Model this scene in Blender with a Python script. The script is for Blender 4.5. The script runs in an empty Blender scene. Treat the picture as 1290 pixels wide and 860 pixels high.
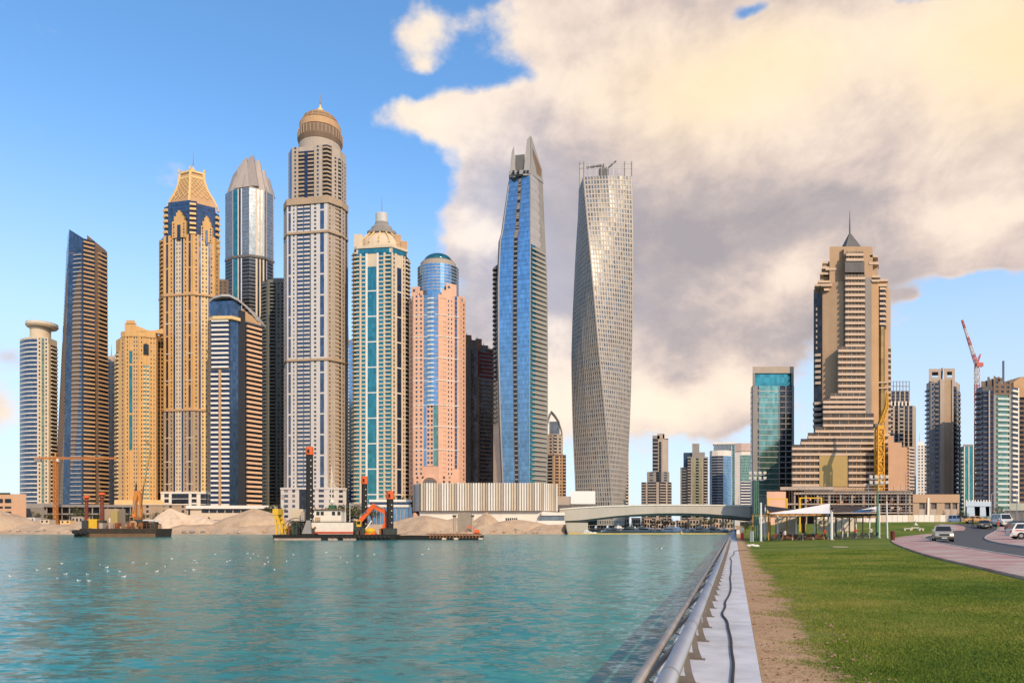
import bpy, math, random
import numpy as np
from mathutils import Vector, Matrix
random.seed(7)
R = math.radians
F = 860.0            # focal length of the photograph in its own pixels
EYE = 2.2            # camera height above the promenade
SC = bpy.context.scene
COL = SC.collection

# ---------------------------------------------------------------- camera
cd = bpy.data.cameras.new('camera')
cam = bpy.data.objects.new('camera', cd)
COL.objects.link(cam)
cam.location = (0, 0, EYE)
cam.rotation_euler = (R(90), 0, 0)
cd.sensor_width = 36.0
cd.lens = 24.0
cd.shift_y = 234.0 / 1290.0
cd.clip_start = 0.1
cd.clip_end = 20000
SC.camera = cam

# ---------------------------------------------------------------- light
SUN_EL, SUN_AZ = 32.0, 154.0       # azimuth clockwise from +Y (the view direction)
sl = bpy.data.lights.new('sun', 'SUN')
sl.energy = 3.6
sl.angle = R(0.6)
sl.color = (1.0, 0.75, 0.48)
so = bpy.data.objects.new('sun', sl)
COL.objects.link(so)
sdir = Vector((math.sin(R(SUN_AZ)) * math.cos(R(SUN_EL)), math.cos(R(SUN_AZ)) * math.cos(R(SUN_EL)), math.sin(R(SUN_EL))))
so.rotation_euler = sdir.to_track_quat('Z', 'Y').to_euler()
so.location = sdir * 500
SC.view_settings.view_transform = 'Standard'
SC.view_settings.look = 'None'
SC.view_settings.exposure = 0.10
SC.view_settings.gamma = 1.0
SC.view_settings.use_curve_mapping = False
SC.cycles.max_bounces = 6
SC.cycles.caustics_reflective = False
SC.cycles.caustics_refractive = False

# ---------------------------------------------------------------- world: sky with clouds
class NT:
    """small node-tree helper"""
    def __init__(s, tree):
        s.t = tree; s.n = tree.nodes; s.l = tree.links
    def node(s, typ, **kw):
        nd = s.n.new(typ)
        for k, v in kw.items():
            setattr(nd, k, v)
        return nd
    def set(s, sock, v):
        if hasattr(v, 'is_output') or isinstance(v, bpy.types.NodeSocket):
            s.l.new(v, sock)
        else:
            sock.default_value = v
    def m(s, op, a, b=0.0, c=0.0, clamp=False):
        nd = s.node('ShaderNodeMath', operation=op, use_clamp=clamp)
        s.set(nd.inputs[0], a)
        s.set(nd.inputs[1], b)
        s.set(nd.inputs[2], c)
        return nd.outputs[0]
    def vm(s, op, a, b=(0, 0, 0)):
        nd = s.node('ShaderNodeVectorMath', operation=op)
        s.set(nd.inputs[0], a)
        s.set(nd.inputs[1], b)
        return nd.outputs[0]
    def noise(s, vec, scale, detail=4.0, rough=0.55, dist=0.0, out=0):
        nd = s.node('ShaderNodeTexNoise')
        if vec is not None:
            s.l.new(vec, nd.inputs['Vector'])
        nd.inputs['Scale'].default_value = scale
        nd.inputs['Detail'].default_value = detail
        nd.inputs['Roughness'].default_value = rough
        nd.inputs['Distortion'].default_value = dist
        return nd.outputs[out]
    def ramp(s, fac, stops, interp='LINEAR'):
        nd = s.node('ShaderNodeValToRGB')
        cr = nd.color_ramp
        cr.interpolation = interp
        while len(cr.elements) < len(stops):
            cr.elements.new(0.5)
        for e, (p, c) in zip(cr.elements, stops):
            e.position = p
            e.color = (c[0], c[1], c[2], 1) if not isinstance(c, (int, float)) else (c, c, c, 1)
        s.set(nd.inputs[0], fac)
        return nd.outputs[0]
    def mix(s, fac, a, b, blend='MIX'):
        nd = s.node('ShaderNodeMix', data_type='RGBA', blend_type=blend)
        s.set(nd.inputs[0], fac)
        s.set(nd.inputs[6], a if not isinstance(a, tuple) else (a[0], a[1], a[2], 1))
        s.set(nd.inputs[7], b if not isinstance(b, tuple) else (b[0], b[1], b[2], 1))
        return nd.outputs[2]
    def smooth(s, x, a, b):
        nd = s.node('ShaderNodeMapRange', interpolation_type='SMOOTHSTEP')
        s.set(nd.inputs['Value'], x)
        nd.inputs['From Min'].default_value = a
        nd.inputs['From Max'].default_value = b
        return nd.outputs[0]
    def sep(s, v):
        nd = s.node('ShaderNodeSeparateXYZ')
        s.l.new(v, nd.inputs[0])
        return nd.outputs
    def comb(s, x, y, z):
        nd = s.node('ShaderNodeCombineXYZ')
        s.set(nd.inputs[0], x); s.set(nd.inputs[1], y); s.set(nd.inputs[2], z)
        return nd.outputs[0]

W = bpy.data.worlds.new('World')
SC.world = W
W.use_nodes = True
W.node_tree.nodes.clear()
w = NT(W.node_tree)
SKY_STR = 0.14
tc = w.node('ShaderNodeTexCoord')
D3 = tc.outputs['Generated']
sky = w.node('ShaderNodeTexSky', sky_type='NISHITA')
sky.sun_disc = False
sky.sun_elevation = R(SUN_EL)
sky.sun_rotation = R(SUN_AZ)
sky.air_density = 1.0
sky.dust_density = 0.6
sky.ozone_density = 1.6
dx, dy, dz = w.sep(D3)
yc = w.m('MAXIMUM', dy, 0.22)
# a slow wobble so that no cloud edge is a clean curve
wob = w.node('ShaderNodeTexNoise')
w.l.new(D3, wob.inputs['Vector'])
wob.inputs['Scale'].default_value = 5.0
wob.inputs['Detail'].default_value = 5.0
wx_, wy_, wz_ = w.sep(w.vm('SUBTRACT', wob.outputs['Color'], (0.5, 0.5, 0.5)))
U = w.m('ADD', w.m('DIVIDE', dx, yc), w.m('MULTIPLY', wx_, 0.22))
V = w.m('ADD', w.m('DIVIDE', dz, yc), w.m('MULTIPLY', wy_, 0.16))
def blob(px, py, rx, ry, wt, tilt=0.0):
    u0, v0 = (px - 645) / F, (664 - py) / F
    du = w.m('SUBTRACT', U, u0)
    dv = w.m('SUBTRACT', V, v0)
    if tilt:
        dv = w.m('SUBTRACT', dv, w.m('MULTIPLY', du, tilt))
    a = w.m('MULTIPLY', du, F / rx)
    b = w.m('MULTIPLY', dv, F / ry)
    q = w.m('ADD', w.m('MULTIPLY', a, a), w.m('MULTIPLY', b, b))
    return w.m('MULTIPLY', w.m('EXPONENT', w.m('MULTIPLY', q, -1.0)), wt)
def total(lst):
    r = blob(*lst[0])
    for x in lst[1:]:
        r = w.m('ADD', r, blob(*x))
    return r
cover = total([
    (1010, 130, 330, 165, 1.15), (840, 70, 150, 120, 0.6), (720, 40, 70, 50, 0.35), (1330, 120, 300, 190, 1.0), (850, 270, 210, 120, 0.9, -0.1),
    (560, 150, 62, 34, 0.62), (665, 165, 70, 34, 0.45), (720, 230, 110, 60, 0.45), (548, 14, 60, 34, 0.50), (560, 62, 26, 20, 0.32), (650, 5, 60, 36, 0.42), (600, 318, 50, 34, 0.48), (670, 300, 90, 120, 0.34), (575, 235, 90, 40, 0.18), (590, 440, 40, 60, 0.2),
    (920, 395, 170, 80, 0.85, 0.10), (760, 470, 200, 70, 0.72), (1190, 265, 170, 50, 0.6, 0.05), (880, 470, 110, 45, 0.45), (690, 420, 70, 80, 0.4),
    (-10, 505, 60, 40, 0.75), (930, 525, 90, 10, 0.25), (620, 520, 90, 60, 0.35), (1170, 425, 30, 12, 0.3), (0, 445, 30, 12, 0.3),
    (1130, -8, 110, 26, -0.62), (925, 10, 30, 20, -0.85), (790, 125, 26, 22, -0.42), (480, 290, 70, 120, -0.35), (1240, 405, 150, 60, -0.55), (1160, 325, 60, 24, 0.62), (1265, 322, 60, 18, 0.75), (1140, 382, 30, 12, 0.6), (1205, 345, 26, 12, 0.5),
    (600, 92, 80, 22, -0.30), (690, 105, 40, 18, -0.18), (500, 100, 50, 26, -0.3), (520, 230, 50, 60, -0.25), (600, 60, 130, 170, -0.16), (1010, 490, 40, 30, -0.2)])
stretch = w.node('ShaderNodeMapping')
w.l.new(D3, stretch.inputs['Vector'])
stretch.inputs['Scale'].default_value = (1.0, 1.0, 1.45)
SV = stretch.outputs['Vector']
n1 = w.noise(SV, 3.6, 8.0, 0.56, 0.25)
n2 = w.noise(SV, 13.0, 8.0, 0.62, 0.15)
n3 = w.noise(SV, 7.0, 5.0, 0.6, 0.6)
# clouds away from the photographed part of the sky (seen only in reflections)
behind = w.smooth(dy, 0.35, -0.1)
sparse = w.m('MULTIPLY', behind, 0.34)
field = w.m('ADD', w.m('ADD', w.m('ADD', cover, w.m('MULTIPLY', w.m('SUBTRACT', n3, 0.5), 0.75)), sparse), w.m('ADD', w.m('MULTIPLY', w.m('SUBTRACT', n1, 0.5), 1.05), w.m('MULTIPLY', w.m('SUBTRACT', n2, 0.5), 0.85)))
mask = w.smooth(field, 0.20, 0.62)
# light on the clouds: glow where the low sun gets through, grey-mauve undersides
glow = total([
    (930, 90, 170, 75, 0.62), (1265, 40, 120, 80, 0.80), (740, 130, 90, 40, 0.28), (560, 150, 110, 70, 0.52), (1190, 175, 150, 60, 0.20),
    (985, 360, 80, 36, 0.55, 0.3), (880, 478, 110, 36, 0.5), (780, 505, 120, 30, 0.5), (1230, 275, 130, 35, 0.42), (600, 315, 60, 30, 0.62), (700, 480, 100, 60, 0.40),
    (700, 30, 110, 60, 0.42), (1080, 60, 110, 70, 0.30), (550, 15, 80, 60, 0.45), (0, 500, 80, 40, 0.5), (1000, 200, 240, 90, 0.12),
    (900, 300, 230, 70, -0.16), (760, 360, 150, 60, -0.08)])
cn1 = w.noise(SV, 6.5, 7.0, 0.6, 0.3)
SVo = w.vm('ADD', SV, (0.035, 0.0, 0.045))
rel = w.m('ADD', w.m('SUBTRACT', w.noise(SV, 7.0, 6.0, 0.6, 0.6), w.noise(SVo, 7.0, 6.0, 0.6, 0.6)), w.m('MULTIPLY', w.m('SUBTRACT', n2, w.noise(w.vm('ADD', SV, (0.015, 0.0, 0.02)), 13.0, 8.0, 0.62, 0.15)), 0.7))
edge = w.m('MULTIPLY', w.smooth(field, 0.75, 0.3), 0.18)
lum = w.m('ADD', w.m('ADD', w.m('ADD', glow, edge), w.m('MULTIPLY', rel, 0.62)), w.m('ADD', w.m('MULTIPLY', w.m('SUBTRACT', cn1, 0.5), 0.65), w.m('MULTIPLY', w.m('SUBTRACT', n2, 0.5), 0.25)))
ccol = w.ramp(w.m('ADD', lum, 0.25), [(0.0, (0.43, 0.39, 0.41)), (0.25, (0.56, 0.485, 0.475)), (0.44, (0.75, 0.62, 0.56)), (0.70, (0.97, 0.81, 0.68)), (1.0, (1.06, 0.92, 0.74))])
glowy = w.m('MINIMUM', total([(930, 95, 150, 70, 0.75), (1270, 50, 130, 95, 0.95)]), 1.0)
ccol = w.mix(w.m('MULTIPLY', glowy, 0.65), ccol, (1.0, 0.76, 0.40))
cool = w.m('MINIMUM', total([(660, 330, 110, 170, 0.8), (560, 260, 80, 60, 0.3)]), 0.75)
ccol = w.mix(cool, ccol, w.mix(w.smooth(lum, 0.0, 0.6), (0.50, 0.52, 0.64), (0.98, 0.90, 0.86)))
# tune the clear sky: deeper blue overhead, pale at the horizon
hor = w.smooth(dz, 0.0, 0.52)
tint = w.ramp(hor, [(0.0, (1.02, 1.10, 1.42)), (0.22, (1.10, 1.22, 1.42)), (0.5, (1.22, 1.46, 1.60)), (1.0, (1.05, 1.52, 1.78))])
skyc = w.mix(1.0, sky.outputs[0], tint, 'MULTIPLY')
hz_ = w.m('MULTIPLY', w.smooth(dz, 0.52, 0.0), 0.74)
skyc = w.mix(hz_, skyc, (0.70 / SKY_STR, 0.82 / SKY_STR, 0.93 / SKY_STR))
CS = 0.95 / SKY_STR
cl = w.vm('MULTIPLY', ccol, (CS, CS, CS))
final = w.mix(mask, skyc, cl)
bg = w.node('ShaderNodeBackground')
bg.inputs['Strength'].default_value = SKY_STR
w.l.new(final, bg.inputs['Color'])
wo = w.node('ShaderNodeOutputWorld')
w.l.new(bg.outputs[0], wo.inputs['Surface'])
W.cycles.sampling_method = 'MANUAL'
W.cycles.sample_map_resolution = 512

# ---------------------------------------------------------------- materials
MATS = {}
def newmat(name):
    m = bpy.data.materials.new(name)
    m.use_nodes = True
    m.node_tree.nodes.clear()
    t = NT(m.node_tree)
    out = t.node('ShaderNodeOutputMaterial')
    p = t.node('ShaderNodeBsdfPrincipled')
    t.l.new(p.outputs[0], out.inputs['Surface'])
    return m, t, p
def c4(c):
    return (c[0], c[1], c[2], 1.0)
def mul(c, f):
    return (c[0] * f, c[1] * f, c[2] * f)
def plain(name, c, rough=0.7, var=0.18, scale=0.3, metal=0.0, streak=True, spec=0.3):
    """stone, render, paint, metal: colour broken by noise and by rain streaks"""
    key = ('plain', name)
    if key in MATS: return MATS[key]
    m, t, p = newmat(name)
    co = t.node('ShaderNodeTexCoord').outputs['Object']
    n = t.noise(co, scale, 6.0, 0.6)
    mp = t.node('ShaderNodeMapping')
    t.l.new(co, mp.inputs['Vector'])
    mp.inputs['Scale'].default_value = (1, 1, 0.08)
    st = t.noise(mp.outputs[0], scale * 3.0, 4.0, 0.6)
    isl = t.node('ShaderNodeNewGeometry').outputs['Random Per Island']
    k = t.m('ADD', t.m('MULTIPLY', n, 0.6 if streak else 1.0), t.m('MULTIPLY', st, 0.4 if streak else 0.0))
    k = t.m('ADD', t.m('MULTIPLY', k, 0.9), t.m('MULTIPLY', isl, 0.1))
    col = t.ramp(k, [(0.3, mul(c, 1 - var)), (0.7, tuple(min(1, x * (1 + var * 0.7)) for x in c))])
    t.l.new(col, p.inputs['Base Color'])
    p.inputs['Roughness'].default_value = rough
    p.inputs['Metallic'].default_value = metal
    p.inputs['Specular IOR Level'].default_value = spec
    MATS[key] = m
    return m
def glass(name, c, metal=0.75, rough=0.10, cell=(1.7, 1.7, 3.6), var=0.35, line=0.0, tilt=0.02):
    """tinted facade glass: every pane has its own tint and sits at its own slight angle"""
    key = ('glass', name)
    if key in MATS: return MATS[key]
    m, t, p = newmat(name)
    co = t.node('ShaderNodeTexCoord').outputs['Object']
    q = t.vm('DIVIDE', co, cell)
    f = t.vm('FLOOR', q)
    wn = t.node('ShaderNodeTexWhiteNoise', noise_dimensions='3D')
    t.l.new(f, wn.inputs['Vector'])
    big = t.noise(co, 0.02, 3.0, 0.5)
    isl = t.node('ShaderNodeNewGeometry').outputs['Random Per Island']
    k = t.m('ADD', t.m('MULTIPLY', wn.outputs['Value'], 0.55), t.m('ADD', t.m('MULTIPLY', isl, 0.2), t.m('MULTIPLY', big, 0.25)))
    col = t.ramp(k, [(0.15, mul(c, 1 - var)), (0.6, c), (0.95, tuple(min(1, x * (1 + var)) for x in c))])
    t.l.new(col, p.inputs['Base Color'])
    p.inputs['Metallic'].default_value = metal
    p.inputs['Roughness'].default_value = rough
    p.inputs['IOR'].default_value = 1.6
    g = t.node('ShaderNodeNewGeometry')
    off = t.vm('SCALE', t.vm('SUBTRACT', wn.outputs['Color'], (0.5, 0.5, 0.5)))
    off.node.inputs['Scale'].default_value = tilt
    wav = t.vm('SCALE', t.vm('SUBTRACT', t.noise(co, 0.12, 2.0, 0.5, 0, 1), (0.5, 0.5, 0.5)))
    wav.node.inputs['Scale'].default_value = tilt * 2.2
    nn = t.vm('NORMALIZE', t.vm('ADD', t.vm('ADD', g.outputs['Normal'], off), wav))
    t.l.new(nn, p.inputs['Normal'])
    MATS[key] = m
    return m
def pane(name, c=(0.05, 0.07, 0.10), lit=(0.30, 0.28, 0.24), frac=0.16, metal=0.35, rough=0.12):
    """single windows: mostly dark, some with pale blinds, told apart per pane"""
    key = ('pane', name)
    if key in MATS: return MATS[key]
    m, t, p = newmat(name)
    isl = t.node('ShaderNodeNewGeometry').outputs['Random Per Island']
    rnd = t.node('ShaderNodeObjectInfo').outputs['Random']
    co = t.node('ShaderNodeTexCoord').outputs['Object']
    k = t.m('FRACT', t.m('ADD', t.m('MULTIPLY', isl, 3.7), t.m('MULTIPLY', rnd, 7.3)))
    col = t.ramp(k, [(0.0, mul(c, 0.6)), (1 - frac - 0.02, mul(c, 1.5)), (1 - frac, lit), (1.0, mul(lit, 0.6))])
    t.l.new(col, p.inputs['Base Color'])
    p.inputs['Metallic'].default_value = metal
    p.inputs['Roughness'].default_value = rough
    MATS[key] = m
    return m

# ---------------------------------------------------------------- mesh builder
class MB:
    def __init__(s):
        s.v = []; s.f = []
    def hexa(s, b, t):
        n = len(s.v)
        s.v += [tuple(p) for p in b] + [tuple(p) for p in t]
        s.f += [(n + 3, n + 2, n + 1, n), (n + 4, n + 5, n + 6, n + 7), (n, n + 1, n + 5, n + 4), (n + 1, n + 2, n + 6, n + 5), (n + 2, n + 3, n + 7, n + 6), (n + 3, n, n + 4, n + 7)]
        return s
    def box(s, x0, x1, y0, y1, z0, z1):
        return s.hexa([(x0, y0, z0), (x1, y0, z0), (x1, y1, z0), (x0, y1, z0)], [(x0, y0, z1), (x1, y0, z1), (x1, y1, z1), (x0, y1, z1)])
    def cbox(s, cx, cy, z0, wx, wy, h, a=0.0):
        ca, sa = math.cos(a), math.sin(a)
        q = [(cx + x * ca - y * sa, cy + x * sa + y * ca) for x, y in ((-wx / 2, -wy / 2), (wx / 2, -wy / 2), (wx / 2, wy / 2), (-wx / 2, wy / 2))]
        return s.hexa([(x, y, z0) for x, y in q], [(x, y, z0 + h) for x, y in q])
    def prism(s, pts, z0, z1, top=None):
        n = len(s.v); k = len(pts)
        top = top or pts
        zz = z1 if isinstance(z1, (list, tuple)) else [z1] * k
        s.v += [(p[0], p[1], z0) for p in pts] + [(p[0], p[1], z) for p, z in zip(top, zz)]
        s.f.append(tuple(range(n + k - 1, n - 1, -1)))
        s.f.append(tuple(range(n + k, n + 2 * k)))
        for i in range(k):
            j = (i + 1) % k
            s.f.append((n + i, n + j, n + k + j, n + k + i))
        return s
    def slab(s, pts, d):
        """closed outline of 3-D points extruded by vector d"""
        n = len(s.v); k = len(pts)
        s.v += [tuple(p) for p in pts] + [(p[0] + d[0], p[1] + d[1], p[2] + d[2]) for p in pts]
        s.f.append(tuple(range(n, n + k)))
        s.f.append(tuple(range(n + 2 * k - 1, n + k - 1, -1)))
        for i in range(k):
            j = (i + 1) % k
            s.f.append((n + j, n + i, n + k + i, n + k + j))
        return s
    def beam(s, p, q, a, b=None):
        b = b or a
        p, q = Vector(p), Vector(q)
        d = (q - p).normalized()
        up = Vector((0, 0, 1)) if abs(d.z) < 0.95 else Vector((0, 1, 0))
        x = d.cross(up).normalized() * (a / 2)
        y = x.normalized().cross(d).normalized() * (b / 2)
        return s.hexa([p - x - y, p + x - y, p + x + y, p - x + y], [q - x - y, q + x - y, q + x + y, q - x + y])
    def rod(s, p, q, r0, r1=None, n=8):
        r1 = r0 if r1 is None else r1
        p, q = Vector(p), Vector(q)
        d = (q - p).normalized()
        up = Vector((0, 0, 1)) if abs(d.z) < 0.95 else Vector((0, 1, 0))
        x = d.cross(up).normalized(); y = x.cross(d)
        m = len(s.v)
        for c, r in ((p, r0), (q, r1)):
            for i in range(n):
                a = 2 * math.pi * i / n
                s.v.append(tuple(c + x * (r * math.cos(a)) + y * (r * math.sin(a))))
        for i in range(n):
            j = (i + 1) % n
            s.f.append((m + i, m + j, m + n + j, m + n + i))
        s.f.append(tuple(range(m + n - 1, m - 1, -1)))
        s.f.append(tuple(range(m + n, m + 2 * n)))
        return s
    def tube(s, path, r, n=8):
        path = [Vector(p) for p in path]
        m = len(s.v); L = len(path)
        for i, c in enumerate(path):
            d = (path[min(i + 1, L - 1)] - path[max(i - 1, 0)]).normalized()
            up = Vector((0, 0, 1)) if abs(d.z) < 0.95 else Vector((0, 1, 0))
            x = d.cross(up).normalized(); y = x.cross(d)
            rr = r[i] if isinstance(r, (list, tuple)) else r
            for k in range(n):
                a = 2 * math.pi * k / n
                s.v.append(tuple(c + x * (rr * math.cos(a)) + y * (rr * math.sin(a))))
        for i in range(L - 1):
            for k in range(n):
                j = (k + 1) % n
                s.f.append((m + i * n + k, m + i * n + j, m + (i + 1) * n + j, m + (i + 1) * n + k))
        s.f.append(tuple(range(m + n - 1, m - 1, -1)))
        s.f.append(tuple(range(m + (L - 1) * n, m + L * n)))
        return s
    def lathe(s, prof, n=24, cx=0, cy=0, sy=1.0, a0=0.0):
        m = len(s.v); L = len(prof)
        for r, z in prof:
            for k in range(n):
                a = 2 * math.pi * k / n + a0
                s.v.append((cx + r * math.cos(a), cy + r * math.sin(a) * sy, z))
        for i in range(L - 1):
            for k in range(n):
                j = (k + 1) % n
                s.f.append((m + i * n + k, m + i * n + j, m + (i + 1) * n + j, m + (i + 1) * n + k))
        s.f.append(tuple(range(m + n - 1, m - 1, -1)))
        s.f.append(tuple(range(m + (L - 1) * n, m + L * n)))
        return s
    def ball(s, c, rx, ry, rz, n=8, m=6):
        k0 = len(s.v)
        for i in range(1, m):
            a = math.pi * i / m
            for k in range(n):
                b = 2 * math.pi * k / n
                s.v.append((c[0] + rx * math.sin(a) * math.cos(b), c[1] + ry * math.sin(a) * math.sin(b), c[2] - rz * math.cos(a)))
        for i in range(m - 2):
            for k in range(n):
                j = (k + 1) % n
                s.f.append((k0 + i * n + k, k0 + i * n + j, k0 + (i + 1) * n + j, k0 + (i + 1) * n + k))
        s.v += [(c[0], c[1], c[2] - rz), (c[0], c[1], c[2] + rz)]
        a, b = len(s.v) - 2, len(s.v) - 1
        for k in range(n):
            j = (k + 1) % n
            s.f.append((a, k0 + j, k0 + k))
            s.f.append((b, k0 + (m - 2) * n + k, k0 + (m - 2) * n + j))
        return s
    def lattice(s, p, q, w0, w1, n, t):
        """square lattice mast or jib between p and q"""
        p, q = Vector(p), Vector(q)
        d = (q - p).normalized()
        up = Vector((0, 0, 1)) if abs(d.z) < 0.95 else Vector((0, 1, 0))
        x = d.cross(up).normalized(); y = x.cross(d)
        def corner(i, k):
            f = i / n
            ww = (w0 + (w1 - w0) * f) / 2
            sx, sy = ((-1, -1), (1, -1), (1, 1), (-1, 1))[k % 4]
            return p + (q - p) * f + x * (sx * ww) + y * (sy * ww)
        for k in range(4):
            s.beam(corner(0, k), corner(n, k), t)
        for i in range(n):
            for k in range(4):
                s.beam(corner(i, k), corner(i, k + 1), t * 0.7)
                if i % 2: s.beam(corner(i, k), corner(i + 1, k + 1), t * 0.7)
                else: s.beam(corner(i + 1, k), corner(i, k + 1), t * 0.7)
        return s
    def obj(s, name, mat, parent=None, label=None, kind=None, smooth=False):
        me = bpy.data.meshes.new(name)
        me.from_pydata(s.v, [], s.f)
        me.materials.append(mat)
        if smooth:
            me.polygons.foreach_set('use_smooth', [True] * len(me.polygons))
        me.update()
        o = bpy.data.objects.new(name, me)
        COL.objects.link(o)
        if parent is not None: o.parent = parent
        if label: o['label'] = label
        if kind: o['kind'] = kind
        return o

def thing(name, label, cat, loc=(0, 0, 0), rz=0.0, group=None):
    o = bpy.data.objects.new(name, None)
    COL.objects.link(o)
    o.empty_display_size = 0.5
    o.location = loc
    o.rotation_euler = (0, 0, rz)
    o['label'] = label
    o['category'] = cat
    if group: o['group'] = group
    return o
def tag(o, label, cat, group=None):
    o['label'] = label; o['category'] = cat
    if group: o['group'] = group
    return o
def recentre(o):
    """move a one-mesh thing's origin to the middle of its base"""
    me = o.data
    n = len(me.vertices)
    a = np.empty(n * 3, 'f'); me.vertices.foreach_get('co', a); a = a.reshape(-1, 3)
    c = np.array([(a[:, 0].min() + a[:, 0].max()) / 2, (a[:, 1].min() + a[:, 1].max()) / 2, a[:, 2].min()])
    me.vertices.foreach_set('co', (a - c).ravel().astype('f'))
    o.location = Vector(o.location) + Vector([float(x) for x in c])
    return o
def dup(root, loc, rz=None, label=None, scale=None):
    r = root.copy(); COL.objects.link(r)
    r.location = loc
    if rz is not None: r.rotation_euler = (0, 0, rz)
    if label: r['label'] = label
    if scale: r.scale = scale if isinstance(scale, tuple) else (scale,) * 3
    for ch in list(root.children):
        c = ch.copy(); COL.objects.link(c); c.parent = r
        for g in list(ch.children):
            d = g.copy(); COL.objects.link(d); d.parent = c
    return r

# ---------------------------------------------------------------- where things stand
TH = math.atan(280.0 / 860.0)          # the promenade runs this far right of the view
CT, ST = math.cos(TH), math.sin(TH)
def prom(s, lat, z=0.0):
    """point s metres along the promenade, lat metres to its right"""
    return (s * ST + lat * CT, s * CT - lat * ST, z)
def latof(x, y): return x * CT - y * ST
def smst(t):
    t = max(0.0, min(1.0, t)); return t * t * (3 - 2 * t)
def gz(x, y):
    """height of the right-hand land"""
    lat = latof(x, y)
    z = 0.028 * max(0.0, min(lat - 1.5, 60.0)) + 2.6 * smst((y - 108) / 45.0)
    return min(z, 3.4)
def wx(px, D): return (px - 645.0) * D / F
def wz(py, D): return EYE + (664.0 - py) * D / F
def onland(px, py, lo=4.0, hi=400.0):
    """where the sight line meets the right-hand land"""
    D = lo
    while D < hi:
        if wz(py, D) <= gz(wx(px, D), D): break
        D *= 1.004
    x = wx(px, D)
    return (x, D, gz(x, D))
def at(px, D):
    x = wx(px, D)
    return (x, D, gz(x, D))
# ================================================================ the setting
def structure(o):
    o['kind'] = 'structure'; return o

# ---- water
def water_mat():
    m, t, p = newmat('sea')
    co = t.node('ShaderNodeTexCoord').outputs['Object']
    x, y, z = t.sep(co)
    far = t.m('MULTIPLY', t.smooth(y, 10.0, 380.0), 1.0)
    big = t.noise(co, 0.012, 4.0, 0.6)
    deep = t.noise(co, 0.08, 3.0, 0.6)
    col = t.ramp(t.m('ADD', t.m('MULTIPLY', big, 0.7), t.m('MULTIPLY', deep, 0.3)), [(0.3, (0.021, 0.172, 0.192)), (0.5, (0.032, 0.245, 0.240)), (0.72, (0.052, 0.315, 0.286))])
    t.l.new(col, p.inputs['Base Color'])
    p.inputs['Roughness'].default_value = 0.16
    p.inputs['IOR'].default_value = 1.30
    p.inputs['Specular IOR Level'].default_value = 0.19
    # wind ripples: long across the wind, broken by finer ones
    mp = t.node('ShaderNodeMapping')
    t.l.new(co, mp.inputs['Vector'])
    mp.inputs['Scale'].default_value = (0.55, 1.0, 1.0)
    mp.inputs['Rotation'].default_value = (0, 0, R(12))
    def slope(vec, scale, detail, amp):
        v = t.vm('SCALE', t.vm('SUBTRACT', t.noise(vec, scale, detail, 0.6, 0.4, 1), (0.5, 0.5, 0.5)))
        v.node.inputs['Scale'].default_value = amp
        return v
    gust = t.smooth(t.noise(co, 0.022, 3.0, 0.55), 0.32, 0.68)
    v = t.vm('ADD', slope(mp.outputs[0], 0.22, 2.0, 0.20), t.vm('ADD', slope(mp.outputs[0], 0.85, 3.0, 0.80), slope(mp.outputs[0], 3.0, 3.0, 0.95)))
    v = t.vm('MULTIPLY', v, (1.0, 1.0, 0.0))
    sc = t.vm('SCALE', v)
    t.l.new(t.m('ADD', t.m('MULTIPLY', gust, 0.4), 0.7), sc.node.inputs['Scale'])
    nn = t.vm('NORMALIZE', t.vm('ADD', sc, (0, 0, 1)))
    t.l.new(nn, p.inputs['Normal'])
    return m
WATER_Z = -1.8
b = MB()
b.v = [(-9000, -400, WATER_Z), (9000, -400, WATER_Z), (9000, 9000, WATER_Z), (-9000, 9000, WATER_Z)]
b.f = [(0, 1, 2, 3)]
structure(b.obj('water', water_mat()))

# ---- land of the far bank, out to the horizon
def sand_mat():
    m, t, p = newmat('sand')
    co = t.node('ShaderNodeTexCoord').outputs['Object']
    n = t.noise(co, 0.12, 6.0, 0.65)
    f = t.noise(co, 1.1, 4.0, 0.7)
    col = t.ramp(t.m('ADD', t.m('MULTIPLY', n, 0.6), t.m('MULTIPLY', f, 0.4)), [(0.3, (0.30, 0.20, 0.13)), (0.5, (0.46, 0.33, 0.22)), (0.72, (0.58, 0.44, 0.31))])
    t.l.new(col, p.inputs['Base Color'])
    p.inputs['Roughness'].default_value = 0.95
    bp = t.node('ShaderNodeBump')
    t.l.new(t.m('ADD', t.m('MULTIPLY', n, 1.0), t.m('MULTIPLY', f, 0.3)), bp.inputs['Height'])
    bp.inputs['Distance'].default_value = 0.8
    t.l.new(bp.outputs[0], p.inputs['Normal'])
    return m
SAND = sand_mat()
BANK_Z = 4.0
def shore(x):
    return 402 + 3.5 * math.sin(x * 0.05) + 2.2 * math.sin(x * 0.17 + 1) + 1.2 * math.sin(x * 0.41)
def bank(x, y):
    return float(np.interp(y - shore(x), [-2.5, 0, 2.5, 6, 10, 15], [-3.4, -1.9, -1.0, 0.6, 2.4, BANK_Z]))
b = MB()
xs = [-9000, -2000, -700] + [-640 + i * 4 for i in range(int((640 + 32) / 4) + 1)]
rows = [(-2.5, -3.4, 0), (0, -1.9, 0), (2.5, -1.0, 0.25), (6, 0.6, 0.4), (10, 2.4, 0.5), (15, BANK_Z, 0.25), (60, BANK_Z, 0), (8500, BANK_Z, 0)]
for x in xs:
    s0 = shore(x)
    for (dy_, z_, nz) in rows:
        b.v.append((x, s0 + dy_, z_ + random.uniform(-nz, nz)))
nr = len(rows)
for i in range(len(xs) - 1):
    for j in range(nr - 1):
        b.f.append((i * nr + j, (i + 1) * nr + j, (i + 1) * nr + j + 1, i * nr + j + 1))
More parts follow.
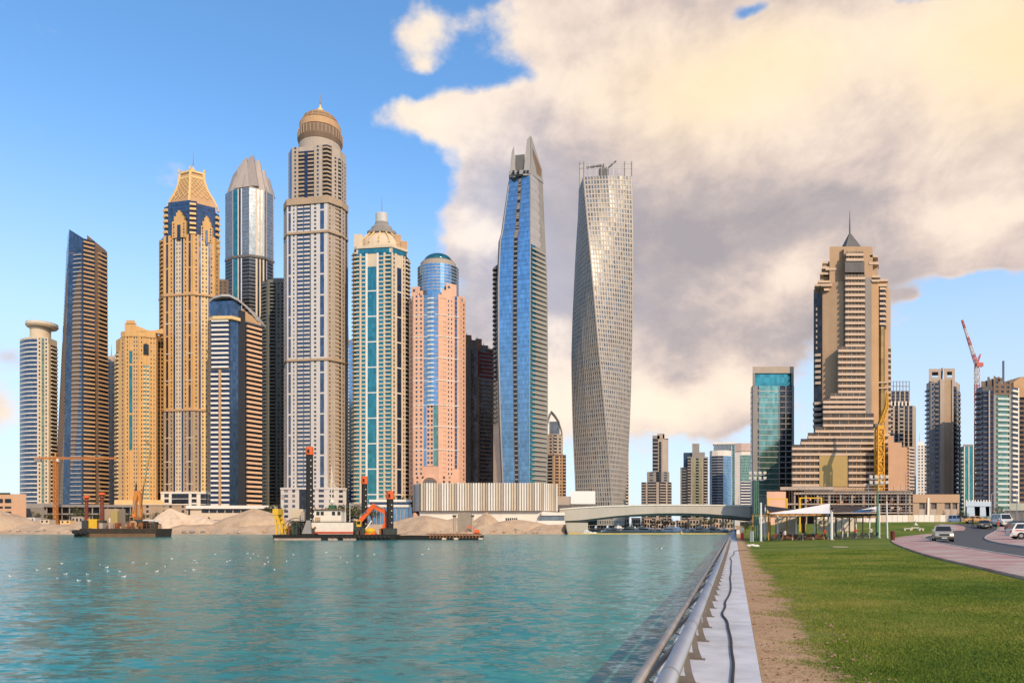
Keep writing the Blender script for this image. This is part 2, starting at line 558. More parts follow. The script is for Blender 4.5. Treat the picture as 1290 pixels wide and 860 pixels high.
# the bank turns the corner into the canal
e = len(b.v); xl = xs[-1]
b.v += [(xl, 404, BANK_Z), (xl, 8900, BANK_Z), (xl + 1.5, 8900, -4), (xl + 1.5, 404, -4)]
b.f.append((e, e + 1, e + 2, e + 3))
structure(b.obj('sand_bank', SAND))
b = MB()
b.box(30, 9000, 655, 8900, -4, 0.3)
structure(b.obj('ground', plain('quay ground', (0.30, 0.26, 0.22), 0.9, 0.25, 0.02)))

# ---- land on the near side: lawn, dirt strip, paving behind
def land_mat():
    m, t, p = newmat('lawn')
    co = t.node('ShaderNodeTexCoord').outputs['Object']
    x, y, z = t.sep(co)
    lat = t.m('SUBTRACT', t.m('MULTIPLY', x, CT), t.m('MULTIPLY', y, ST))
    n0 = t.noise(co, 0.55, 5.0, 0.65)
    n1 = t.noise(co, 0.16, 4.0, 0.6)
    n2 = t.noise(co, 6.0, 4.0, 0.7)
    n3 = t.noise(co, 35.0, 2.0, 0.6)
    g = t.m('ADD', t.m('MULTIPLY', n1, 0.55), t.m('ADD', t.m('MULTIPLY', n0, 0.25), t.m('MULTIPLY', n2, 0.2)))
    grass = t.ramp(g, [(0.36, (0.060, 0.105, 0.013)), (0.47, (0.120, 0.178, 0.020)), (0.57, (0.21, 0.225, 0.036)), (0.68, (0.31, 0.26, 0.075))])
    grass = t.mix(t.m('MULTIPLY', n3, 0.35), grass, (0.045, 0.065, 0.010))
    d = t.m('ADD', t.m('MULTIPLY', n2, 0.45), t.m('ADD', t.m('MULTIPLY', n0, 0.3), t.m('MULTIPLY', n3, 0.25)))
    dirt = t.ramp(d, [(0.32, (0.20, 0.105, 0.05)), (0.47, (0.42, 0.26, 0.145)), (0.66, (0.62, 0.42, 0.255))])
    stone = t.smooth(t.noise(co, 22.0, 2.0, 0.5), 0.66, 0.72)
    dirt = t.mix(t.m('MULTIPLY', stone, 0.45), dirt, (0.10, 0.07, 0.05))
    edge = t.m('ADD', lat, t.m('ADD', t.m('MULTIPLY', t.m('SUBTRACT', n0, 0.5), 2.6), t.m('MULTIPLY', t.m('SUBTRACT', n2, 0.5), 1.5)))
    k = t.smooth(edge, 1.30, 1.62)
    col = t.mix(k, dirt, grass)
    bare = t.ramp(d, [(0.3, (0.22, 0.185, 0.155)), (0.7, (0.36, 0.30, 0.25))])
    fary = t.smooth(t.m('ADD', y, t.m('MULTIPLY', n1, 3.0)), 153.0, 154.0)
    col = t.mix(fary, col, bare)
    t.l.new(col, p.inputs['Base Color'])
    p.inputs['Roughness'].default_value = 0.95
    p.inputs['Specular IOR Level'].default_value = 0.15
    bp = t.node('ShaderNodeBump')
    t.l.new(t.m('ADD', t.m('MULTIPLY', n2, 0.6), t.m('MULTIPLY', n3, 0.4)), bp.inputs['Height'])
    bp.inputs['Distance'].default_value = 0.06
    t.l.new(bp.outputs[0], p.inputs['Normal'])
    return m
b = MB()
lats = [0.378, 0.9, 1.5, 2.5, 4, 6, 9, 13, 18, 25, 35, 45, 61.5, 90, 150, 300, 900, 3000]
ss = [-40, -10, 0] + [2 + 2.5 * i for i in range(72)] + [190, 220, 260, 320, 420, 560, 690]
for s_ in ss:
    for la in lats:
        x, y, _ = prom(s_, la)
        b.v.append((x, y, gz(x, y) - 0.012))
nl = len(lats)
for i in range(len(ss) - 1):
    for j in range(nl - 1):
        b.f.append((i * nl + j, i * nl + j + 1, (i + 1) * nl + j + 1, (i + 1) * nl + j))
structure(b.obj('lawn', land_mat(), smooth=True))

# grass blades of the near lawn
def grass_blades():
    rng = np.random.default_rng(3)
    N = 520000
    d = 8.0 * (60.0 / 8.0) ** rng.random(N)
    x = d * (rng.random(N) * 0.62 + 0.16)
    lat = x * CT - d * ST
    s = x * ST + d * CT
    wob = 0.5 * np.sin(s * 1.1) + 0.35 * np.sin(s * 2.7 + 1.3) + 0.3 * np.sin(s * 6.1 + lat * 3) + 0.25 * rng.standard_normal(N)
    e = lat + wob * 0.75
    keep = (e > 1.25 + 1.1 * rng.random(N) ** 2)
    # keep the path and road clear
    xr, yr = x, d
    py = 664 - (np.minimum(0.028 * np.clip(lat - 1.5, 0, 60), 3.4) - EYE) * F / d
    px = 645 + x * F / d
    lim = np.interp(px, [1100, 1124, 1152, 1194, 1236, 1277, 1400], [670, 684.5, 697, 708, 717, 728, 759])
    keep &= (px < 1118) | (py > lim + 1.0)
    x, d, lat = x[keep], d[keep], lat[keep]
    n = len(x)
    z = 0.028 * np.clip(lat - 1.5, 0, 60) - 0.02
    patch = np.sin(x * 0.9 + d * 0.35) * np.sin(d * 0.5 - x * 0.3) + np.sin(x * 2.3 - d * 1.1) * 0.5
    h = (0.020 + 0.020 * rng.random(n) + 0.006 * patch) * (1 + np.clip(d - 15, 0, 45) * 0.010)
    wd = (0.004 + 0.004 * rng.random(n)) * (1 + d * 0.06)
    a = rng.random(n) * math.pi * 2
    le = rng.random(n) * 0.03; lb = rng.random(n) * math.pi * 2
    v = np.empty((n, 3, 3), 'f')
    v[:, 0] = np.stack([x - np.cos(a) * wd, d - np.sin(a) * wd, z], 1)
    v[:, 1] = np.stack([x + np.cos(a) * wd, d + np.sin(a) * wd, z], 1)
    v[:, 2] = np.stack([x + np.cos(lb) * le, d + np.sin(lb) * le, z + h], 1)
    me = bpy.data.meshes.new('grass')
    me.vertices.add(n * 3)
    me.vertices.foreach_set('co', v.ravel())
    me.loops.add(n * 3)
    me.loops.foreach_set('vertex_index', np.arange(n * 3, dtype='i'))
    me.polygons.add(n)
    me.polygons.foreach_set('loop_start', np.arange(0, n * 3, 3, dtype='i'))
    me.update(); me.validate()
    m, t, p = newmat('grass blade')
    co = t.node('ShaderNodeTexCoord').outputs['Object']
    n1 = t.noise(co, 0.16, 4.0, 0.6); n0 = t.noise(co, 0.55, 5.0, 0.65)
    isl = t.node('ShaderNodeNewGeometry').outputs['Random Per Island']
    k = t.m('ADD', t.m('MULTIPLY', n1, 0.55), t.m('ADD', t.m('MULTIPLY', n0, 0.25), t.m('MULTIPLY', isl, 0.2)))
    col = t.ramp(k, [(0.36, (0.062, 0.115, 0.014)), (0.47, (0.128, 0.192, 0.023)), (0.57, (0.22, 0.235, 0.040)), (0.68, (0.35, 0.29, 0.09))])
    t.l.new(col, p.inputs['Base Color'])
    p.inputs['Roughness'].default_value = 0.7
    p.inputs['Specular IOR Level'].default_value = 0.2
    me.materials.append(m)
    o = bpy.data.objects.new('grass', me)
    COL.objects.link(o)
    o['kind'] = 'stuff'; o['label'] = 'short patchy green grass of the lawn beside the dirt strip'; o['category'] = 'grass'
grass_blades()

# pebbles and clods scattered over the dirt strip
rg = random.Random(14)
b = MB()
for i in range(700):
    s_ = 8.5 * (45 / 8.5) ** rg.random()
    la = rg.uniform(0.42, 2.2)
    x, y, _ = prom(s_, la)
    r_ = rg.uniform(0.006, 0.024) * (1.6 if rg.random() < 0.06 else 1.0)
    k = len(b.v)
    b.ball((x, y, gz(x, y) + r_ * 0.25), r_ * rg.uniform(0.8, 1.4), r_ * rg.uniform(0.8, 1.4), r_ * 0.6, 6, 4)
o = b.obj('pebbles', plain('pebble', (0.30, 0.20, 0.13), 0.95, 0.4, 9.0, streak=False))
o['kind'] = 'stuff'; o['label'] = 'small pebbles and clods strewn over the dirt strip'; o['category'] = 'pebbles'
# ---- promenade
CONC = plain('pale concrete', (0.55, 0.55, 0.57), 0.8, 0.24, 1.3, streak=False)
CONC2 = plain('quay concrete', (0.36, 0.34, 0.31), 0.85, 0.2, 0.4)
b = MB()
s_ = 0.6
while s_ < 640:
    L = 3.16 if s_ < 130 else 30
    q = [prom(s_ + 0.03, -1.10), prom(s_ + 0.03, 0.372), prom(s_ + L - 0.03, 0.372), prom(s_ + L - 0.03, -1.10)]
    q = [(x, y) for x, y, _ in q]
    b.prism(q, -0.25, 0.0)
    s_ += L
structure(b.obj('walkway', CONC))
b = MB()
q = [prom(-20, -1.12), prom(-20, 0.36), prom(690, 0.36), prom(690, -1.12)]
b.prism([(x, y) for x, y, _ in q], -5, -0.255)
structure(b.obj('quay_wall', CONC2))

# ---- paving, road, kerbs
def resample(pts, n):
    P = [Vector(p) for p in pts]
    d = [0.0]
    for i in range(1, len(P)): d.append(d[-1] + (P[i] - P[i - 1]).length)
    out = []
    for k in range(n):
        t_ = d[-1] * k / (n - 1)
        i = max(j for j in range(len(d)) if d[j] <= t_ + 1e-9)
        i = min(i, len(P) - 2)
        f = (t_ - d[i]) / max(1e-9, d[i + 1] - d[i])
        out.append(P[i].lerp(P[i + 1], f))
    return out
def smooth_path(pts, it=2):
    P = [Vector(p) for p in pts]
    for _ in range(it):
        Q = [P[0]]
        for i in range(len(P) - 1):
            Q += [P[i].lerp(P[i + 1], 0.25), P[i].lerp(P[i + 1], 0.75)]
        P = Q + [P[-1]]
    return P
def ribbon(L, Rr, m, dz, skirt=0.0, n=70):
    L, Rr = resample(L, n), resample(Rr, n)
    b = MB()
    for i in range(n):
        for j in range(m + 1):
            p = L[i].lerp(Rr[i], j / m)
            b.v.append((p.x, p.y, gz(p.x, p.y) + dz))
    for i in range(n - 1):
        for j in range(m):
            a = i * (m + 1) + j
            b.f.append((a, a + 1, a + m + 2, a + m + 1))
    if skirt:
        for j in (0, m):
            e = len(b.v)
            for i in range(n):
                x, y, z = b.v[i * (m + 1) + j]
                b.v.append((x, y, z - skirt))
            for i in range(n - 1):
                b.f.append((i * (m + 1) + j, (i + 1) * (m + 1) + j, e + i + 1, e + i))
    return b
def lift(pxs): return [onland(*p) for p in pxs]
def flat(pts): return [(p[0], p[1], 0) for p in pts]
path_out = smooth_path(lift([(1500, 790), (1400, 756), (1290, 729), (1277, 726.5), (1236, 716), (1194, 707), (1152, 695.5), (1124, 684), (1122, 679.5), (1134, 676.3), (1150, 674.6), (1166, 673)]))
path_in = smooth_path(lift([(1500, 746), (1400, 727), (1290, 704), (1256, 698.5), (1214, 691), (1173, 683), (1163, 678.5), (1162, 676.5), (1164, 675.6), (1167, 674.8), (1172, 674), (1180, 672.5)]))
road_l = smooth_path(lift([(1500, 748), (1400, 728), (1290, 704), (1256, 698.5), (1214, 691), (1173, 683), (1163, 678), (1168, 674), (1190, 670.5), (1214, 668.5), (1217, 665), (1205, 661.5), (1190, 659.8)]))
road_r = smooth_path(lift([(1500, 726), (1400, 708), (1290, 689), (1275, 687), (1260, 684.5), (1246, 681), (1241, 678), (1247, 673), (1254, 670), (1258, 667), (1259, 664), (1256, 661), (1252, 659.8)]))
def paving_mat():
    m, t, p = newmat('pink paving')
    co = t.node('ShaderNodeTexCoord').outputs['Object']
    br = t.node('ShaderNodeTexBrick')
    t.l.new(co, br.inputs['Vector'])
    br.inputs['Scale'].default_value = 4.0
    br.inputs['Color1'].default_value = (0.40, 0.17, 0.165, 1)
    br.inputs['Color2'].default_value = (0.46, 0.25, 0.23, 1)
    br.inputs['Mortar'].default_value = (0.30, 0.22, 0.19, 1)
    br.inputs['Mortar Size'].default_value = 0.02
    n = t.noise(co, 0.35, 5.0, 0.6)
    col = t.mix(t.smooth(n, 0.42, 0.66), br.outputs['Color'], (0.46, 0.38, 0.32))
    t.l.new(col, p.inputs['Base Color'])
    p.inputs['Roughness'].default_value = 0.85
    return m
PAV = paving_mat()
structure(ribbon(path_out, path_in, 6, 0.10, 0.25).obj('pavement', PAV))
structure(ribbon(road_l, road_r, 8, 0.015, 0.0, 110).obj('road', plain('asphalt', (0.085, 0.085, 0.09), 0.85, 0.22, 0.25, streak=False)))
# kerb stones
kb = plain('kerb stone', (0.42, 0.39, 0.36), 0.85, 0.2, 0.8, streak=False)
def kerb(line, side, name='kerb', w_=0.18, h_=0.14, n=110):
    P = resample(line, n)
    A, B = [], []
    for i, p in enumerate(P):
        d = (P[min(i + 1, n - 1)] - P[max(i - 1, 0)]).normalized()
        nn = Vector((-d.y, d.x, 0)) * side
        A.append(p); B.append(p + nn * w_)
    return structure(ribbon(A, B, 1, h_, 0.3, n).obj(name, kb))
kerb(path_in, -1)
# parking island on the right of the road
isl_in = road_r[:]
isl_out = smooth_path(lift([(1600, 720), (1500, 700), (1400, 688), (1380, 684), (1350, 680), (1330, 677), (1320, 674), (1320, 671), (1320, 669), (1315, 666), (1300, 663), (1290, 661), (1275, 659.8)]))
structure(ribbon(isl_in, isl_out, 6, 0.09, 0.3, 90).obj('pavement', PAV))
kerb(road_r, 1)
# pavement curling round the far lawn
cl_in = smooth_path(lift([(1214, 668.5), (1217, 665), (1212, 662.5), (1200, 661.2), (1188, 660.5)]))
cl_out = smooth_path(lift([(1190, 670.3), (1196, 667), (1196, 664.8), (1188, 662.5), (1176, 661)]))
structure(ribbon(cl_in, cl_out, 4, 0.08, 0.3, 50).obj('pavement', PAV))
# ================================================================ towers
class Tower:
    """one building: every coordinate is a sight-line pixel column plus a depth in metres behind D"""
    def __init__(s, name, label, cat, D, pxc, base=BANK_Z, group=None):
        s.D = D; s.k = D / F; s.base = base; s.pxc = pxc
        s.cx = wx(pxc, D)
        s.root = thing(name, label, cat, (s.cx, D, base), 0, group)
        s.mbs = {}
        s.items = {}
        s.warp = None
        s.mats = {}
    def P(s, px, dy=0.0):
        return (wx(px, s.D + dy) - s.cx, dy)
    def Z(s, py, dy=0.0): return wz(py, s.D + dy) - s.base
    def mb(s, part, mat, uid=0):
        key = (part, mat.name, uid)
        if key not in s.mbs: s.mbs[key] = (MB(), mat)
        return s.mbs[key][0]
    def item(s, part, mat, b, t):
        s.items.setdefault((part, mat.name), (mat, []))[1].append((b, t))
    def core(s, pts, z0, z1, mat, part='wall'):
        """pts: list of (px, dy) front outline from left to right; closed at the back"""
        q = [s.P(*p) for p in pts]
        s.mb(part, mat).prism(q, z0, z1)
    def done(s, cap=100):
        for (part, _, _u), (b, mat) in s.mbs.items():
            if not b.v: continue
            if s.warp: b.v = [s.warp(*v) for v in b.v]
            b.obj(part, mat, s.root)
        count = {}
        for (part, _), (mat, lst) in s.items.items():
            def area(bt):
                b, t = bt
                return (Vector(b[1]) - Vector(b[0])).length * (t[0][2] - b[0][2])
            lst.sort(key=area, reverse=True)
            rest = None
            for b, t in lst:
                if count.get(part, 0) < cap:
                    m = MB().hexa(b, t)
                    if s.warp: m.v = [s.warp(*v) for v in m.v]
                    m.obj(part, mat, s.root)
                    count[part] = count.get(part, 0) + 1
                else:
                    rest = rest or MB()
                    rest.hexa(b, t)
            if rest:
                if s.warp: rest.v = [s.warp(*v) for v in rest.v]
                rest.obj(part, mat, s.root, kind='stuff')
        return s.root

class Line:
    """plan polyline seen from outside, left to right; maps (u, out) to plan points"""
    def __init__(s, pts):
        s.p = [Vector((p[0], p[1])) for p in pts]
        s.d = [0.0]
        ns = []
        for i in range(1, len(s.p)):
            e = s.p[i] - s.p[i - 1]
            s.d.append(s.d[-1] + e.length)
            e.normalize()
            ns.append(Vector((e.y, -e.x)))
        s.vn = [ns[0]]
        for i in range(1, len(ns)):
            a = (ns[i - 1] + ns[i]).normalized()
            s.vn.append(a / max(0.5, a.dot(ns[i])))
        s.vn.append(ns[-1])
        s.L = s.d[-1]
    def at(s, u, n):
        u = max(0.0, min(s.L, u))
        i = 0
        while i < len(s.d) - 2 and s.d[i + 1] < u: i += 1
        f = (u - s.d[i]) / max(1e-9, s.d[i + 1] - s.d[i])
        p = s.p[i].lerp(s.p[i + 1], f) + s.vn[i].lerp(s.vn[i + 1], f) * n
        return (p.x, p.y)
    def cuts(s, u0, u1):
        return [u0] + [d for d in s.d if u0 + 1e-4 < d < u1 - 1e-4] + [u1]
    def hexes(s, u0, u1, n0, n1, z0, z1):
        c = s.cuts(u0, u1)
        for a, e in zip(c[:-1], c[1:]):
            o0, o1, i1, i0 = s.at(a, n1), s.at(e, n1), s.at(e, n0), s.at(a, n0)
            b = [(*o0, z0), (*o1, z0), (*i1, z0), (*i0, z0)]
            yield b, [(x, y, z1) for x, y, _ in b]
    def ribbon_pts(s, u0, u1, n0, n1):
        c = s.cuts(u0, u1)
        return [s.at(u, n1) for u in c] + [s.at(u, n0) for u in reversed(c)]

def facade(T, pts, z0, z1, h, cols, wall, glz, bal=None, pn=None, frac=0.45, dep=None, bdep=1.4, raw=False):
    """cols: (weight, kind, options). kinds: w pier, p punched window, g curtain glass, b balcony, s spandrel bands, d dark recess"""
    ln = Line([p if raw else T.P(*p) for p in pts])
    tot = sum(c[0] for c in cols)
    n = max(1, int(round((z1 - z0) / h)))
    hh = (z1 - z0) / n
    u = 0.0
    dp = dep if dep is not None else 0.5
    for c in cols:
        wdt = c[0] / tot * ln.L
        k = c[1]; o = c[2] if len(c) > 2 else {}
        a, e = u, u + wdt
        u = e
        wm, gm, bm, pm = o.get('wall', wall), o.get('glz', glz), o.get('bal', bal or wall), o.get('pane', pn or glz)
        fr = o.get('frac', frac)
        d_ = o.get('dep', dp)
        lo, hi = z0 + o.get('lo', 0.0) * (z1 - z0), z0 + o.get('hi', 1.0) * (z1 - z0)
        step = 1 if T.warp else n
        def full(mb, n0, n1, zz0=lo, zz1=hi):
            if T.warp:
                m_ = max(1, int(round((zz1 - zz0) / hh)))
                for i in range(m_):
                    for b, t in ln.hexes(a, e, n0, n1, zz0 + (zz1 - zz0) * i / m_, zz0 + (zz1 - zz0) * (i + 1) / m_): mb.hexa(b, t)
            else:
                mb.prism(ln.ribbon_pts(a, e, n0, n1), zz0, zz1)
        if k == 'w':
            full(T.mb('wall', wm), 0.0, d_)
        elif k == 'd':
            full(T.mb('recess', gm, len(T.mbs) + 1), 0.0, 0.06)
        elif k == 'g':
            full(T.mb('glazing', gm, len(T.mbs) + 1), 0.02, o.get('out', 0.25))
            ev = o.get('every', 1)
            if ev:
                th = o.get('line', 0.22)
                for i in range(0, n + 1, ev):
                    z = z0 + i * hh
                    if z < lo - 1e-3 or z > hi - th: continue
                    for b, t in ln.hexes(a, e, 0.03, o.get('out', 0.25) + 0.12, z, z + th): T.item('floor_line', o.get('mul', wm), b, t)
        else:
            for i in range(n):
                z = z0 + i * hh
                if z < lo - 1e-3 or z > hi - hh * 0.5: continue
                if k == 'p':
                    sp = fr * hh
                    side = o.get('side', 0.18) * wdt
                    for b, t in ln.hexes(a, e, 0.0, d_ - 0.06, z, z + sp): T.mb('wall', wm).hexa(b, t)
                    if side > 0.05:
                        for (a1, e1) in ((a, a + side), (e - side, e)):
                            for b, t in ln.hexes(a1, e1, 0.0, d_ - 0.05, z + sp, z + hh): T.mb('wall', wm).hexa(b, t)
                    for b, t in ln.hexes(a + side, e - side, 0.02, 0.12, z + sp, z + hh): T.item('window', pm, b, t)
                elif k == 's':
                    for b, t in ln.hexes(a, e, 0.0, o.get('dep', d_ * 0.7), z, z + fr * hh): T.item('spandrel', wm, b, t)
                elif k == 'b':
                    bd = o.get('bd', bdep)
                    for b, t in ln.hexes(a + 0.06 * wdt, e - 0.06 * wdt, -0.05, bd, z, z + fr * hh): T.item('balcony', bm, b, t)
            if k in ('b', 's'):
                full(T.mb('glazing', gm, len(T.mbs) + 1), 0.02, 0.08)
    return ln

# colours of the city
M_CREAM = plain('cream render', (0.60, 0.50, 0.38), 0.8, 0.14, 0.15)
M_WHITE = plain('white render', (0.72, 0.68, 0.62), 0.75, 0.12, 0.15)
M_GOLD = plain('ochre render', (0.60, 0.355, 0.145), 0.8, 0.16, 0.12)
M_GOLD2 = plain('pale ochre render', (0.72, 0.50, 0.24), 0.8, 0.14, 0.12)
M_TAN = plain('tan render', (0.50, 0.31, 0.17), 0.8, 0.15, 0.12)
M_BUFF = plain('buff stone', (0.40, 0.295, 0.205), 0.8, 0.15, 0.12)
M_PINK = plain('pink stone', (0.68, 0.41, 0.29), 0.8, 0.13, 0.12)
M_LIME = plain('warm grey stone', (0.42, 0.35, 0.295), 0.8, 0.14, 0.12)
M_GREY = plain('grey concrete', (0.27, 0.25, 0.235), 0.85, 0.2, 0.12)
M_DGREY = plain('dark concrete', (0.14, 0.135, 0.135), 0.85, 0.25, 0.12)
M_BROWN = plain('brown cladding', (0.20, 0.135, 0.095), 0.8, 0.2, 0.12)
M_SILVER = plain('silver cladding', (0.44, 0.41, 0.40), 0.5, 0.12, 0.1, metal=0.2)
M_STEEL = plain('steel', (0.42, 0.42, 0.43), 0.35, 0.15, 0.5, metal=0.8)
M_RUST = plain('rusty red', (0.24, 0.075, 0.045), 0.85, 0.3, 0.3)
G_BLUE = glass('blue', (0.19, 0.36, 0.55), 0.8, 0.12, (1.8, 1.8, 3.7), 0.22)
G_DBLUE = glass('deep blue', (0.075, 0.125, 0.20), 0.7, 0.15, (1.8, 1.8, 3.6), 0.35)
G_NAVY = glass('navy', (0.035, 0.06, 0.125), 0.6, 0.22, (1.8, 1.8, 3.6), 0.4)
G_TEAL = glass('teal', (0.05, 0.24, 0.27), 0.75, 0.10, (1.6, 1.6, 3.5), 0.3)
G_GREEN = glass('green', (0.17, 0.33, 0.29), 0.75, 0.12, (1.6, 1.6, 3.5), 0.3)
G_DARK = glass('smoked', (0.035, 0.042, 0.055), 0.6, 0.14, (1.8, 1.8, 3.5), 0.5)
G_GREY = glass('grey', (0.17, 0.215, 0.27), 0.3, 0.25, (1.8, 1.8, 3.6), 0.3)
P_STD = pane('standard')
P_BLUE = pane('blue panes', (0.05, 0.085, 0.14), (0.3, 0.3, 0.3), 0.12)
P_WARM = pane('warm panes', (0.06, 0.05, 0.045), (0.35, 0.27, 0.17), 0.2)

def podium(T, px0, px1, d0, d1, py0, py1, mat, part='podium'):
    a, b_, c, d = T.P(px0, d0), T.P(px1, d0), T.P(px1, d1), T.P(px0, d1)
    T.mb(part, mat).prism([a, b_, c, d], T.Z(py0), T.Z(py1))

# ---- 1 round-fronted white tower at the far left
T = Tower('residential_tower', 'round-fronted cream and blue tower with flat disc crown, leftmost of the skyline', 'tower', 640, 48)
gt = T.Z(424)
T.core([(25, 9), (31, 3), (38, 0.5), (47, 0), (61, 3), (72, 15), (68, 40), (35, 45)], 0, gt, M_CREAM)
facade(T, [(25, 9), (28, 5.5), (31, 3), (35, 1.2), (39, 0.4), (47, 0)], 6, gt - 2, 4.1, [(1, 's', {'frac': 0.24})], M_WHITE, G_DBLUE)
facade(T, [(47, 0), (61, 3)], 6, gt - 1, 3.7, [(0.5, 'w'), (1.1, 'p'), (0.4, 'w'), (1.2, 'g', {'glz': G_GREEN, 'wall': M_GOLD2}), (0.3, 'w'), (1.1, 'p'), (0.4, 'w')], M_CREAM, G_GREEN, pn=P_STD)
facade(T, [(61, 3), (72, 15)], 6, T.Z(432), 3.7, [(0.35, 'w'), (1.4, 'b')], M_CREAM, G_DARK, frac=0.42)
rr = T.k
T.mb('crown', M_CREAM).lathe([(11.5 * rr, gt - 1), (11.5 * rr, T.Z(414, 16)), (10.5 * rr, T.Z(413.5, 16))], 24, T.P(51, 16)[0], 16)
T.mb('crown', M_CREAM).lathe([(16.5 * rr, T.Z(413.4, 16)), (18 * rr, T.Z(411.5, 16)), (18 * rr, T.Z(410, 16)), (17 * rr, T.Z(409.5, 16))], 28, T.P(53, 16)[0], 16)
b = MB().lathe([(17.2 * rr, T.Z(409.6, 16)), (17.8 * rr, T.Z(408.0, 16)), (17.5 * rr, T.Z(408.0, 16)), (16.9 * rr, T.Z(409.5, 16))], 28, T.P(53, 16)[0], 16)
b.obj('railing', M_WHITE, T.root)
podium(T, 22, 75, -6, 30, 640, 634, M_GREY)
T.done()

# ---- 2 leaning dark tower with the slanted glass top
T = Tower('residential_tower', 'dark brown tower with leaning blue glass edge and slanted pointed roof', 'tower', 620, 103)
zt = T.Z(297)
hT = T.Z(285)
def warp_lean(x, y, z, T=T):
    f = z / hT
    cx = T.P(104)[0]
    k = 1.0 - 0.30 * f
    return ((x - cx) * (k if x < cx else (1 - 0.13 * f)) + cx, y, z)
T.warp = warp_lean
T.core([(68, 24), (79, 3), (104, 0), (121, 7), (137, 20), (120, 46), (82, 46)], 0, T.Z(306), M_BROWN)
facade(T, [(68, 24), (79, 3)], 8, T.Z(300), 3.9, [(1, 'g', {'line': 0.15, 'wall': G_DBLUE})], M_BROWN, G_DBLUE)
facade(T, [(79, 3), (88, 1.9)], 8, T.Z(318), 3.9, [(1, 'g', {'line': 0.2})], G_DBLUE, G_DBLUE)
facade(T, [(88, 1.9), (104, 0)], 8, T.Z(316), 3.9, [(1, 'b', {'bal': M_SILVER})], M_LIME, G_DBLUE, frac=0.22, bdep=1.3)
facade(T, [(104, 0), (121, 7)], 8, T.Z(300), 3.9, [(1, 'b', {'bal': M_TAN})], M_TAN, G_DARK, frac=0.36, bdep=1.5)
facade(T, [(122, 8), (137, 20)], 8, T.Z(309), 3.9, [(0.12, 'w'), (1, 'b', {'bal': M_TAN})], M_BROWN, G_DARK, frac=0.38, bdep=1.5)
facade(T, [(79, 3), (104, 0)], T.Z(316), T.Z(306), 4, [(1, 'g', {'line': 0.15})], G_DBLUE, G_DBLUE)
pk = [T.P(68, 24), T.P(79, 3), T.P(105, 0), T.P(109, 14)]
T.mb('roof_screen', G_DBLUE).prism(pk, T.Z(306) + 0.03, [T.Z(284), T.Z(287), T.Z(300), T.Z(300)])
T.mb('roof_screen', M_BROWN).prism([T.P(110, 3.4), T.P(135, 20), T.P(120, 40)], T.Z(306) + 0.03, [T.Z(294), T.Z(304), T.Z(304)])
T.mb('podium', M_GREY).prism([T.P(64, -8), T.P(142, -8), T.P(142, 50), T.P(64, 50)], 0, 9)
T.done()

# ---- 3 small domed tower peeping behind
T = Tower('residential_tower', 'thin grey tower with small dome and spike behind the leaning dark tower', 'tower', 760, 141)
T.core([(134, 0), (147, 0), (149, 30), (134, 30)], 0, T.Z(455), M_GREY)
facade(T, [(134, 0), (147, 0)], 6, T.Z(457), 3.8, [(1, 'w'), (1.5, 'p'), (1, 'w'), (1.5, 'p'), (1, 'w')], M_GREY, G_GREY, pn=P_STD)
T.mb('dome', M_LIME).lathe([(4.6 * T.k, T.Z(455)), (4.6 * T.k, T.Z(452, 10)), (3.8 * T.k, T.Z(449.5, 10)), (2 * T.k, T.Z(448, 10)), (0.3, T.Z(447, 10))], 16, T.P(140.5, 10)[0], 10)
T.mb('spire', M_STEEL).rod((T.P(140.5, 10)[0], 10, T.Z(447.5, 10)), (T.P(140.5, 10)[0], 10, T.Z(434, 10)), 0.5, 0.12, 6)
T.done()

# ---- 4 orange-gold tower
T = Tower('residential_tower', 'shorter orange-gold tower with teal glass strip and stepped curved top', 'tower', 585, 172)
zt = T.Z(418)
T.core([(146, 12), (152, 3), (158, 0), (175, 0), (196, 5), (204, 24), (150, 34)], 0, T.Z(424), M_GOLD)
facade(T, [(146, 12), (152, 3)], 10, T.Z(440), 3.5, [(1, 'b'), (0.5, 'w')], M_GOLD2, G_DARK, frac=0.45)
facade(T, [(152, 3), (158, 0)], 10, T.Z(426), 3.5, [(0.5, 'w'), (1, 'p'), (0.5, 'w')], M_GOLD, G_TEAL, pn=P_BLUE)
facade(T, [(158, 0), (175, 0)], 10, T.Z(424), 3.5, [(0.8, 'w'), (1, 'p'), (0.6, 'w'), (1.9, 'g', {'lo': 0.36, 'hi': 0.92, 'glz': G_TEAL, 'every': 12, 'line': 1.5}), (0.6, 'w'), (1, 'p'), (0.5, 'w'), (1, 'p'), (0.6, 'w')], M_GOLD, G_TEAL, pn=P_BLUE)
facade(T, [(175, 0), (196, 5)], 10, T.Z(424), 3.5, [(1.1, 'w'), (1, 'p'), (0.5, 'w'), (1.6, 'b', {'bal': M_GOLD2, 'hi': 0.84, 'frac': 0.5}), (0.35, 'w'), (1.6, 'b', {'bal': M_GOLD2, 'hi': 0.84, 'frac': 0.5}), (0.6, 'w'), (1, 'p'), (0.9, 'w'), (0.8, 'p'), (0.5, 'w')], M_GOLD, G_GREEN, pn=P_WARM)
facade(T, [(196, 5), (204, 24)], 10, T.Z(424), 3.5, [(0.6, 'w'), (1, 'd'), (0.6, 'w')], M_GOLD, G_DARK)
cap = MB()
cap.prism([T.P(152, 2.4), T.P(158, -0.7), T.P(175, -0.7), T.P(196, 4), T.P(203, 22), T.P(152, 30)], T.Z(424) + 0.05, T.Z(417))
cap.prism([T.P(157, -1.0), T.P(172, -1.0), T.P(172, 12), T.P(157, 12)], T.Z(424) + 0.1, T.Z(407))
cap.prism([T.P(159, -1.6), T.P(170, -1.6), T.P(170, 9), T.P(159, 9)], T.Z(408), T.Z(404))
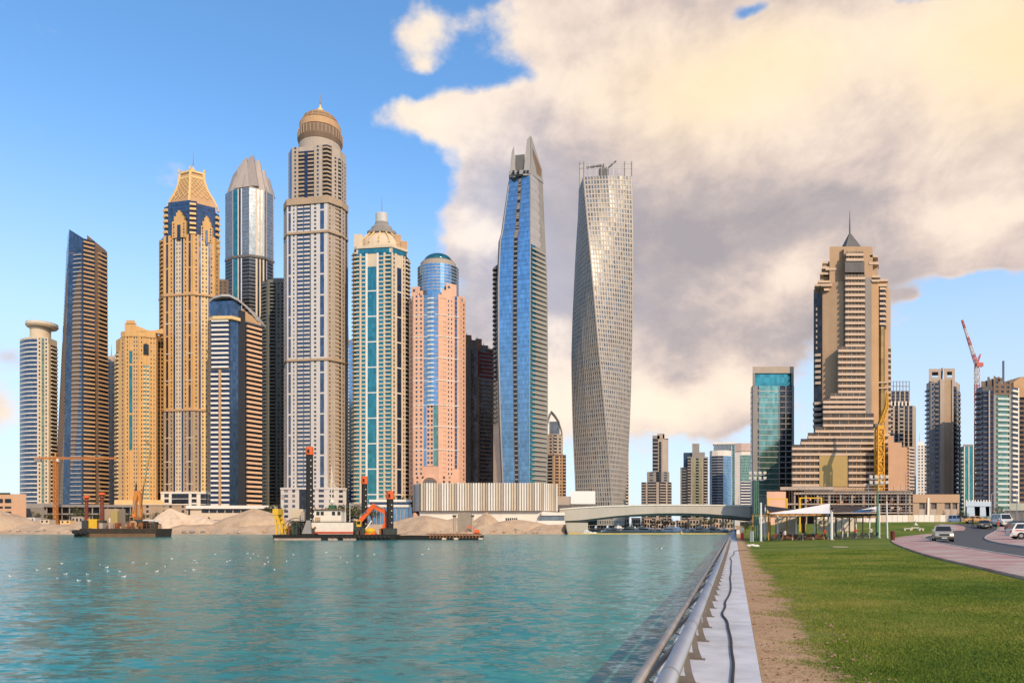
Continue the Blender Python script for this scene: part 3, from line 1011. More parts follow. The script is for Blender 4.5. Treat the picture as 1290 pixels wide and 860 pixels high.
for i in range(9):
    f = i / 8
    x0 = 172 + 30 * f
    top = 411 + 4 * math.sin(f * math.pi)
    d0 = -1.2 + (5.5 * max(0, (x0 - 175)) / 21 if x0 > 175 else 0)
    cap.prism([T.P(x0, d0), T.P(x0 + 3.8, d0 + 1), T.P(x0 + 3.8, d0 + 4), T.P(x0, d0 + 4)], T.Z(417.5), T.Z(top))
cap.obj('parapet', M_GOLD, T.root)
for (zc, zz) in ((436, 8), (443, 5)):
    q = T.P(183, 0.5)
    MB().slab([(q[0] - 1.6, 1.0, T.Z(zc + zz / 2)), (q[0] + 2.2, 2.0, T.Z(zc + zz / 2)), (q[0] + 2.2, 2.0, T.Z(zc - zz * 0.3)), (q[0] + 0.3, 1.5, T.Z(zc - zz / 2)), (q[0] - 1.6, 1.0, T.Z(zc - zz * 0.3))], (0.1, -0.75, 0)).obj('arched_window', G_DARK, T.root)
podium(T, 144, 206, -8, 30, 640, 630, M_GOLD2)
T.done()

# ---- 5 tall golden tower with the concave crown
T = Tower('residential_tower', 'tall golden tower with curved pagoda-like crown and dark blue upper glass', 'tower', 600, 238)
zb = T.Z(296)
fl, fr_ = (201, 13), (276, 13)
T.core([(201, 13), (207, 3), (243, -2), (270, 5), (276, 13), (270, 42), (207, 42)], 0, zb, M_TAN)
T.core([(212, 6), (241, 2), (262, 6), (270, 12), (264, 36), (214, 36)], zb, T.Z(255), M_TAN)
# lower body
for (z0, z1, wl) in ((8, T.Z(515) - 2, M_BUFF), (T.Z(515), T.Z(370) - 2, M_GOLD), (T.Z(370), zb, M_GOLD)):
    facade(T, [(201, 13), (207, 3)], z0, z1, 3.6, [(0.4, 'w'), (1, 'b', {'frac': 0.3}), (0.3, 'w')], wl, G_NAVY)
    facade(T, [(207, 3), (243, -2)], z0, z1, 3.6, [(0.9, 'w'), (1.0, 'g', {'glz': G_NAVY, 'every': 6, 'line': 1.0}), (0.9, 'w'), (0.9, 'p'), (0.5, 'w'), (0.8, 'g', {'glz': G_NAVY, 'every': 0}),
        (0.35, 'w', {'wall': M_CREAM}), (0.8, 'p', {'wall': M_CREAM}), (0.5, 'w', {'wall': M_CREAM}), (0.8, 'p', {'wall': M_CREAM}), (0.35, 'w', {'wall': M_CREAM}),
        (0.8, 'g', {'glz': G_NAVY, 'every': 0}), (0.5, 'w'), (0.9, 'p'), (0.9, 'w'), (1.0, 'g', {'glz': G_NAVY, 'every': 6, 'line': 1.0}), (0.8, 'w')], wl, G_NAVY, pn=P_STD)
    facade(T, [(243, -2), (270, 5)], z0, z1, 3.6, [(0.8, 'w'), (0.9, 'p'), (0.5, 'w'), (0.8, 'd'), (0.35, 'w', {'wall': M_GOLD2}), (0.8, 'p', {'wall': M_GOLD2}), (0.5, 'w', {'wall': M_GOLD2}), (0.8, 'p', {'wall': M_GOLD2}), (0.35, 'w', {'wall': M_GOLD2}), (0.8, 'd'), (0.9, 'p'), (0.6, 'w')], wl, G_NAVY, pn=P_WARM)
    facade(T, [(270, 5), (276, 13)], z0, z1, 3.6, [(0.5, 'w'), (1, 'p'), (0.5, 'w')], wl, G_NAVY, pn=P_WARM)
for zz in (T.Z(515) - 1.9, T.Z(370) - 1.9):
    MB().prism([T.P(199.5, 13), T.P(206, 1.8), T.P(243, -3.4), T.P(271, 3.6), T.P(277.5, 13), T.P(271, 30), T.P(206, 30)], zz, zz + 1.8).obj('cornice', M_TAN, T.root)
for py in (610, 582, 552, 480, 446, 408):
    zz = T.Z(py)
    for (q0, q1) in (((206.7, 2.2), (216, 0.9)), ((234, -1.5), (243, -2.8))):
        MB().prism([T.P(*q0), T.P(*q1), T.P(q1[0], q1[1] + 2), T.P(q0[0], q0[1] + 2)], zz, zz + 0.9).obj('cornice', M_CREAM, T.root)
# upper drum of dark glass with corner balconies
uz0, uz1 = zb, T.Z(252)
facade(T, [(212, 5), (240, 0)], uz0, uz1, 3.6, [(1, 'g', {'glz': G_DBLUE, 'line': 0.15})], G_NAVY, G_DBLUE)
facade(T, [(247, 0), (271, 9)], uz0, T.Z(256), 3.6, [(1, 'g', {'glz': G_NAVY, 'line': 0.15})], G_NAVY, G_NAVY)
facade(T, [(207, 8), (212, 5)], uz0 - 6, T.Z(256), 4.8, [(1, 'b', {'bal': M_GOLD2, 'frac': 0.45, 'bd': 1.8})], M_GOLD2, G_NAVY)
facade(T, [(239, -1.8), (248, -0.6)], uz0, T.Z(254), 4.4, [(1, 'b', {'bal': M_GOLD2, 'frac': 0.42, 'bd': 1.8})], M_GOLD2, G_NAVY)
facade(T, [(271, 9), (276, 14)], uz0 - 12, T.Z(262), 4.8, [(1, 'b', {'bal': M_GOLD2, 'frac': 0.45, 'bd': 1.8})], M_GOLD2, G_NAVY)
# gabled bays standing before the glass
def bay(px0, px1, d0, d1, pyb, pyt, gl=True):
    b = MB()
    a, e = T.P(px0, d0), T.P(px1, d1)
    wdt = px1 - px0
    for (f0, f1, top, ex) in ((0, 1, pyt + 12, 0), (0.14, 0.86, pyt + 6, 0.35), (0.3, 0.7, pyt + 1.5, 0.6), (0.42, 0.58, pyt - 1, 0.7)):
        lx0, lx1 = a[0] + (e[0] - a[0]) * f0, a[0] + (e[0] - a[0]) * f1
        ly0, ly1 = a[1] + (e[1] - a[1]) * f0, a[1] + (e[1] - a[1]) * f1
        b.prism([(lx0, ly0 - 1.2 - ex * 0.2), (lx1, ly1 - 1.2 - ex * 0.2), (lx1, ly1 + 1.5), (lx0, ly0 + 1.5)], T.Z(pyb), T.Z(top))
    b.obj('gable_bay', M_GOLD, T.root)
    m = lambda f: (a[0] + (e[0] - a[0]) * f, a[1] + (e[1] - a[1]) * f - 1.5)
    p0, p1 = m(0.38), m(0.62)
    MB().prism([p0, p1, (p1[0], p1[1] + 0.6), (p0[0], p0[1] + 0.6)], T.Z(pyt + 36), T.Z(pyt + 17)).obj('tall_window', G_NAVY, T.root)
    for i in range(12):
        for f in (0.14, 0.86):
            q = m(f)
            zz = T.Z(pyb - 1.5 - i * 3.6)
            if pyb - 1.5 - i * 3.6 > pyt + 15:
                T.item('window', P_STD, [(q[0] - 0.5, q[1], zz), (q[0] + 0.5, q[1] + 0.1, zz), (q[0] + 0.5, q[1] + 0.5, zz), (q[0] - 0.5, q[1] + 0.5, zz)], [(q[0] - 0.5, q[1], zz + 1.4), (q[0] + 0.5, q[1] + 0.1, zz + 1.4), (q[0] + 0.5, q[1] + 0.5, zz + 1.4), (q[0] - 0.5, q[1] + 0.5, zz + 1.4)])
bay(217.5, 235, 1.2, -1.2, 300, 267)
bay(254, 268, 1.4, 4.6, 304, 272)
# concave crown: four ribs, lattice faces, cornice and mast
def cring(py, r):
    z = T.Z(py, 12)
    c = (T.P(241, 17)[0], 17)
    return [(c[0] + r * T.k * x, c[1] + r * T.k * y * 0.55, z) for x, y in ((-1, 0.1), (0.12, -0.8), (1, 0.25), (0.0, 1))]
prof = [(262, 33), (256, 31.5), (248, 27.5), (240, 22.5), (234, 19.2), (228, 17.2), (222, 16), (216, 15)]
rings = [cring(p, r) for p, r in prof]
crown = MB()
inner = lambda ring: [tuple(Vector((T.P(241, 17)[0], 17, ring[0][2])).lerp(Vector(p), 0.93)) for p in ring]
for i in range(len(rings) - 1):
    crown.hexa(inner(rings[i]), inner(rings[i + 1]))
crown.obj('crown', M_TAN, T.root)
for k in range(4):
    ribs = MB()
    ribs.tube([r[k] for r in rings], 1.15, 6)
    ribs.obj('rib', M_GOLD2, T.root)
for k in (0, 1):
    lat_ = MB()
    for i in range(2, len(rings) - 2):
        A, B = Vector(rings[i][k]), Vector(rings[i][k + 1]); C, D_ = Vector(rings[i + 1][k]), Vector(rings[i + 1][k + 1])
        for j in range(4):
            lat_.beam(A.lerp(B, j / 4), C.lerp(D_, (j + 1) / 4), 0.4)
            lat_.beam(A.lerp(B, (j + 1) / 4), C.lerp(D_, j / 4), 0.4)
    lat_.obj('lattice', M_GOLD2, T.root)
for (py0, py1, g) in ((222.5, 220, 1.12), (216, 213.5, 1.18)):
    MB().hexa(cring(py0, 14.6 * g), cring(py1, 14.6 * g)).obj('cornice', M_GOLD2, T.root)
for p in cring(213.4, 16):
    MB().beam(p, (p[0], p[1], T.Z(209.5, 12)), 1.2).obj('finial', M_GOLD2, T.root)
MB().lathe([(2.6 * T.k, T.Z(213.4, 12)), (2.4 * T.k, T.Z(211, 12)), (1.0 * T.k, T.Z(209, 12)), (0.5 * T.k, T.Z(206, 12))], 12, T.P(244, 17)[0], 16).obj('mast_base', M_GOLD2, T.root)
MB().rod((T.P(244, 17)[0], 16, T.Z(206.5, 12)), (T.P(244, 17)[0], 16, T.Z(189, 12)), 0.5, 0.12, 6).obj('mast', M_STEEL, T.root)
# arcaded base
facade(T, [(203, -4), (243, -6), (276, 2)], 0.1, T.Z(622), 4.5, [(0.5, 'w'), (1, 'p', {'side': 0.1}), (0.4, 'w'), (3.0, 'g', {'line': 0.4}), (0.4, 'w'), (1, 'p', {'side': 0.1}), (0.5, 'w'), (2.4, 'g', {'line': 0.4}), (0.5, 'w')], M_WHITE, G_DARK, frac=0.3)
T.mb('arcade_roof', M_WHITE).prism([T.P(202, -4.8), T.P(243, -6.8), T.P(277, 1.2), T.P(277, 14), T.P(202, 14)], T.Z(622) + 0.05, T.Z(619.5))
T.done()

# ---- 6 silver tower with the faceted crown, behind
T = Tower('office_tower', 'silver tower with faceted pointed crown rising behind the golden tower', 'tower', 760, 315)
T.core([(284, 12), (294, 2), (314, -3), (333, 4), (345, 16), (336, 44), (294, 44)], 0, T.Z(238), M_SILVER)
for (z0, z1, gl) in ((6, T.Z(322), G_DARK), (T.Z(322), T.Z(238), G_GREY)):
    facade(T, [(284, 12), (294, 2)], z0, z1, 4.0, [(1, 'g', {'glz': gl, 'line': 0.3}), (0.12, 'w')], M_SILVER, gl)
    facade(T, [(294, 2), (305, -0.8)], z0, z1, 4.0, [(1.4, 'g', {'glz': G_TEAL, 'every': 0}), (0.25, 'w', {'wall': M_WHITE}), (0.7, 'd'), (0.3, 'w', {'wall': M_WHITE})], M_SILVER, G_NAVY)
    facade(T, [(305, -0.8), (314, -3), (322, 0)], z0, z1, 4.0, [(1, 'g', {'glz': gl, 'line': 0.3})], M_SILVER, gl)
    facade(T, [(322, 0), (333, 4), (345, 16)], z0, z1, 4.0, [(0.5, 'w', {'wall': M_CREAM}), (0.5, 'd'), (0.4, 'w', {'wall': M_CREAM}), (0.5, 'd'), (0.4, 'w', {'wall': M_CREAM}), (0.7, 'd'), (0.3, 'w'), (2.2, 'g', {'glz': gl, 'line': 0.3}), (0.4, 'w')], M_SILVER, gl)
T.mb('setback', M_DGREY).prism([T.P(283, 11), T.P(294, 0.6), T.P(314, -4.3), T.P(334, 2.8), T.P(346, 16), T.P(336, 40), T.P(294, 40)], T.Z(325), T.Z(322))
# crown shards, each a leaning plate with a pointed tip
M_SH = [plain('crown stone', (0.40, 0.345, 0.31), 0.6, 0.1), plain('crown shade stone', (0.30, 0.265, 0.25), 0.6, 0.1)]  # lighter and darker copy of one stone; fin shade put into colour
def shard(px0, px1, d0, d1, pyb, ptx, pty, dt, mat=None):
    mat = M_SH[int(px0) % 2]
    a, e = T.P(px0, d0), T.P(px1, d1)
    wt = (px1 - px0) * 0.15
    t, t2 = T.P(ptx - wt, dt), T.P(ptx + wt, dt + (d1 - d0) * 0.3)
    zb, zt_ = T.Z(pyb), T.Z(pty, dt)
    b = MB()
    lo = 4.0 * T.k
    b.hexa([(a[0], a[1], zb), (e[0], e[1], zb), (e[0], e[1] + 6, zb), (a[0], a[1] + 6, zb)], [(t[0], t[1], zt_ - lo), (t2[0], t2[1], zt_), (t2[0], t2[1] + 4, zt_ - lo * 0.4), (t[0], t[1] + 4, zt_ - lo)])
    b.obj('crown_fin', mat, T.root)
shard(285, 300, 12, 3, 238.5, 296, 216, 14)
shard(290, 306, 6, 0, 238.5, 302, 207, 14)
shard(296, 314, 2, -2.5, 236, 308, 199, 12)
shard(305, 325, -0.5, 0.5, 234, 316, 195, 11)
shard(318, 334, 0.5, 5, 238.5, 324, 200, 13)
shard(326, 340, 3, 12, 238.5, 331, 212, 15)
shard(333, 345, 6, 17, 238.5, 337, 222, 18)
T.mb('crown', M_SH[1]).prism([T.P(285, 12), T.P(294, 3), T.P(314, -2), T.P(333, 5), T.P(344, 16), T.P(334, 40), T.P(295, 40)], T.Z(238) + 0.03, T.Z(212, 14), [T.P(304, 18), T.P(307, 14), T.P(314, 12), T.P(322, 15), T.P(326, 18), T.P(322, 30), T.P(306, 30)])
T.done()

# ---- small brown block between the golden and the silver tower
T = Tower('residential_tower', 'small brown block showing between the golden tower and the silver tower', 'tower', 720, 280)
T.core([(274, 0), (288, 0), (288, 24), (274, 24)], 0, T.Z(353), M_BROWN)
facade(T, [(274, 0), (288, 0)], 6, T.Z(355), 3.6, [(1, 'w'), (1.2, 'p'), (1, 'w'), (1.2, 'p'), (1, 'w')], M_BROWN, G_DARK, pn=P_STD)
T.mb('plant_room', M_GREY).prism([T.P(276, 3), T.P(284, 3), T.P(284, 14), T.P(276, 14)], T.Z(353) + 0.05, T.Z(350))
T.done()

# ---- 7 curved blue tower with white balconies on the left and orange-lit ones on the right
T = Tower('residential_tower', 'blue glass tower with white balconies left, orange-lit balconies right and sweeping curved roof', 'tower', 555, 296)
z1 = T.Z(400)
T.core([(262, 10), (266, 0), (290, -1), (300, 4), (309, 9), (330, 22), (324, 44), (268, 40)], 0, z1, M_DGREY)
facade(T, [(262, 10), (266, 0)], 4, z1, 3.9, [(1, 'g', {'line': 0.2})], G_DBLUE, G_DBLUE)
facade(T, [(266, 0), (290, -1)], 4, z1, 3.9, [(1.2, 'b', {'hi': 0.74}), (0.28, 'w', {'hi': 0.74, 'wall': M_TAN, 'dep': 1.7}), (1.2, 'b', {'hi': 0.74})], M_WHITE, G_NAVY, frac=0.38, bdep=1.6)
facade(T, [(266, 0), (290, -1)], 4 + 0.75 * (z1 - 4), z1, 3.9, [(1, 'b')], M_WHITE, G_NAVY, frac=0.4, bdep=1.6)
facade(T, [(290, -1), (300, 4)], 4, T.Z(388), 3.9, [(1, 'g', {'line': 0.12})], G_DBLUE, G_DBLUE)
facade(T, [(300, 4), (309, 9)], 4, T.Z(388), 3.9, [(1, 'w', {'dep': 0.06})], plain('black cladding', (0.03, 0.032, 0.04), 0.5), G_NAVY)
facade(T, [(309, 9), (330, 22)], 4, z1 - 1, 3.9, [(1, 'b')], plain('sunlit render', (0.68, 0.43, 0.27), 0.8, 0.12, 0.2), G_DARK, frac=0.45, bdep=1.5)  # orange sunlight on these balconies is put into the render colour
T.mb('upper_floor', G_DBLUE).prism([T.P(265, 3), T.P(292, 1), T.P(304, 8), T.P(304, 30), T.P(268, 30)], z1 + 0.03, T.Z(378))
T.mb('upper_floor', M_TAN).prism([T.P(305, 9), T.P(329, 22.5), T.P(322, 38), T.P(306, 30)], z1 + 0.03, [T.Z(384), T.Z(397), T.Z(397), T.Z(384)])
b = MB()
rp = [(264, 5, 379), (270, 1, 376), (280, -1.5, 374.5), (290, -1, 374.5), (300, 4, 377), (310, 10, 382), (319, 16, 389), (326.5, 21, 396.5)]
for i in range(len(rp) - 1):
    (xa, da, ya), (xb, db, yb) = rp[i], rp[i + 1]
    p0, p1 = T.P(xa, da), T.P(xb, db)
    b.hexa([(p0[0], p0[1] - 1.2, T.Z(ya)), (p1[0], p1[1] - 1.2, T.Z(yb)), (p1[0], p1[1] + 16, T.Z(yb)), (p0[0], p0[1] + 16, T.Z(ya))],
           [(p0[0], p0[1] - 1.2, T.Z(ya - 2.6)), (p1[0], p1[1] - 1.2, T.Z(yb - 2.6)), (p1[0], p1[1] + 16, T.Z(yb - 2.6)), (p0[0], p0[1] + 16, T.Z(ya - 2.6))])
b.obj('roof', M_SILVER, T.root)
T.mb('ledge', M_GOLD2).prism([T.P(263, 2), T.P(268, -2.6), T.P(292, -3.6), T.P(303, 3), T.P(303, 8), T.P(264, 8)], z1 - 2.0, z1 + 0.5)
T.done()

# ---- 8 dark grey-green tower behind
T = Tower('residential_tower', 'dark grey-green balcony tower between the curved blue tower and the tallest domed tower', 'tower', 700, 345)
mg = plain('dark green render', (0.17, 0.18, 0.165), 0.85, 0.2, 0.2)
T.core([(330, 6), (338, 0), (362, 0), (362, 40), (332, 40)], 0, T.Z(352), mg)
facade(T, [(330, 6), (338, 0)], 5, T.Z(356), 3.7, [(1, 'b', {'frac': 0.4}), (0.3, 'w')], mg, G_DARK)
facade(T, [(338, 0), (364, 0)], 5, T.Z(356), 3.7, [(0.3, 'w'), (1.2, 'b'), (0.3, 'w'), (0.6, 'p'), (0.3, 'w'), (1.2, 'b'), (0.3, 'w')], mg, G_DARK, frac=0.4, pn=P_STD)
T.mb('roof', M_GREY).prism([T.P(333, 1), T.P(362, 1), T.P(362, 30), T.P(333, 30)], T.Z(352) + 0.03, T.Z(351), [T.P(345, 10), T.P(362, 8), T.P(362, 24), T.P(345, 24)])
T.mb('roof', M_GREY).prism([T.P(344, 8), T.P(362, 8), T.P(362, 26), T.P(344, 26)], T.Z(351) + 0.03, T.Z(346.5))
T.done()
# ---- 9 the tallest: beige domed tower
T = Tower('residential_tower', 'tallest beige tower with a ribbed dome and spike on top', 'tower', 590, 402)
zm, zu = T.Z(252), T.Z(183)
body = [(358, 13), (362, 3), (413, -3), (430, 6), (438, 16), (428, 52), (366, 52)]
T.core(body, 0, zm, M_LIME)
up = [(364, 13), (368, 4), (412, -1), (428, 7), (436, 17), (426, 48), (370, 48)]
T.core(up, zm, zu, M_LIME)
M_PALE = plain('skylit pale render', (0.56, 0.53, 0.52), 0.8, 0.1, 0.15)  # sky light on the left and front faces, put into the colour
pw = [(0.5, 'w')]
segs = [(6, T.Z(452) - 2), (T.Z(452), T.Z(292) - 2), (T.Z(292), zm)]
for (z0, z1) in segs:
    facade(T, [(358, 13), (362, 3)], z0, z1, 3.55, [(0.3, 'w'), (1, 'g', {'glz': G_GREY}), (0.3, 'w')], M_LIME, G_DARK)
    facade(T, [(362, 3), (374, 1.6)], z0, z1, 3.55, [(0.5, 'w'), (1, 'g', {'glz': G_DBLUE, 'every': 5, 'line': 1.4}), (0.7, 'w'), (0.9, 'p'), (0.7, 'w')], M_PALE, G_DARK, pn=P_STD)
    facade(T, [(374, 1.6), (392, -0.5)], z0, z1, 3.55, [(0.12, 'w', {'wall': M_DGREY}), (1, 'b'), (0.06, 'w', {'wall': M_DGREY}), (1, 'b'), (0.12, 'w', {'wall': M_DGREY})], M_PALE, G_DBLUE, frac=0.42, bdep=0.9)
    facade(T, [(392, -0.5), (413, -3)], z0, z1, 3.55, [(0.6, 'w'), (0.9, 'p'), (0.8, 'w'), (1.0, 'g', {'glz': G_DBLUE, 'every': 5, 'line': 1.4}), (0.9, 'w')], M_PALE, G_DARK, pn=P_STD)
    facade(T, [(413, -3), (421, 1.5)], z0, z1, 3.55, [(0.5, 'w'), (0.9, 'p'), (0.7, 'w'), (0.9, 'p'), (0.4, 'w')], M_LIME, G_DARK, pn=P_WARM)
    facade(T, [(421, 1.5), (430, 6)], z0, z1, 3.55, [(0.1, 'w'), (1, 'b', {'bal': M_BUFF}), (0.1, 'w')], M_LIME, G_DARK, frac=0.34, bdep=1.0)  # buff balconies paint in the shade of the right face
    facade(T, [(430, 6), (438, 16)], z0, z1, 3.55, [(0.4, 'w'), (0.8, 'p'), (0.5, 'w'), (0.8, 'g'), (0.5, 'w')], M_LIME, G_DARK, pn=P_WARM)
for zz, hh in ((segs[0][1] + 0.05, 1.8), (segs[1][1] + 0.05, 1.8), (zm - 4, 5.5)):
    MB().prism([T.P(a - (1 if a < 400 else -1), d - 1.6) for a, d in body[:5]] + [T.P(429, 40), T.P(366, 40)], zz, zz + hh).obj('cornice', M_BUFF, T.root)
facade(T, [(364, 13), (368, 4)], zm + 2, zu, 3.55, [(0.3, 'w'), (1, 'g', {'glz': G_DBLUE})], M_LIME, G_DARK)
facade(T, [(368, 4), (376, 3)], zm + 2, zu, 3.55, [(0.6, 'w'), (1.0, 'p'), (0.5, 'w')], M_LIME, G_DARK, pn=P_STD)
facade(T, [(376, 3), (396, 0.8)], zm + 2, zu - 4, 3.55, [(1, 'b'), (0.42, 'g', {'glz': G_NAVY, 'every': 0}), (1, 'b')], M_BUFF, G_DARK, frac=0.42, bdep=0.9)
facade(T, [(396, 0.8), (405, -0.2)], zm + 2, zu, 3.55, [(0.6, 'w'), (1.0, 'p'), (0.6, 'w')], M_LIME, G_DARK, pn=P_STD)
facade(T, [(405, -0.2), (412, -1), (419, 2.5)], zm + 2, zu, 3.55, [(0.2, 'w'), (1.6, 'b', {'bal': M_BUFF}), (0.2, 'w')], M_LIME, G_DARK, frac=0.42, bdep=1.3)
facade(T, [(419, 2.5), (428, 7), (436, 17)], zm + 2, zu - 8, 3.55, [(0.3, 'w'), (0.7, 'p'), (0.3, 'w'), (1, 'b'), (0.3, 'w'), (0.7, 'p'), (0.3, 'w'), (0.7, 'p'), (0.3, 'w')], M_LIME, G_DARK, frac=0.42, bdep=0.9, pn=P_WARM)
# the stepped dome
cx, cy = T.P(403.5, 24)[0], 24
k = T.k * (1 + 24 / T.D)
def ringz(part, mat, prof, n=36): MB().lathe([(r * k, T.Z(py, 24 if py < 161.5 else 16)) for r, py in prof], n, cx, cy).obj(part, mat, T.root, smooth=False)
ringz('drum', M_LIME, [(26, 196), (26, 181), (25, 179)])
ringz('drum', M_BROWN, [(26, 180), (27.2, 175), (27.2, 166), (26, 162.6), (24, 161.8)])
ringz('drum', M_TAN, [(25.6, 161.6), (25.2, 160)])
dome = [(22.4 * math.cos(q), 159.0 - 14.6 * math.sin(q)) for q in [i * math.pi / 20 for i in range(10)]] + [(0.6, 144.2)]
ringz('dome', M_BROWN, [(22.2, 161)] + dome)
for j in (1, 3, 5):
    (ra, ya), (rb, yb) = dome[j], dome[j + 1]
    ringz('dome_band', M_TAN, [(ra + 0.35, ya + 0.4), (ra + 0.7, ya - 0.6), (rb + 0.35, yb + 0.6)])
for i in range(18):
    a = 2 * math.pi * i / 18
    MB().tube([(cx + (r + 0.15) * k * math.cos(a), cy + (r + 0.15) * k * math.sin(a), T.Z(py, 24)) for r, py in dome[:9]], 0.34, 5).obj('dome_rib', M_BUFF, T.root)
for i in range(36):
    a = 2 * math.pi * i / 36
    MB().beam((cx + 27.3 * k * math.cos(a), cy + 27.3 * k * math.sin(a), T.Z(174, 16)), (cx + 27.3 * k * math.cos(a), cy + 27.3 * k * math.sin(a), T.Z(164, 16)), 0.6).obj('drum_pier', M_BUFF, T.root)
ringz('lantern', M_GOLD2, [(5.0, 145.2), (4.4, 141.0), (3.2, 138.0), (1.6, 136), (0.7, 132)])
MB().rod((cx, cy, T.Z(131, 24)), (cx, cy, T.Z(119, 24)), 0.6, 0.2, 8).obj('spire', M_GREY, T.root)
# arcaded base block
facade(T, [(354, -6), (372, -8), (412, -10), (436, 2)], 0.1, T.Z(617), 4.4, [(0.4, 'w'), (1, 'p', {'side': 0.15}), (0.4, 'w'), (0.8, 'p'), (0.5, 'w'), (1.4, 'd'), (0.5, 'w'), (0.8, 'p'), (0.3, 'w'), (1.2, 'p', {'side': 0.15}), (0.5, 'w'), (1.2, 'p'), (0.4, 'w'), (1.2, 'p'), (0.4, 'w')], M_PALE, G_DARK, frac=0.45, pn=P_STD)
MB().prism([T.P(353, -7), T.P(372, -9), T.P(412, -11), T.P(437, 1), T.P(436, 20), T.P(354, 20)], T.Z(617) + 0.05, T.Z(614.5)).obj('cornice', M_PALE, T.root)
T.done()

# ---- 10 blue sliver behind
T = Tower('office_tower', 'narrow blue glass tower showing in the gap right of the tallest domed tower', 'tower', 800, 442)
T.core([(432, 0), (450, 0), (450, 30), (432, 30)], 0, T.Z(428), M_GREY)
facade(T, [(432, 0), (440, 0)], 5, T.Z(436), 4, [(1, 's', {'frac': 0.35})], M_WHITE, G_BLUE)
facade(T, [(440, 0), (450, 0)], 5, T.Z(430), 4, [(1, 'g', {'line': 0.2})], M_GREY, G_BLUE)
T.mb('mast', M_STEEL).rod((T.P(437)[0], 6, T.Z(430)), (T.P(437)[0], 6, T.Z(408)), 0.8, 0.3, 6)
T.done()

# ---- 11 cream tower with the teal glass stripe
T = Tower('residential_tower', 'cream tower with tall teal glass stripe and stepped round crown with mast', 'tower', 570, 480)
zt = T.Z(313)
T.core([(445, 9), (449, 2), (493, -2), (513, 9), (506, 40), (450, 40)], 0, zt, M_CREAM)
gs = {'glz': G_TEAL, 'every': 6, 'line': 0.9, 'mul': M_WHITE, 'hi': 0.95}
facade(T, [(445, 9), (449, 2)], 4, zt, 3.55, [(1, 'b')], M_CREAM, G_TEAL, frac=0.32, bdep=1.8)
facade(T, [(449, 2), (493, -2)], 4, zt - 4, 3.55, [(0.9, 'b', {'bd': 1.8}), (0.5, 'w'), (1.1, 'b', {'bd': 0.7}), (0.55, 'w', {'wall': M_WHITE}), (2.4, 'g', gs), (0.55, 'w', {'wall': M_WHITE}), (1.3, 'b', {'bd': 0.7}), (0.55, 'w'), (1.5, 'b', {'bd': 1.9})], M_CREAM, G_TEAL, frac=0.3)
facade(T, [(493, -2), (513, 9)], 4, zt - 4, 3.55, [(0.5, 'w'), (0.8, 'p'), (0.7, 'w'), (1.6, 'g', {'glz': G_NAVY, 'every': 6, 'line': 0.9, 'mul': M_WHITE, 'hi': 0.95}), (0.6, 'w'), (0.6, 'p'), (0.3, 'w'), (0.8, 'b')], M_CREAM, G_DARK, frac=0.34, pn=P_STD)
facade(T, [(513, 9), (516, 15)], 4, zt - 4, 3.55, [(1, 'b')], M_CREAM, G_DARK, frac=0.3, bdep=1.3)
for (q0, q1) in (((449, 2), (493, -2)), ((493, -2), (513, 9))):
    facade(T, [q0, q1], zt - 4, zt, 3.5, [(0.06, 'w'), (1, 'g', {'every': 0, 'out': 0.5}), (0.06, 'w')], M_CREAM, G_TEAL)
MB().prism([T.P(446, 3), T.P(449, 0.6), T.P(493, -3.4), T.P(514, 8), T.P(508, 36), T.P(450, 36)], zt + 0.03, zt + 2.2).obj('cornice', M_CREAM, T.root)
cx, cy = T.P(481, 19)[0], 19
k = T.k
def ringz(part, mat, prof, n=28): return MB().lathe([(r * k, T.Z(py, 12)) for r, py in prof], n, cx, cy, 0.7).obj(part, mat, T.root)
ringz('crown', M_CREAM, [(29, 318), (29, 308), (27.5, 303), (22, 298), (17, 294.5), (14.5, 291), (14, 289)])
for i in range(14):
    a = 2 * math.pi * (i + 0.5) / 14
    MB().tube([(cx + r * k * math.cos(a), cy + r * k * math.sin(a) * 0.7, T.Z(py, 12)) for r, py in ((30, 308), (28, 302), (23, 297), (18, 293), (16, 288.5))], 0.7, 5).obj('crown_rib', M_GOLD2, T.root)
ringz('drum', M_GREY, [(19, 292), (19, 288.6), (14, 286), (13.5, 283), (9, 279), (8.6, 276)])
ringz('lantern', plain('pale grey panel', (0.5, 0.5, 0.5), 0.5, 0.1), [(8, 276.5), (8, 264.5), (7, 264.2)])
MB().rod((cx, cy, T.Z(264.5, 12)), (cx, cy, T.Z(243, 12)), 0.5, 0.15, 6).obj('mast', M_STEEL, T.root)
for (px0, px1, d0, py0, py1) in ((446, 457, 3, 309.5, 293), (505, 513, 9, 309.5, 298), (497, 505, 10, 309.5, 289)):
    MB().prism([T.P(px0, d0), T.P(px1, d0), T.P(px1, d0 + 10), T.P(px0, d0 + 10)], T.Z(py0), T.Z(py1)).obj('roof_pavilion', M_TAN if px0 > 480 else M_CREAM, T.root)
podium(T, 440, 520, -6, 30, 642, 634, M_GREY)
T.done()

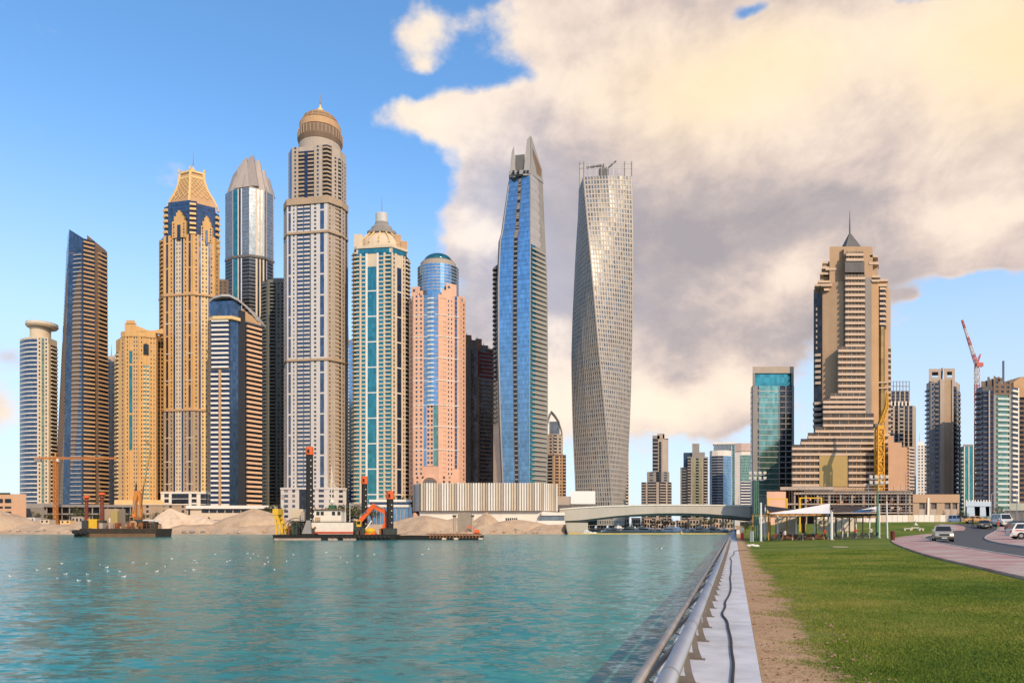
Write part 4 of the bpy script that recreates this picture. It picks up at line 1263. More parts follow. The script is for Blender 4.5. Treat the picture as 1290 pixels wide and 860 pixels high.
# ---- 12 peach tower with the blue glass drum and dome
T = Tower('residential_tower', 'peach stone tower with blue glass central bay, round glass top and dome', 'tower', 560, 550)
zt = T.Z(372)
T.core([(516, 10), (521, 1), (553, -3), (578, 4), (586, 13), (578, 42), (522, 42)], 0, zt, M_PINK)
side = [(0.5, 'w'), (0.9, 'p', {'frac': 0.5}), (0.5, 'w'), (0.9, 'p', {'frac': 0.5}), (0.4, 'w')]
facade(T, [(516, 10), (521, 1)], 6, zt, 3.75, [(0.4, 'w'), (1, 'p'), (0.4, 'w')], M_PINK, G_DARK, pn=P_STD)
facade(T, [(521, 1), (534, -0.6)], 6, zt, 3.75, side, M_PINK, G_DARK, pn=P_STD)
zc = T.Z(511)
facade(T, [(534, -0.6), (552, -2.9)], T.Z(587), zc, 3.75, [(0.5, 'g', {'every': 0}), (0.6, 'p'), (0.6, 'p'), (0.8, 'g', {'every': 0, 'glz': G_GREEN})], M_PINK, G_BLUE, pn=P_BLUE)
facade(T, [(534, -0.6), (543, -2.8), (552, -2.9)], zc, T.Z(372), 3.75, [(0.6, 'g', {'line': 0.3}), (1.0, 's', {'frac': 0.28, 'wall': M_WHITE}), (0.6, 'g', {'line': 0.3})], M_PINK, G_BLUE)
facade(T, [(552, -2.9), (571, 2)], 6, zt, 3.75, [(0.5, 'w'), (0.8, 'p'), (0.7, 'w'), (1.3, 'b', {'hi': 0.9}), (0.7, 'w'), (0.8, 'p'), (0.5, 'w'), (0.8, 'p'), (0.4, 'w')], M_PINK, G_DARK, frac=0.5, pn=P_STD, bdep=0.6)
facade(T, [(571, 2), (578, 4.4)], T.Z(590), zt, 3.75, [(0.3, 'w'), (1, 'g', {'line': 0.25}), (0.2, 'w')], M_PINK, G_DBLUE)
facade(T, [(578, 4.4), (586, 13)], 6, zt, 3.75, [(0.4, 'w'), (1, 'p'), (0.5, 'w'), (1, 'p'), (0.4, 'w')], M_PINK, G_DARK, pn=P_WARM)
for py in (567, 538, 511, 480, 452, 425, 398):
    zz = T.Z(py)
    MB().prism([T.P(520, 0.4), T.P(553, -3.7), T.P(579, 3.6), T.P(577, 6), T.P(553, 0), T.P(521, 3)], zz, zz + 0.55).obj('string_course', M_WHITE, T.root)
cx, cy = T.P(552, 18)[0], 18
k = T.k
# upper glass drum between stepped shoulders
def drum(part, mat, r, py0, py1, n=32): return MB().lathe([(r * k, T.Z(py0, 14)), (r * k, T.Z(py1, 14)), (r * k * 0.985, T.Z(py1, 14) + 0.2)], n, cx, cy, 0.9).obj(part, mat, T.root)
drum('glass_drum', G_BLUE, 26.5, 384, 337)
for i in range(9):
    drum('floor_line', M_SILVER, 26.8, 370 - i * 4, 369.3 - i * 4)
drum('roof_ring', M_LIME, 23, 337.5, 331)
drum('roof_ring', M_DGREY, 21.5, 331.2, 329.5)
MB().lathe([(19 * k * math.cos(q), T.Z(331.5 - 11.2 * math.sin(q), 18)) for q in [i * math.pi / 18 for i in range(9)]] + [(0.3, T.Z(320.2, 18))], 28, cx, cy, 0.9).obj('dome', G_TEAL, T.root, smooth=True)
for (px0, px1, d0, d1, py) in ((518, 529, 4, 2, 360), (526, 533, 2, 1, 366), (556, 572, -2, 3, 366), (562, 575, 0, 4, 357), (578, 586, 6, 13, 369)):
    MB().prism([T.P(px0, d0 - 0.8), T.P(px1, d1 - 0.8), T.P(px1, d1 + 14), T.P(px0, d0 + 14)], zt - 3, T.Z(py)).obj('shoulder', M_PINK, T.root)
    MB().prism([T.P(px0 + 2, d0 - 1.0 + (d1 - d0) * 0.2), T.P(px0 + 5, d0 - 1.0 + (d1 - d0) * 0.4), T.P(px0 + 5, d0 + 3), T.P(px0 + 2, d0 + 3)], T.Z(py) - 4, T.Z(py) - 2).obj('window', P_STD, T.root)
# arch over the entrance
def arch(px, py, r, dep):
    x0, y0 = T.P(px, -3.6)
    for j, (rad, m_) in enumerate(((r, M_PINK), (r * 0.8, M_BROWN), (r * 0.62, M_DGREY))):
        pts = [(x0 - rad * k, y0 - 0.3 * j, T.Z(py))] + [(x0 + rad * k * math.cos(a), y0 - 0.3 * j, T.Z(py) + rad * k * math.sin(a)) for a in [math.pi - i * math.pi / 16 for i in range(17)]]
        MB().slab(pts, (0, 2.2, 0)).obj('entrance_arch', m_, T.root)
arch(541.5, 611, 12, 2)
facade(T, [(521, 0.2), (553, -3.6), (571, 1)], 0.1, T.Z(600), 3.75, [(0.4, 'w'), (0.6, 'p'), (0.4, 'w'), (0.6, 'p'), (3.2, 'w'), (0.6, 'p'), (0.4, 'w'), (0.6, 'p'), (0.4, 'w')], M_PINK, G_DARK, pn=P_WARM)
T.done()

# ---- 13 bare dark tower under construction
T = Tower('unfinished_tower', 'dark unfinished concrete tower with red netting near its ragged top', 'tower', 640, 604)
T.core([(586, 0), (602, 4), (622, 14), (622, 40), (586, 40)], 0, T.Z(440), M_DGREY)
facade(T, [(584, 2), (602, 2)], 4, T.Z(440), 3.7, [(1, 'g', {'line': 0.25, 'mul': M_DGREY})], M_DGREY, G_DARK)
red = plain('red netting', (0.17, 0.035, 0.03), 0.9, 0.4, 0.15)
facade(T, [(602, 2), (622, 10)], 4, T.Z(474), 3.7, [(0.1, 'w'), (1, 'b', {'frac': 0.3}), (0.1, 'w')], M_BROWN, G_DARK, bdep=1.2)
facade(T, [(602, 2), (622, 10)], T.Z(474), T.Z(440), 3.7, [(0.1, 'w'), (1, 'b', {'frac': 0.55})], red, G_DARK, bdep=0.9)
for i, (a, e, p) in enumerate(((586, 594, 421), (592, 600, 427), (599, 607, 425), (607, 615, 433), (614, 622, 437))):
    MB().prism([T.P(a, 1 + i), T.P(e, 3 + i), T.P(e, 20), T.P(a, 20)], T.Z(440) + 0.03, T.Z(p)).obj('upper_slab', M_DGREY if i % 2 else M_BROWN, T.root)
    MB().beam((T.P(a + 2, 2 + i)[0], 2 + i, T.Z(p)), (T.P(a + 2, 2 + i)[0], 2 + i, T.Z(p - 3)), 0.4).obj('column', M_DGREY, T.root)
T.done()

# ---- 14 curved blue glass tower with the forked grey top
T = Tower('office_tower', 'slim bulging blue glass tower with forked grey crown', 'tower', 560, 655)
H = T.Z(222)
kk = T.k
def bulge(z):
    f = max(0.0, min(1.0, z / H))
    l_ = np.interp(f, [0, 0.12, 0.3, 0.5, 0.7, 0.83, 0.84, 1.0], [634, 631.5, 628, 625.6, 625.6, 628, 630.5, 640.5])
    m_ = np.interp(f, [0, 0.2, 0.5, 0.75, 1.0], [667, 667.5, 668, 668.5, 668])
    r_ = np.interp(f, [0, 0.2, 0.5, 0.72, 0.83, 1.0], [688, 690, 690.3, 689.5, 687, 684])
    return float(l_), float(m_), float(r_)
def w14(x, y, z, T=T):
    px = x / kk + 655
    l_, m_, r_ = bulge(z)
    if px < 623: q = px
    elif px < 668: q = l_ + (px - 624) / 44.0 * (m_ - l_)
    else: q = m_ + (px - 668) / 22.0 * (r_ - m_)
    return ((q - 655) * kk, y, z)
T.warp = w14
for i in range(40):
    T.core([(624, 10), (626, 4), (668, -4), (690, 12), (684, 42), (626, 42)], H * i / 40, H * (i + 1) / 40, M_GREY)
def gfac(p0, p1, z0, z1, cols, wl, gl, **kw):
    # straight in depth: keep plan columns linear for the warp
    a = ((p0[0] - 655) * kk, p0[1]); e = ((p1[0] - 655) * kk, p1[1])
    facade(T, [a, e], z0, z1, 3.9, cols, wl, gl, raw=True, **kw)
T.core = None
gl = {'line': 0.12, 'mul': G_DBLUE}
gfac((626, 4), (668, -4), 2, H, [(0.5, 'w', {'wall': M_SILVER, 'dep': 0.35}), (5.4, 'g', gl), (0.25, 'w', {'wall': M_DGREY, 'dep': 0.3}), (1.5, 's', {'frac': 0.3, 'wall': M_GREY, 'glz': G_DARK}), (0.25, 'w', {'wall': M_DGREY, 'dep': 0.3}), (5.0, 'g', gl), (0.25, 'w', {'wall': M_SILVER, 'dep': 0.4})], M_SILVER, G_BLUE)
gfac((668, -4), (690, 12), 2, H * 0.80, [(1, 'b')], plain('greenish render', (0.34, 0.33, 0.29), 0.8, 0.12), G_TEAL, frac=0.36, bdep=1.5)
gfac((668, -4), (690, 12), H * 0.80, H, [(1, 'g', {'every': 2, 'line': 0.3, 'glz': M_SILVER})], M_SILVER, M_SILVER)
gfac((621.5, 16), (624.2, 9), 2, H * 0.42, [(1, 'w')], M_CREAM, G_DARK)
gfac((621.5, 16), (624.2, 9), H * 0.30, H * 0.76, [(1, 'b')], M_DGREY, G_DARK, frac=0.4, bdep=1.3)
# forked crown
M_CROWN = plain('grey crown panel', (0.31, 0.295, 0.29), 0.6, 0.12)
T.warp_save = T.warp
b = MB()
zt = H
pl = lambda px, d, py: (*T.P(px, d), T.Z(py))
for (xs0, d0, tp, nm) in ((((642, 650), (644.5, 647.5)), -1.5, (192, 184), 'crown_fin'), (((659, 668), (664, 668.5)), -4, (178, 173), 'crown_fin')):
    (a0, a1), (t0, t1) = xs0
    bb = MB()
    bb.hexa([pl(a0, d0, 224), pl(a1, d0, 224), pl(a1, d0 + 3, 224), pl(a0, d0 + 3, 224)], [pl(t0, d0 + 1, tp[0]), pl(t1, d0 + 1, tp[1]), pl(t1, d0 + 2.5, tp[1]), pl(t0, d0 + 2.5, tp[0])])
    bb.obj(nm, M_CROWN, T.root)
bb = MB()
bb.hexa([pl(668.2, -3.6, 224), pl(684, 12, 224), pl(683, 13.5, 224), pl(667.5, -2, 224)], [pl(669, -2.5, 173), pl(683, 12, 204), pl(682.5, 13.5, 204), pl(668.5, -1, 175)])
bb.obj('crown_screen', M_CROWN, T.root)
bb = MB(); bb.hexa([pl(671, 0.2, 218), pl(682, 9.2, 220), pl(682, 9.6, 220), pl(671, 0.6, 218)], [pl(671, -0.9, 187), pl(682, 9.8, 206), pl(682, 10.2, 206), pl(671, -0.5, 187)])
bb.obj('screen_louvre', M_BROWN, T.root)
MB().prism([T.P(649, -0.5), T.P(661, -2), T.P(661, 20), T.P(649, 20)], H + 0.05, T.Z(196)).obj('crown_core', M_DGREY, T.root)
MB().prism([T.P(641, -2), T.P(668, -4.6), T.P(684.5, 11.5), T.P(680, 30), T.P(642, 30)], H + 0.02, T.Z(217)).obj('crown_base', M_CROWN, T.root)
for px in (647, 653, 661, 665):
    MB().prism([T.P(px - 1.5, -4.9), T.P(px + 1.2, -4.9), T.P(px + 1.2, 1), T.P(px - 1.5, 1)], T.Z(221.3), T.Z(218.4)).obj('opening', G_DARK, T.root)
T.done()

# ---- 15 small tower with arched top
T = Tower('residential_tower', 'small brown tower with curved arched roof ribs right of the blue glass tower', 'tower', 800, 702)
T.core([(688, 4), (698, 0), (713, 4), (713, 30), (688, 30)], 0, T.Z(572), M_BROWN)
T.core([(690, 5), (698, 2), (709, 5), (709, 26), (690, 26)], T.Z(572), T.Z(546), M_LIME)
facade(T, [(688, 4), (698, 0)], 4, T.Z(574), 3.8, [(0.3, 'w'), (1, 'b'), (0.3, 'w')], M_LIME, G_DARK, frac=0.35, bdep=1.5)
facade(T, [(698, 0), (713, 4)], 4, T.Z(574), 3.8, [(0.3, 'w'), (1, 'b'), (0.3, 'w'), (0.7, 'p'), (0.2, 'w'), (1, 'b')], M_TAN, G_DARK, frac=0.35, bdep=1.5, pn=P_WARM)
facade(T, [(690, 5), (698, 2), (709, 5)], T.Z(572), T.Z(547), 3.8, [(0.4, 'w'), (1, 'p'), (0.4, 'w'), (1, 'b'), (0.4, 'w'), (1, 'p'), (0.4, 'w')], M_LIME, G_DARK, pn=P_WARM)
for dd in (3, 9, 15, 21):
    MB().tube([(*T.P(x, dd), T.Z(y)) for x, y in ((689, 546), (689.5, 532), (692, 522), (694.5, 517), (699, 522), (704, 530), (707, 540), (708, 546))], 0.8, 5).obj('roof_arch', M_GREY, T.root)
MB().prism([T.P(692, 4), T.P(705, 4), T.P(705, 20), T.P(692, 20)], T.Z(546) + 0.04, T.Z(530)).obj('penthouse', G_GREY, T.root)
T.done()

# ---- 16 the twisted tower
T = Tower('twisted_tower', 'twisting pale metal clad tower, still with a crane frame on its open top', 'tower', 590, 759)
H = T.Z(219)
k = T.k
HW = 33.0 * k
TC = (0.0, 26.0)
def ang(z):
    return R(66 - 67 * min(1.05, z / H))
def wtw(x, y, z):
    a = ang(z)
    f = z / H
    wd = float(np.interp(f, [0, 0.15, 0.3, 0.5, 0.75, 0.9, 1.0], [0.80, 0.82, 0.86, 0.905, 0.935, 0.97, 0.99]))
    c, s_ = math.cos(a), math.sin(a)
    sh = float(np.interp(f, [0, 0.5, 1.0], [3.0, 3.6, 8.0])) * k
    return (TC[0] + sh + (x * c - y * s_) * wd, TC[1] + (x * s_ + y * c) * wd, z)
T.warp = wtw
nf = 75
cut = 0.42
oct_ = []
base4 = [(-1, -1), (1, -1), (1, 1), (-1, 1)]
for i, (sx, sy) in enumerate(base4):
    nxt = base4[(i + 1) % 4]
    prv = base4[i - 1]
    p = Vector((sx, sy)) * HW * 0.93
    q = Vector(nxt) * HW * 0.93
    oct_.append((p, q))
M_CAY = plain('champagne metal panel', (0.46, 0.405, 0.355), 0.55, 0.12, 0.1, metal=0.1)
G_CAY = glass('twisted glass', (0.10, 0.14, 0.20), 0.6, 0.16, (1.6, 1.6, 3.8), 0.5)
P_CAY = pane('twisted panes', (0.14, 0.16, 0.19), (0.36, 0.33, 0.29), 0.3, 0.25, 0.25)
corners = [tuple(Vector(c) * HW * 0.93) for c in base4]
for i in range(nf):
    T.mb('wall', M_GREY).prism([(x * 0.985, y * 0.985) for x, y in corners], H * i / nf, H * (i + 1) / nf)
for (p, q) in oct_:
    mid = ((p[0] + q[0]) / 2 * 1.10, (p[1] + q[1]) / 2 * 1.10)
    cols = []
    for j in range(16):
        cols += [(0.62, 'w'), (1.0, 'p', {'side': 0.0})]
    cols += [(0.62, 'w')]
    pts = [tuple(p), (p[0] * 0.5 + q[0] * 0.5 + (p[0] - q[0]) * 0.2, 0), mid, tuple(q)]
    pts = [tuple(p), tuple(Vector(p).lerp(Vector(mid), 0.55) * 1.015), mid, tuple(Vector(q).lerp(Vector(mid), 0.55) * 1.015), tuple(q)]
    facade(T, pts, 0.0, H, H / nf, cols, M_CAY, G_CAY, pn=P_CAY, frac=0.28, raw=True, dep=0.45)
root = T.done()
T.warp = None
zc = H
top = [wtw(c[0], c[1], H) for c in corners]
for i in range(4):
    a, e = Vector(top[i]), Vector(top[(i + 1) % 4])
    b_ = MB()
    MB().beam(a, (a[0], a[1], T.Z(203.5, a[1])), 0.9).obj('corner_post', M_GREY, root)
    n = 8
    for j in range(1, n):
        p = a.lerp(e, j / n)
        MB().beam(p, (p[0], p[1], T.Z(205, p[1])), 0.22).obj('post', M_SILVER, root)
    for py in (212, 206):
        MB().beam((a[0], a[1], T.Z(py, a[1])), (e[0], e[1], T.Z(py, e[1])), 0.25).obj('rail', M_SILVER, root)
cb = (T.P(759, 20)[0], 20)
MB().lattice((cb[0], cb[1], H), (cb[0], cb[1], T.Z(207, 20)), 2.0, 2.0, 7, 0.5).obj('crane_mast', M_DGREY, root)
MB().beam((cb[0] - 1, cb[1], T.Z(208.5, 20)), (*T.P(739, 18), T.Z(211.5, 18)), 1.3).obj('crane_jib', M_DGREY, root)
MB().beam((cb[0] + 3, cb[1], T.Z(214, 20)), (*T.P(776, 20), T.Z(203, 20)), 1.1).obj('crane_jib', M_DGREY, root)
MB().cbox(cb[0] + 1, cb[1], H, 8, 6, T.Z(213, 20) - H).obj('crane_base', M_DGREY, root)
for i in range(9):
    x = 742 + i * 5.2
    MB().prism([T.P(x, wtw(*corners[0], H)[1] - 0.9 + 0.02 * i), T.P(x + 3, wtw(*corners[0], H)[1] - 0.9), T.P(x + 3, wtw(*corners[0], H)[1] + 3), T.P(x, wtw(*corners[0], H)[1] + 3)], T.Z(239), T.Z(232.5)).obj('opening', G_DARK if i % 3 else P_WARM, root)

# ---- thin yellow-green strip behind the twisted tower
T = Tower('residential_tower', 'thin pale yellow tower edge behind the right foot of the twisted tower', 'tower', 760, 788)
T.core([(780, 0), (792, 0), (792, 24), (780, 24)], 0, T.Z(560), M_GOLD2)
facade(T, [(786, 0), (792, 0)], 3, T.Z(561), 3.6, [(0.3, 'w'), (1, 'b'), (0.2, 'w')], M_CREAM, G_DARK, frac=0.45, bdep=1.0)
MB().prism([T.P(782, 4), T.P(790, 4), T.P(790, 16), T.P(782, 16)], T.Z(560) + 0.05, T.Z(557)).obj('plant_room', M_CREAM, T.root)
T.done()
# ---- the stepped beige hotel on the right
GB = 3.0
M_HOT = plain('hotel stone', (0.43, 0.29, 0.185), 0.8, 0.15, 0.12)
T = Tower('stepped_tower', 'large beige stepped hotel tower with mast and wide terraced base', 'tower', 420, 1070, base=GB)
P, Z = T.P, T.Z
def blk(px0, px1, d0, d1, py0, py1, mat=M_HOT, part='wall', d0b=None):
    d0b = d0 if d0b is None else d0b
    return MB().prism([P(px0, d0), P(px1, d0b), P(px1, d1), P(px0, d1)], Z(py0) if py0 is not None else 0, Z(py1)).obj(part, mat, T.root)
blk(1025, 1122, 18, 42, None, 352, M_LIME)
blk(1045, 1098, 9, 36, None, 303)
blk(1033, 1046, 13, 34, None, 338)
blk(1037, 1046, 11, 32, 338, 322)
blk(1036, 1063, 9.5, 20, None, 362, d0b=5)
blk(1041, 1063, 9.2, 20, 362, 350, d0b=5.5)
blk(1063, 1099.5, 6, 14, None, 306)
blk(1097.5, 1106, 9, 30, None, 322)
blk(1098, 1107, 4.4, 20, None, 350, M_TAN)
blk(1106, 1119, 7, 30, None, 350, M_TAN)
blk(1090, 1098, 3.6, 14, 521, 347, M_GREY)
G_BRONZE = glass('bronze', (0.085, 0.062, 0.045), 0.4, 0.2, (2.4, 2.4, 3.5), 0.5)
# bay with banded balconies
M_BAND = plain('cream band', (0.56, 0.42, 0.315), 0.75, 0.1, 0.2)
def bands(px0, px1, d, py_bot, py_top, pitch=7.2, mat=M_BAND, depth=8, out=1.2, fr=0.42):
    MB().prism([P(px0 + 0.6, d), P(px1 - 0.3, d), P(px1 - 0.3, d + depth), P(px0 + 0.6, d + depth)], Z(py_bot), Z(py_top)).obj('glazing', G_BRONZE, T.root)
    n = int(round((py_bot - py_top) / pitch))
    for i in range(n):
        y = py_bot - (i + 0.0) * (py_bot - py_top) / n
        MB().prism([P(px0, d - out * 0.3), P(px0 + 1.2, d - out), P(px1, d - out), P(px1, d + 2), P(px0, d + 2)], Z(y), Z(y) + fr * T.k * pitch).obj('balcony', mat, T.root)
        for j in range(1, 6):
            x = px0 + (px1 - px0) * j / 6
            q = [P(x - 0.25, d - 0.3), P(x + 0.25, d - 0.3), P(x + 0.25, d + 0.5), P(x - 0.25, d + 0.5)]
            z0_, z1_ = Z(y) + fr * T.k * pitch + 0.02, Z(y) + T.k * pitch - 0.02
            T.item('window_post', M_TAN, [(*p, z0_) for p in q], [(*p, z1_) for p in q])
bands(1064, 1089.8, 2.2, 436, 344)
blk(1064.5, 1089, 2.6, 8, 341, 327, M_DGREY, 'louvre')
bands(1065, 1088, 3.2, 327, 314)
bands(1055, 1090.2, 0.6, 495, 436)
# terraces growing wider downwards
for (l_, r_, yb, yt, d) in ((1045, 1090.4, 502.5, 495.3, -0.6), (1036, 1090.4, 521, 502.5, -1.2), (1036, 1101, 538, 521, -1.8), (1026, 1101, 545.5, 538.3, -2.2), (1017, 1101, 553, 545.6, -2.6), (1008, 1101, 560.5, 553.2, -3.0), (997, 1101, 574.5, 560.5, -3.4)):
    bands(l_, r_, d, yb, yt)
bands(997, 1032, -3.6, 613, 574.5)
bands(1068, 1101, -3.6, 613, 574.5)
MB().prism([P(1032.2, -4.4), P(1067.8, -4.4), P(1067.8, 8), P(1032.2, 8)], Z(613), Z(573)).obj('screen_wall', plain('ochre screen', (0.40, 0.29, 0.12), 0.8, 0.12, 0.3), T.root)
MB().prism([P(997, -4.0), P(1101, -4.0), P(1101, 20), P(997, 20)], 0, Z(613.2)).obj('podium', M_HOT, T.root)
# left dark side with rounded balconies
for (y0, y1, px0, px1, d) in ((480, 434, 1025, 1034, 9), (536, 500, 1024, 1035, 6), (434, 375, 1026, 1032, 11)):
    n = int((y0 - y1) / 7.2)
    for i in range(n):
        y = y0 - i * 7.2
        MB().prism([P(px0 + 1, d + 5), P(px0, d + 2), P(px0 + 2, d), P(px1, d - 0.5), P(px1, d + 6)], Z(y), Z(y) + 1.6).obj('balcony', M_LIME, T.root)
MB().prism([P(1025.5, 12), P(1036, 8.9), P(1036, 19), P(1025.5, 19)], 0, Z(362)).obj('glazing', G_DARK, T.root)
for (px0, px1, y, d) in ((1036, 1047, 324, 10), (1035, 1047, 331, 9.5), (1040, 1053, 333.5, 8.5), (1033, 1046, 338, 10), (1026, 1040, 354, 8.5), (1030, 1046, 350, 8), (1034, 1048, 355.5, 6.5), (1038, 1045, 361, 6.8), (1096, 1106, 319, 6), (1095, 1107, 328.5, 5.6), (1099, 1109, 347, 3.2), (1106, 1119, 350, 5.6), (1098, 1108, 352.5, 3.0), (1106, 1117, 357, 4.8)):
    MB().prism([P(px0, d), P(px1, d), P(px1, d + 8), P(px0, d + 8)], Z(y), Z(y) + 1.3).obj('ledge', M_BAND, T.root)
# right column: bowed windows above, gilded glass below
for i in range(8):
    y = 406 - i * 6.4
    MB().prism([P(1107, 7), P(1108.5, 5), P(1115, 5), P(1116.5, 7)], Z(y), Z(y) + 1.4).obj('balcony', M_BAND, T.root)
MB().prism([P(1107.3, 6.6), P(1116.3, 6.6), P(1116.3, 8), P(1107.3, 8)], Z(410), Z(356)).obj('glazing', G_DARK, T.root)
MB().prism([P(1108, 6.5), P(1110, 5.4), P(1113, 5.4), P(1114.6, 6.5)], Z(600), Z(408)).obj('glazing', glass('gilded', (0.20, 0.135, 0.045), 0.3, 0.45), T.root)
for y in (480, 487):
    MB().prism([P(1105, 5), P(1118, 5), P(1118, 8), P(1105, 8)], Z(y), Z(y) + 0.7).obj('ledge', M_BAND, T.root)
for i in range(34):
    y = 600 - i * 7.2
    w_ = 1122.5 if y > 430 else 1119
    MB().prism([P(1117, 8), P(w_, 9), P(w_, 18), P(1117, 18)], Z(y), Z(y) + 1.5).obj('balcony', M_LIME, T.root)
for i in range(8):
    y = 608 - i * 8.5
    MB().prism([P(1114.5, 3), P(1121, 3), P(1121, 9), P(1114.5, 9)], Z(y), Z(y) + 1.7).obj('balcony', M_BAND, T.root)
# roof frame and mast
fx, fy = P(1070.5, 20)[0], 20
fr = MB()
MB().prism([(fx - 5.5, fy - 5.5), (fx + 5.5, fy - 5.5), (fx + 5.5, fy + 5.5), (fx - 5.5, fy + 5.5)], Z(303) + 1, Z(294.5, 20), [(fx - 0.5, fy - 0.5), (fx + 0.5, fy - 0.5), (fx + 0.5, fy + 0.5), (fx - 0.5, fy + 0.5)]).obj('roof_cap', M_DGREY, T.root)
MB().prism([P(1062, 14), P(1083, 14), P(1083, 28), P(1062, 28)], Z(303) + 0.04, Z(301.3)).obj('roof_slab', M_GREY, T.root)
MB().rod((fx, fy, Z(295, 20)), (fx, fy, Z(266, 20)), 0.55, 0.15, 6).obj('mast', M_DGREY, T.root)
T.done()

# ---- beige block beside the hotel, stepped top, blank wall
T = Tower('hotel_wing', 'blank terracotta beige wing with stepped top right of the stepped hotel', 'building', 400, 1135, base=GB)
pts = [(1119, 3), (1146, 0), (1152, 6), (1150, 26), (1119, 26)]
for (a, e, y) in ((1119, 1126, 548), (1126, 1136, 556.5), (1136, 1146, 562.5)):
    MB().prism([T.P(a, 2), T.P(e, 2), T.P(e, 20), T.P(a, 20)], 0, T.Z(y)).obj('wall', M_TAN if False else plain('terracotta render', (0.52, 0.32, 0.20), 0.85, 0.12, 0.15), T.root)
MB().prism([T.P(1146, 2.2), T.P(1152, 5), T.P(1152, 20), T.P(1146, 20)], 0, T.Z(562)).obj('glazing', G_DARK, T.root)
for i in range(13):
    y = 616 - i * 4.3
    MB().prism([T.P(1145, 1), T.P(1152, 3.5), T.P(1152, 7), T.P(1145, 7)], T.Z(y), T.Z(y) + 1.0).obj('balcony', M_BAND, T.root)
T.done()

# ---- green glass tower left of the hotel
T = Tower('office_tower', 'green and teal glass tower with grey frame and tan flat cap', 'tower', 450, 973, base=GB)
T.core([(946, 6), (948, 0), (1000, 0), (1000, 30), (946, 30)], 0, T.Z(486), M_GREY)
facade(T, [(948, 0), (1000, 0)], 2, T.Z(486), 3.6, [(0.7, 'w'), (0.35, 'p'), (3.1, 'g', {'line': 0.35, 'mul': M_SILVER, 'glz': G_GREEN}), (0.15, 'w'), (0.9, 'b', {'frac': 0.18, 'bd': 0.6}), (0.12, 'w'), (0.9, 'b', {'frac': 0.18, 'bd': 0.6}), (0.35, 'w')], M_GREY, G_DARK, frac=0.3, pn=P_BLUE)
facade(T, [(946, 6), (948, 0)], 2, T.Z(486), 3.6, [(1, 'g')], M_GREY, G_NAVY)
MB().prism([T.P(950, 0.6), T.P(998, 0.6), T.P(998, 26), T.P(950, 26)], T.Z(486) + 0.04, T.Z(470)).obj('top_glazing', G_TEAL, T.root)
MB().prism([T.P(948, -0.8), T.P(1000, -0.8), T.P(1000, 28), T.P(948, 28)], T.Z(470.2), T.Z(462)).obj('roof_cap', M_LIME, T.root)
for (a, e) in ((948, 951), (997, 1000)):
    MB().prism([T.P(a, -0.7), T.P(e, -0.7), T.P(e, 20), T.P(a, 20)], T.Z(486) + 0.06, T.Z(470.2)).obj('frame', M_GREY, T.root)
T.done()

# ---- far towers across the marina
T = Tower('residential_tower', 'stepped grey tower with jagged leaning top, first of the far towers beyond the bridge', 'tower', 1000, 827, base=0.3)
T.core([(808, 4), (830, 0), (846, 6), (846, 40), (808, 40)], 0, T.Z(607), M_GREY)
T.core([(815, 3), (830, 1), (843, 5), (843, 34), (815, 34)], T.Z(607), T.Z(594), M_GREY)
T.core([(822, 4), (835, 2), (842, 5), (842, 30), (822, 30)], T.Z(594), T.Z(552), M_LIME)
facade(T, [(808, 4), (830, 0)], 3, T.Z(607), 4.2, [(0.5, 'b'), (0.2, 'w'), (1, 'b'), (0.3, 'w')], M_LIME, G_DARK, frac=0.35)
facade(T, [(830, 0), (846, 6)], 3, T.Z(607), 4.2, [(1, 'b'), (0.2, 'w'), (0.6, 'b')], M_LIME, G_DARK, frac=0.35)
facade(T, [(815, 3), (830, 1), (843, 5)], T.Z(607), T.Z(594), 4.2, [(0.3, 'w'), (1, 'p'), (0.4, 'w'), (1, 'g'), (0.4, 'w'), (1, 'p'), (0.3, 'w')], M_GREY, G_DARK, pn=P_STD)
facade(T, [(822, 4), (829, 3)], T.Z(594), T.Z(553), 5.2, [(1, 'b', {'bd': 3.0, 'frac': 0.4})], M_GREY, G_DARK)
facade(T, [(829, 3), (835, 2)], T.Z(594), T.Z(556), 4.2, [(0.3, 'w'), (1, 'g'), (0.6, 'w')], M_LIME, G_DARK)
for (a, e, y, m_) in ((822, 831, 548, M_GREY), (828, 837, 545.5, M_LIME), (835, 842, 546.5, M_WHITE)):
    MB().prism([T.P(a, 2), T.P(e, 2), T.P(e, 22), T.P(a, 22)], T.Z(552) + 0.05, T.Z(y)).obj('roof_block', m_, T.root)
T.done()
T = Tower('residential_tower', 'dark tower with pale yellow glass front and blocky top, second of the far towers', 'tower', 1000, 874, base=0.3)
T.core([(857, 6), (866, 4), (866, 30), (857, 30)], 0, T.Z(588), M_DGREY)
T.core([(861, 10), (872, 8), (872, 34), (861, 34)], 0, T.Z(569), G_DBLUE, 'wall')
T.core([(866, 2), (872, 0), (886, 0), (892, 4), (892, 30), (866, 30)], 0, T.Z(575), M_GREY)
facade(T, [(857, 6), (866, 4)], 2, T.Z(589), 4.2, [(0.3, 'w'), (1, 'b'), (0.2, 'w')], M_GREY, G_DARK, frac=0.35)
facade(T, [(866, 2), (872, 0)], 2, T.Z(577), 4.2, [(1, 'b'), (0.3, 'w')], M_LIME, G_DARK, frac=0.35)
gy = glass('straw', (0.40, 0.40, 0.24), 0.6, 0.2, var=0.2)
facade(T, [(872, 0), (886, 0)], 2, T.Z(577), 4.2, [(1, 'g', {'glz': gy}), (0.8, 'b', {'frac': 0.3, 'bd': 0.8}), (1, 'g', {'glz': gy}), (0.3, 'w')], M_LIME, G_DARK)
facade(T, [(886, 0), (892, 4)], 2, T.Z(577), 4.2, [(1, 'b'), (0.2, 'w')], M_LIME, G_DARK, frac=0.35)
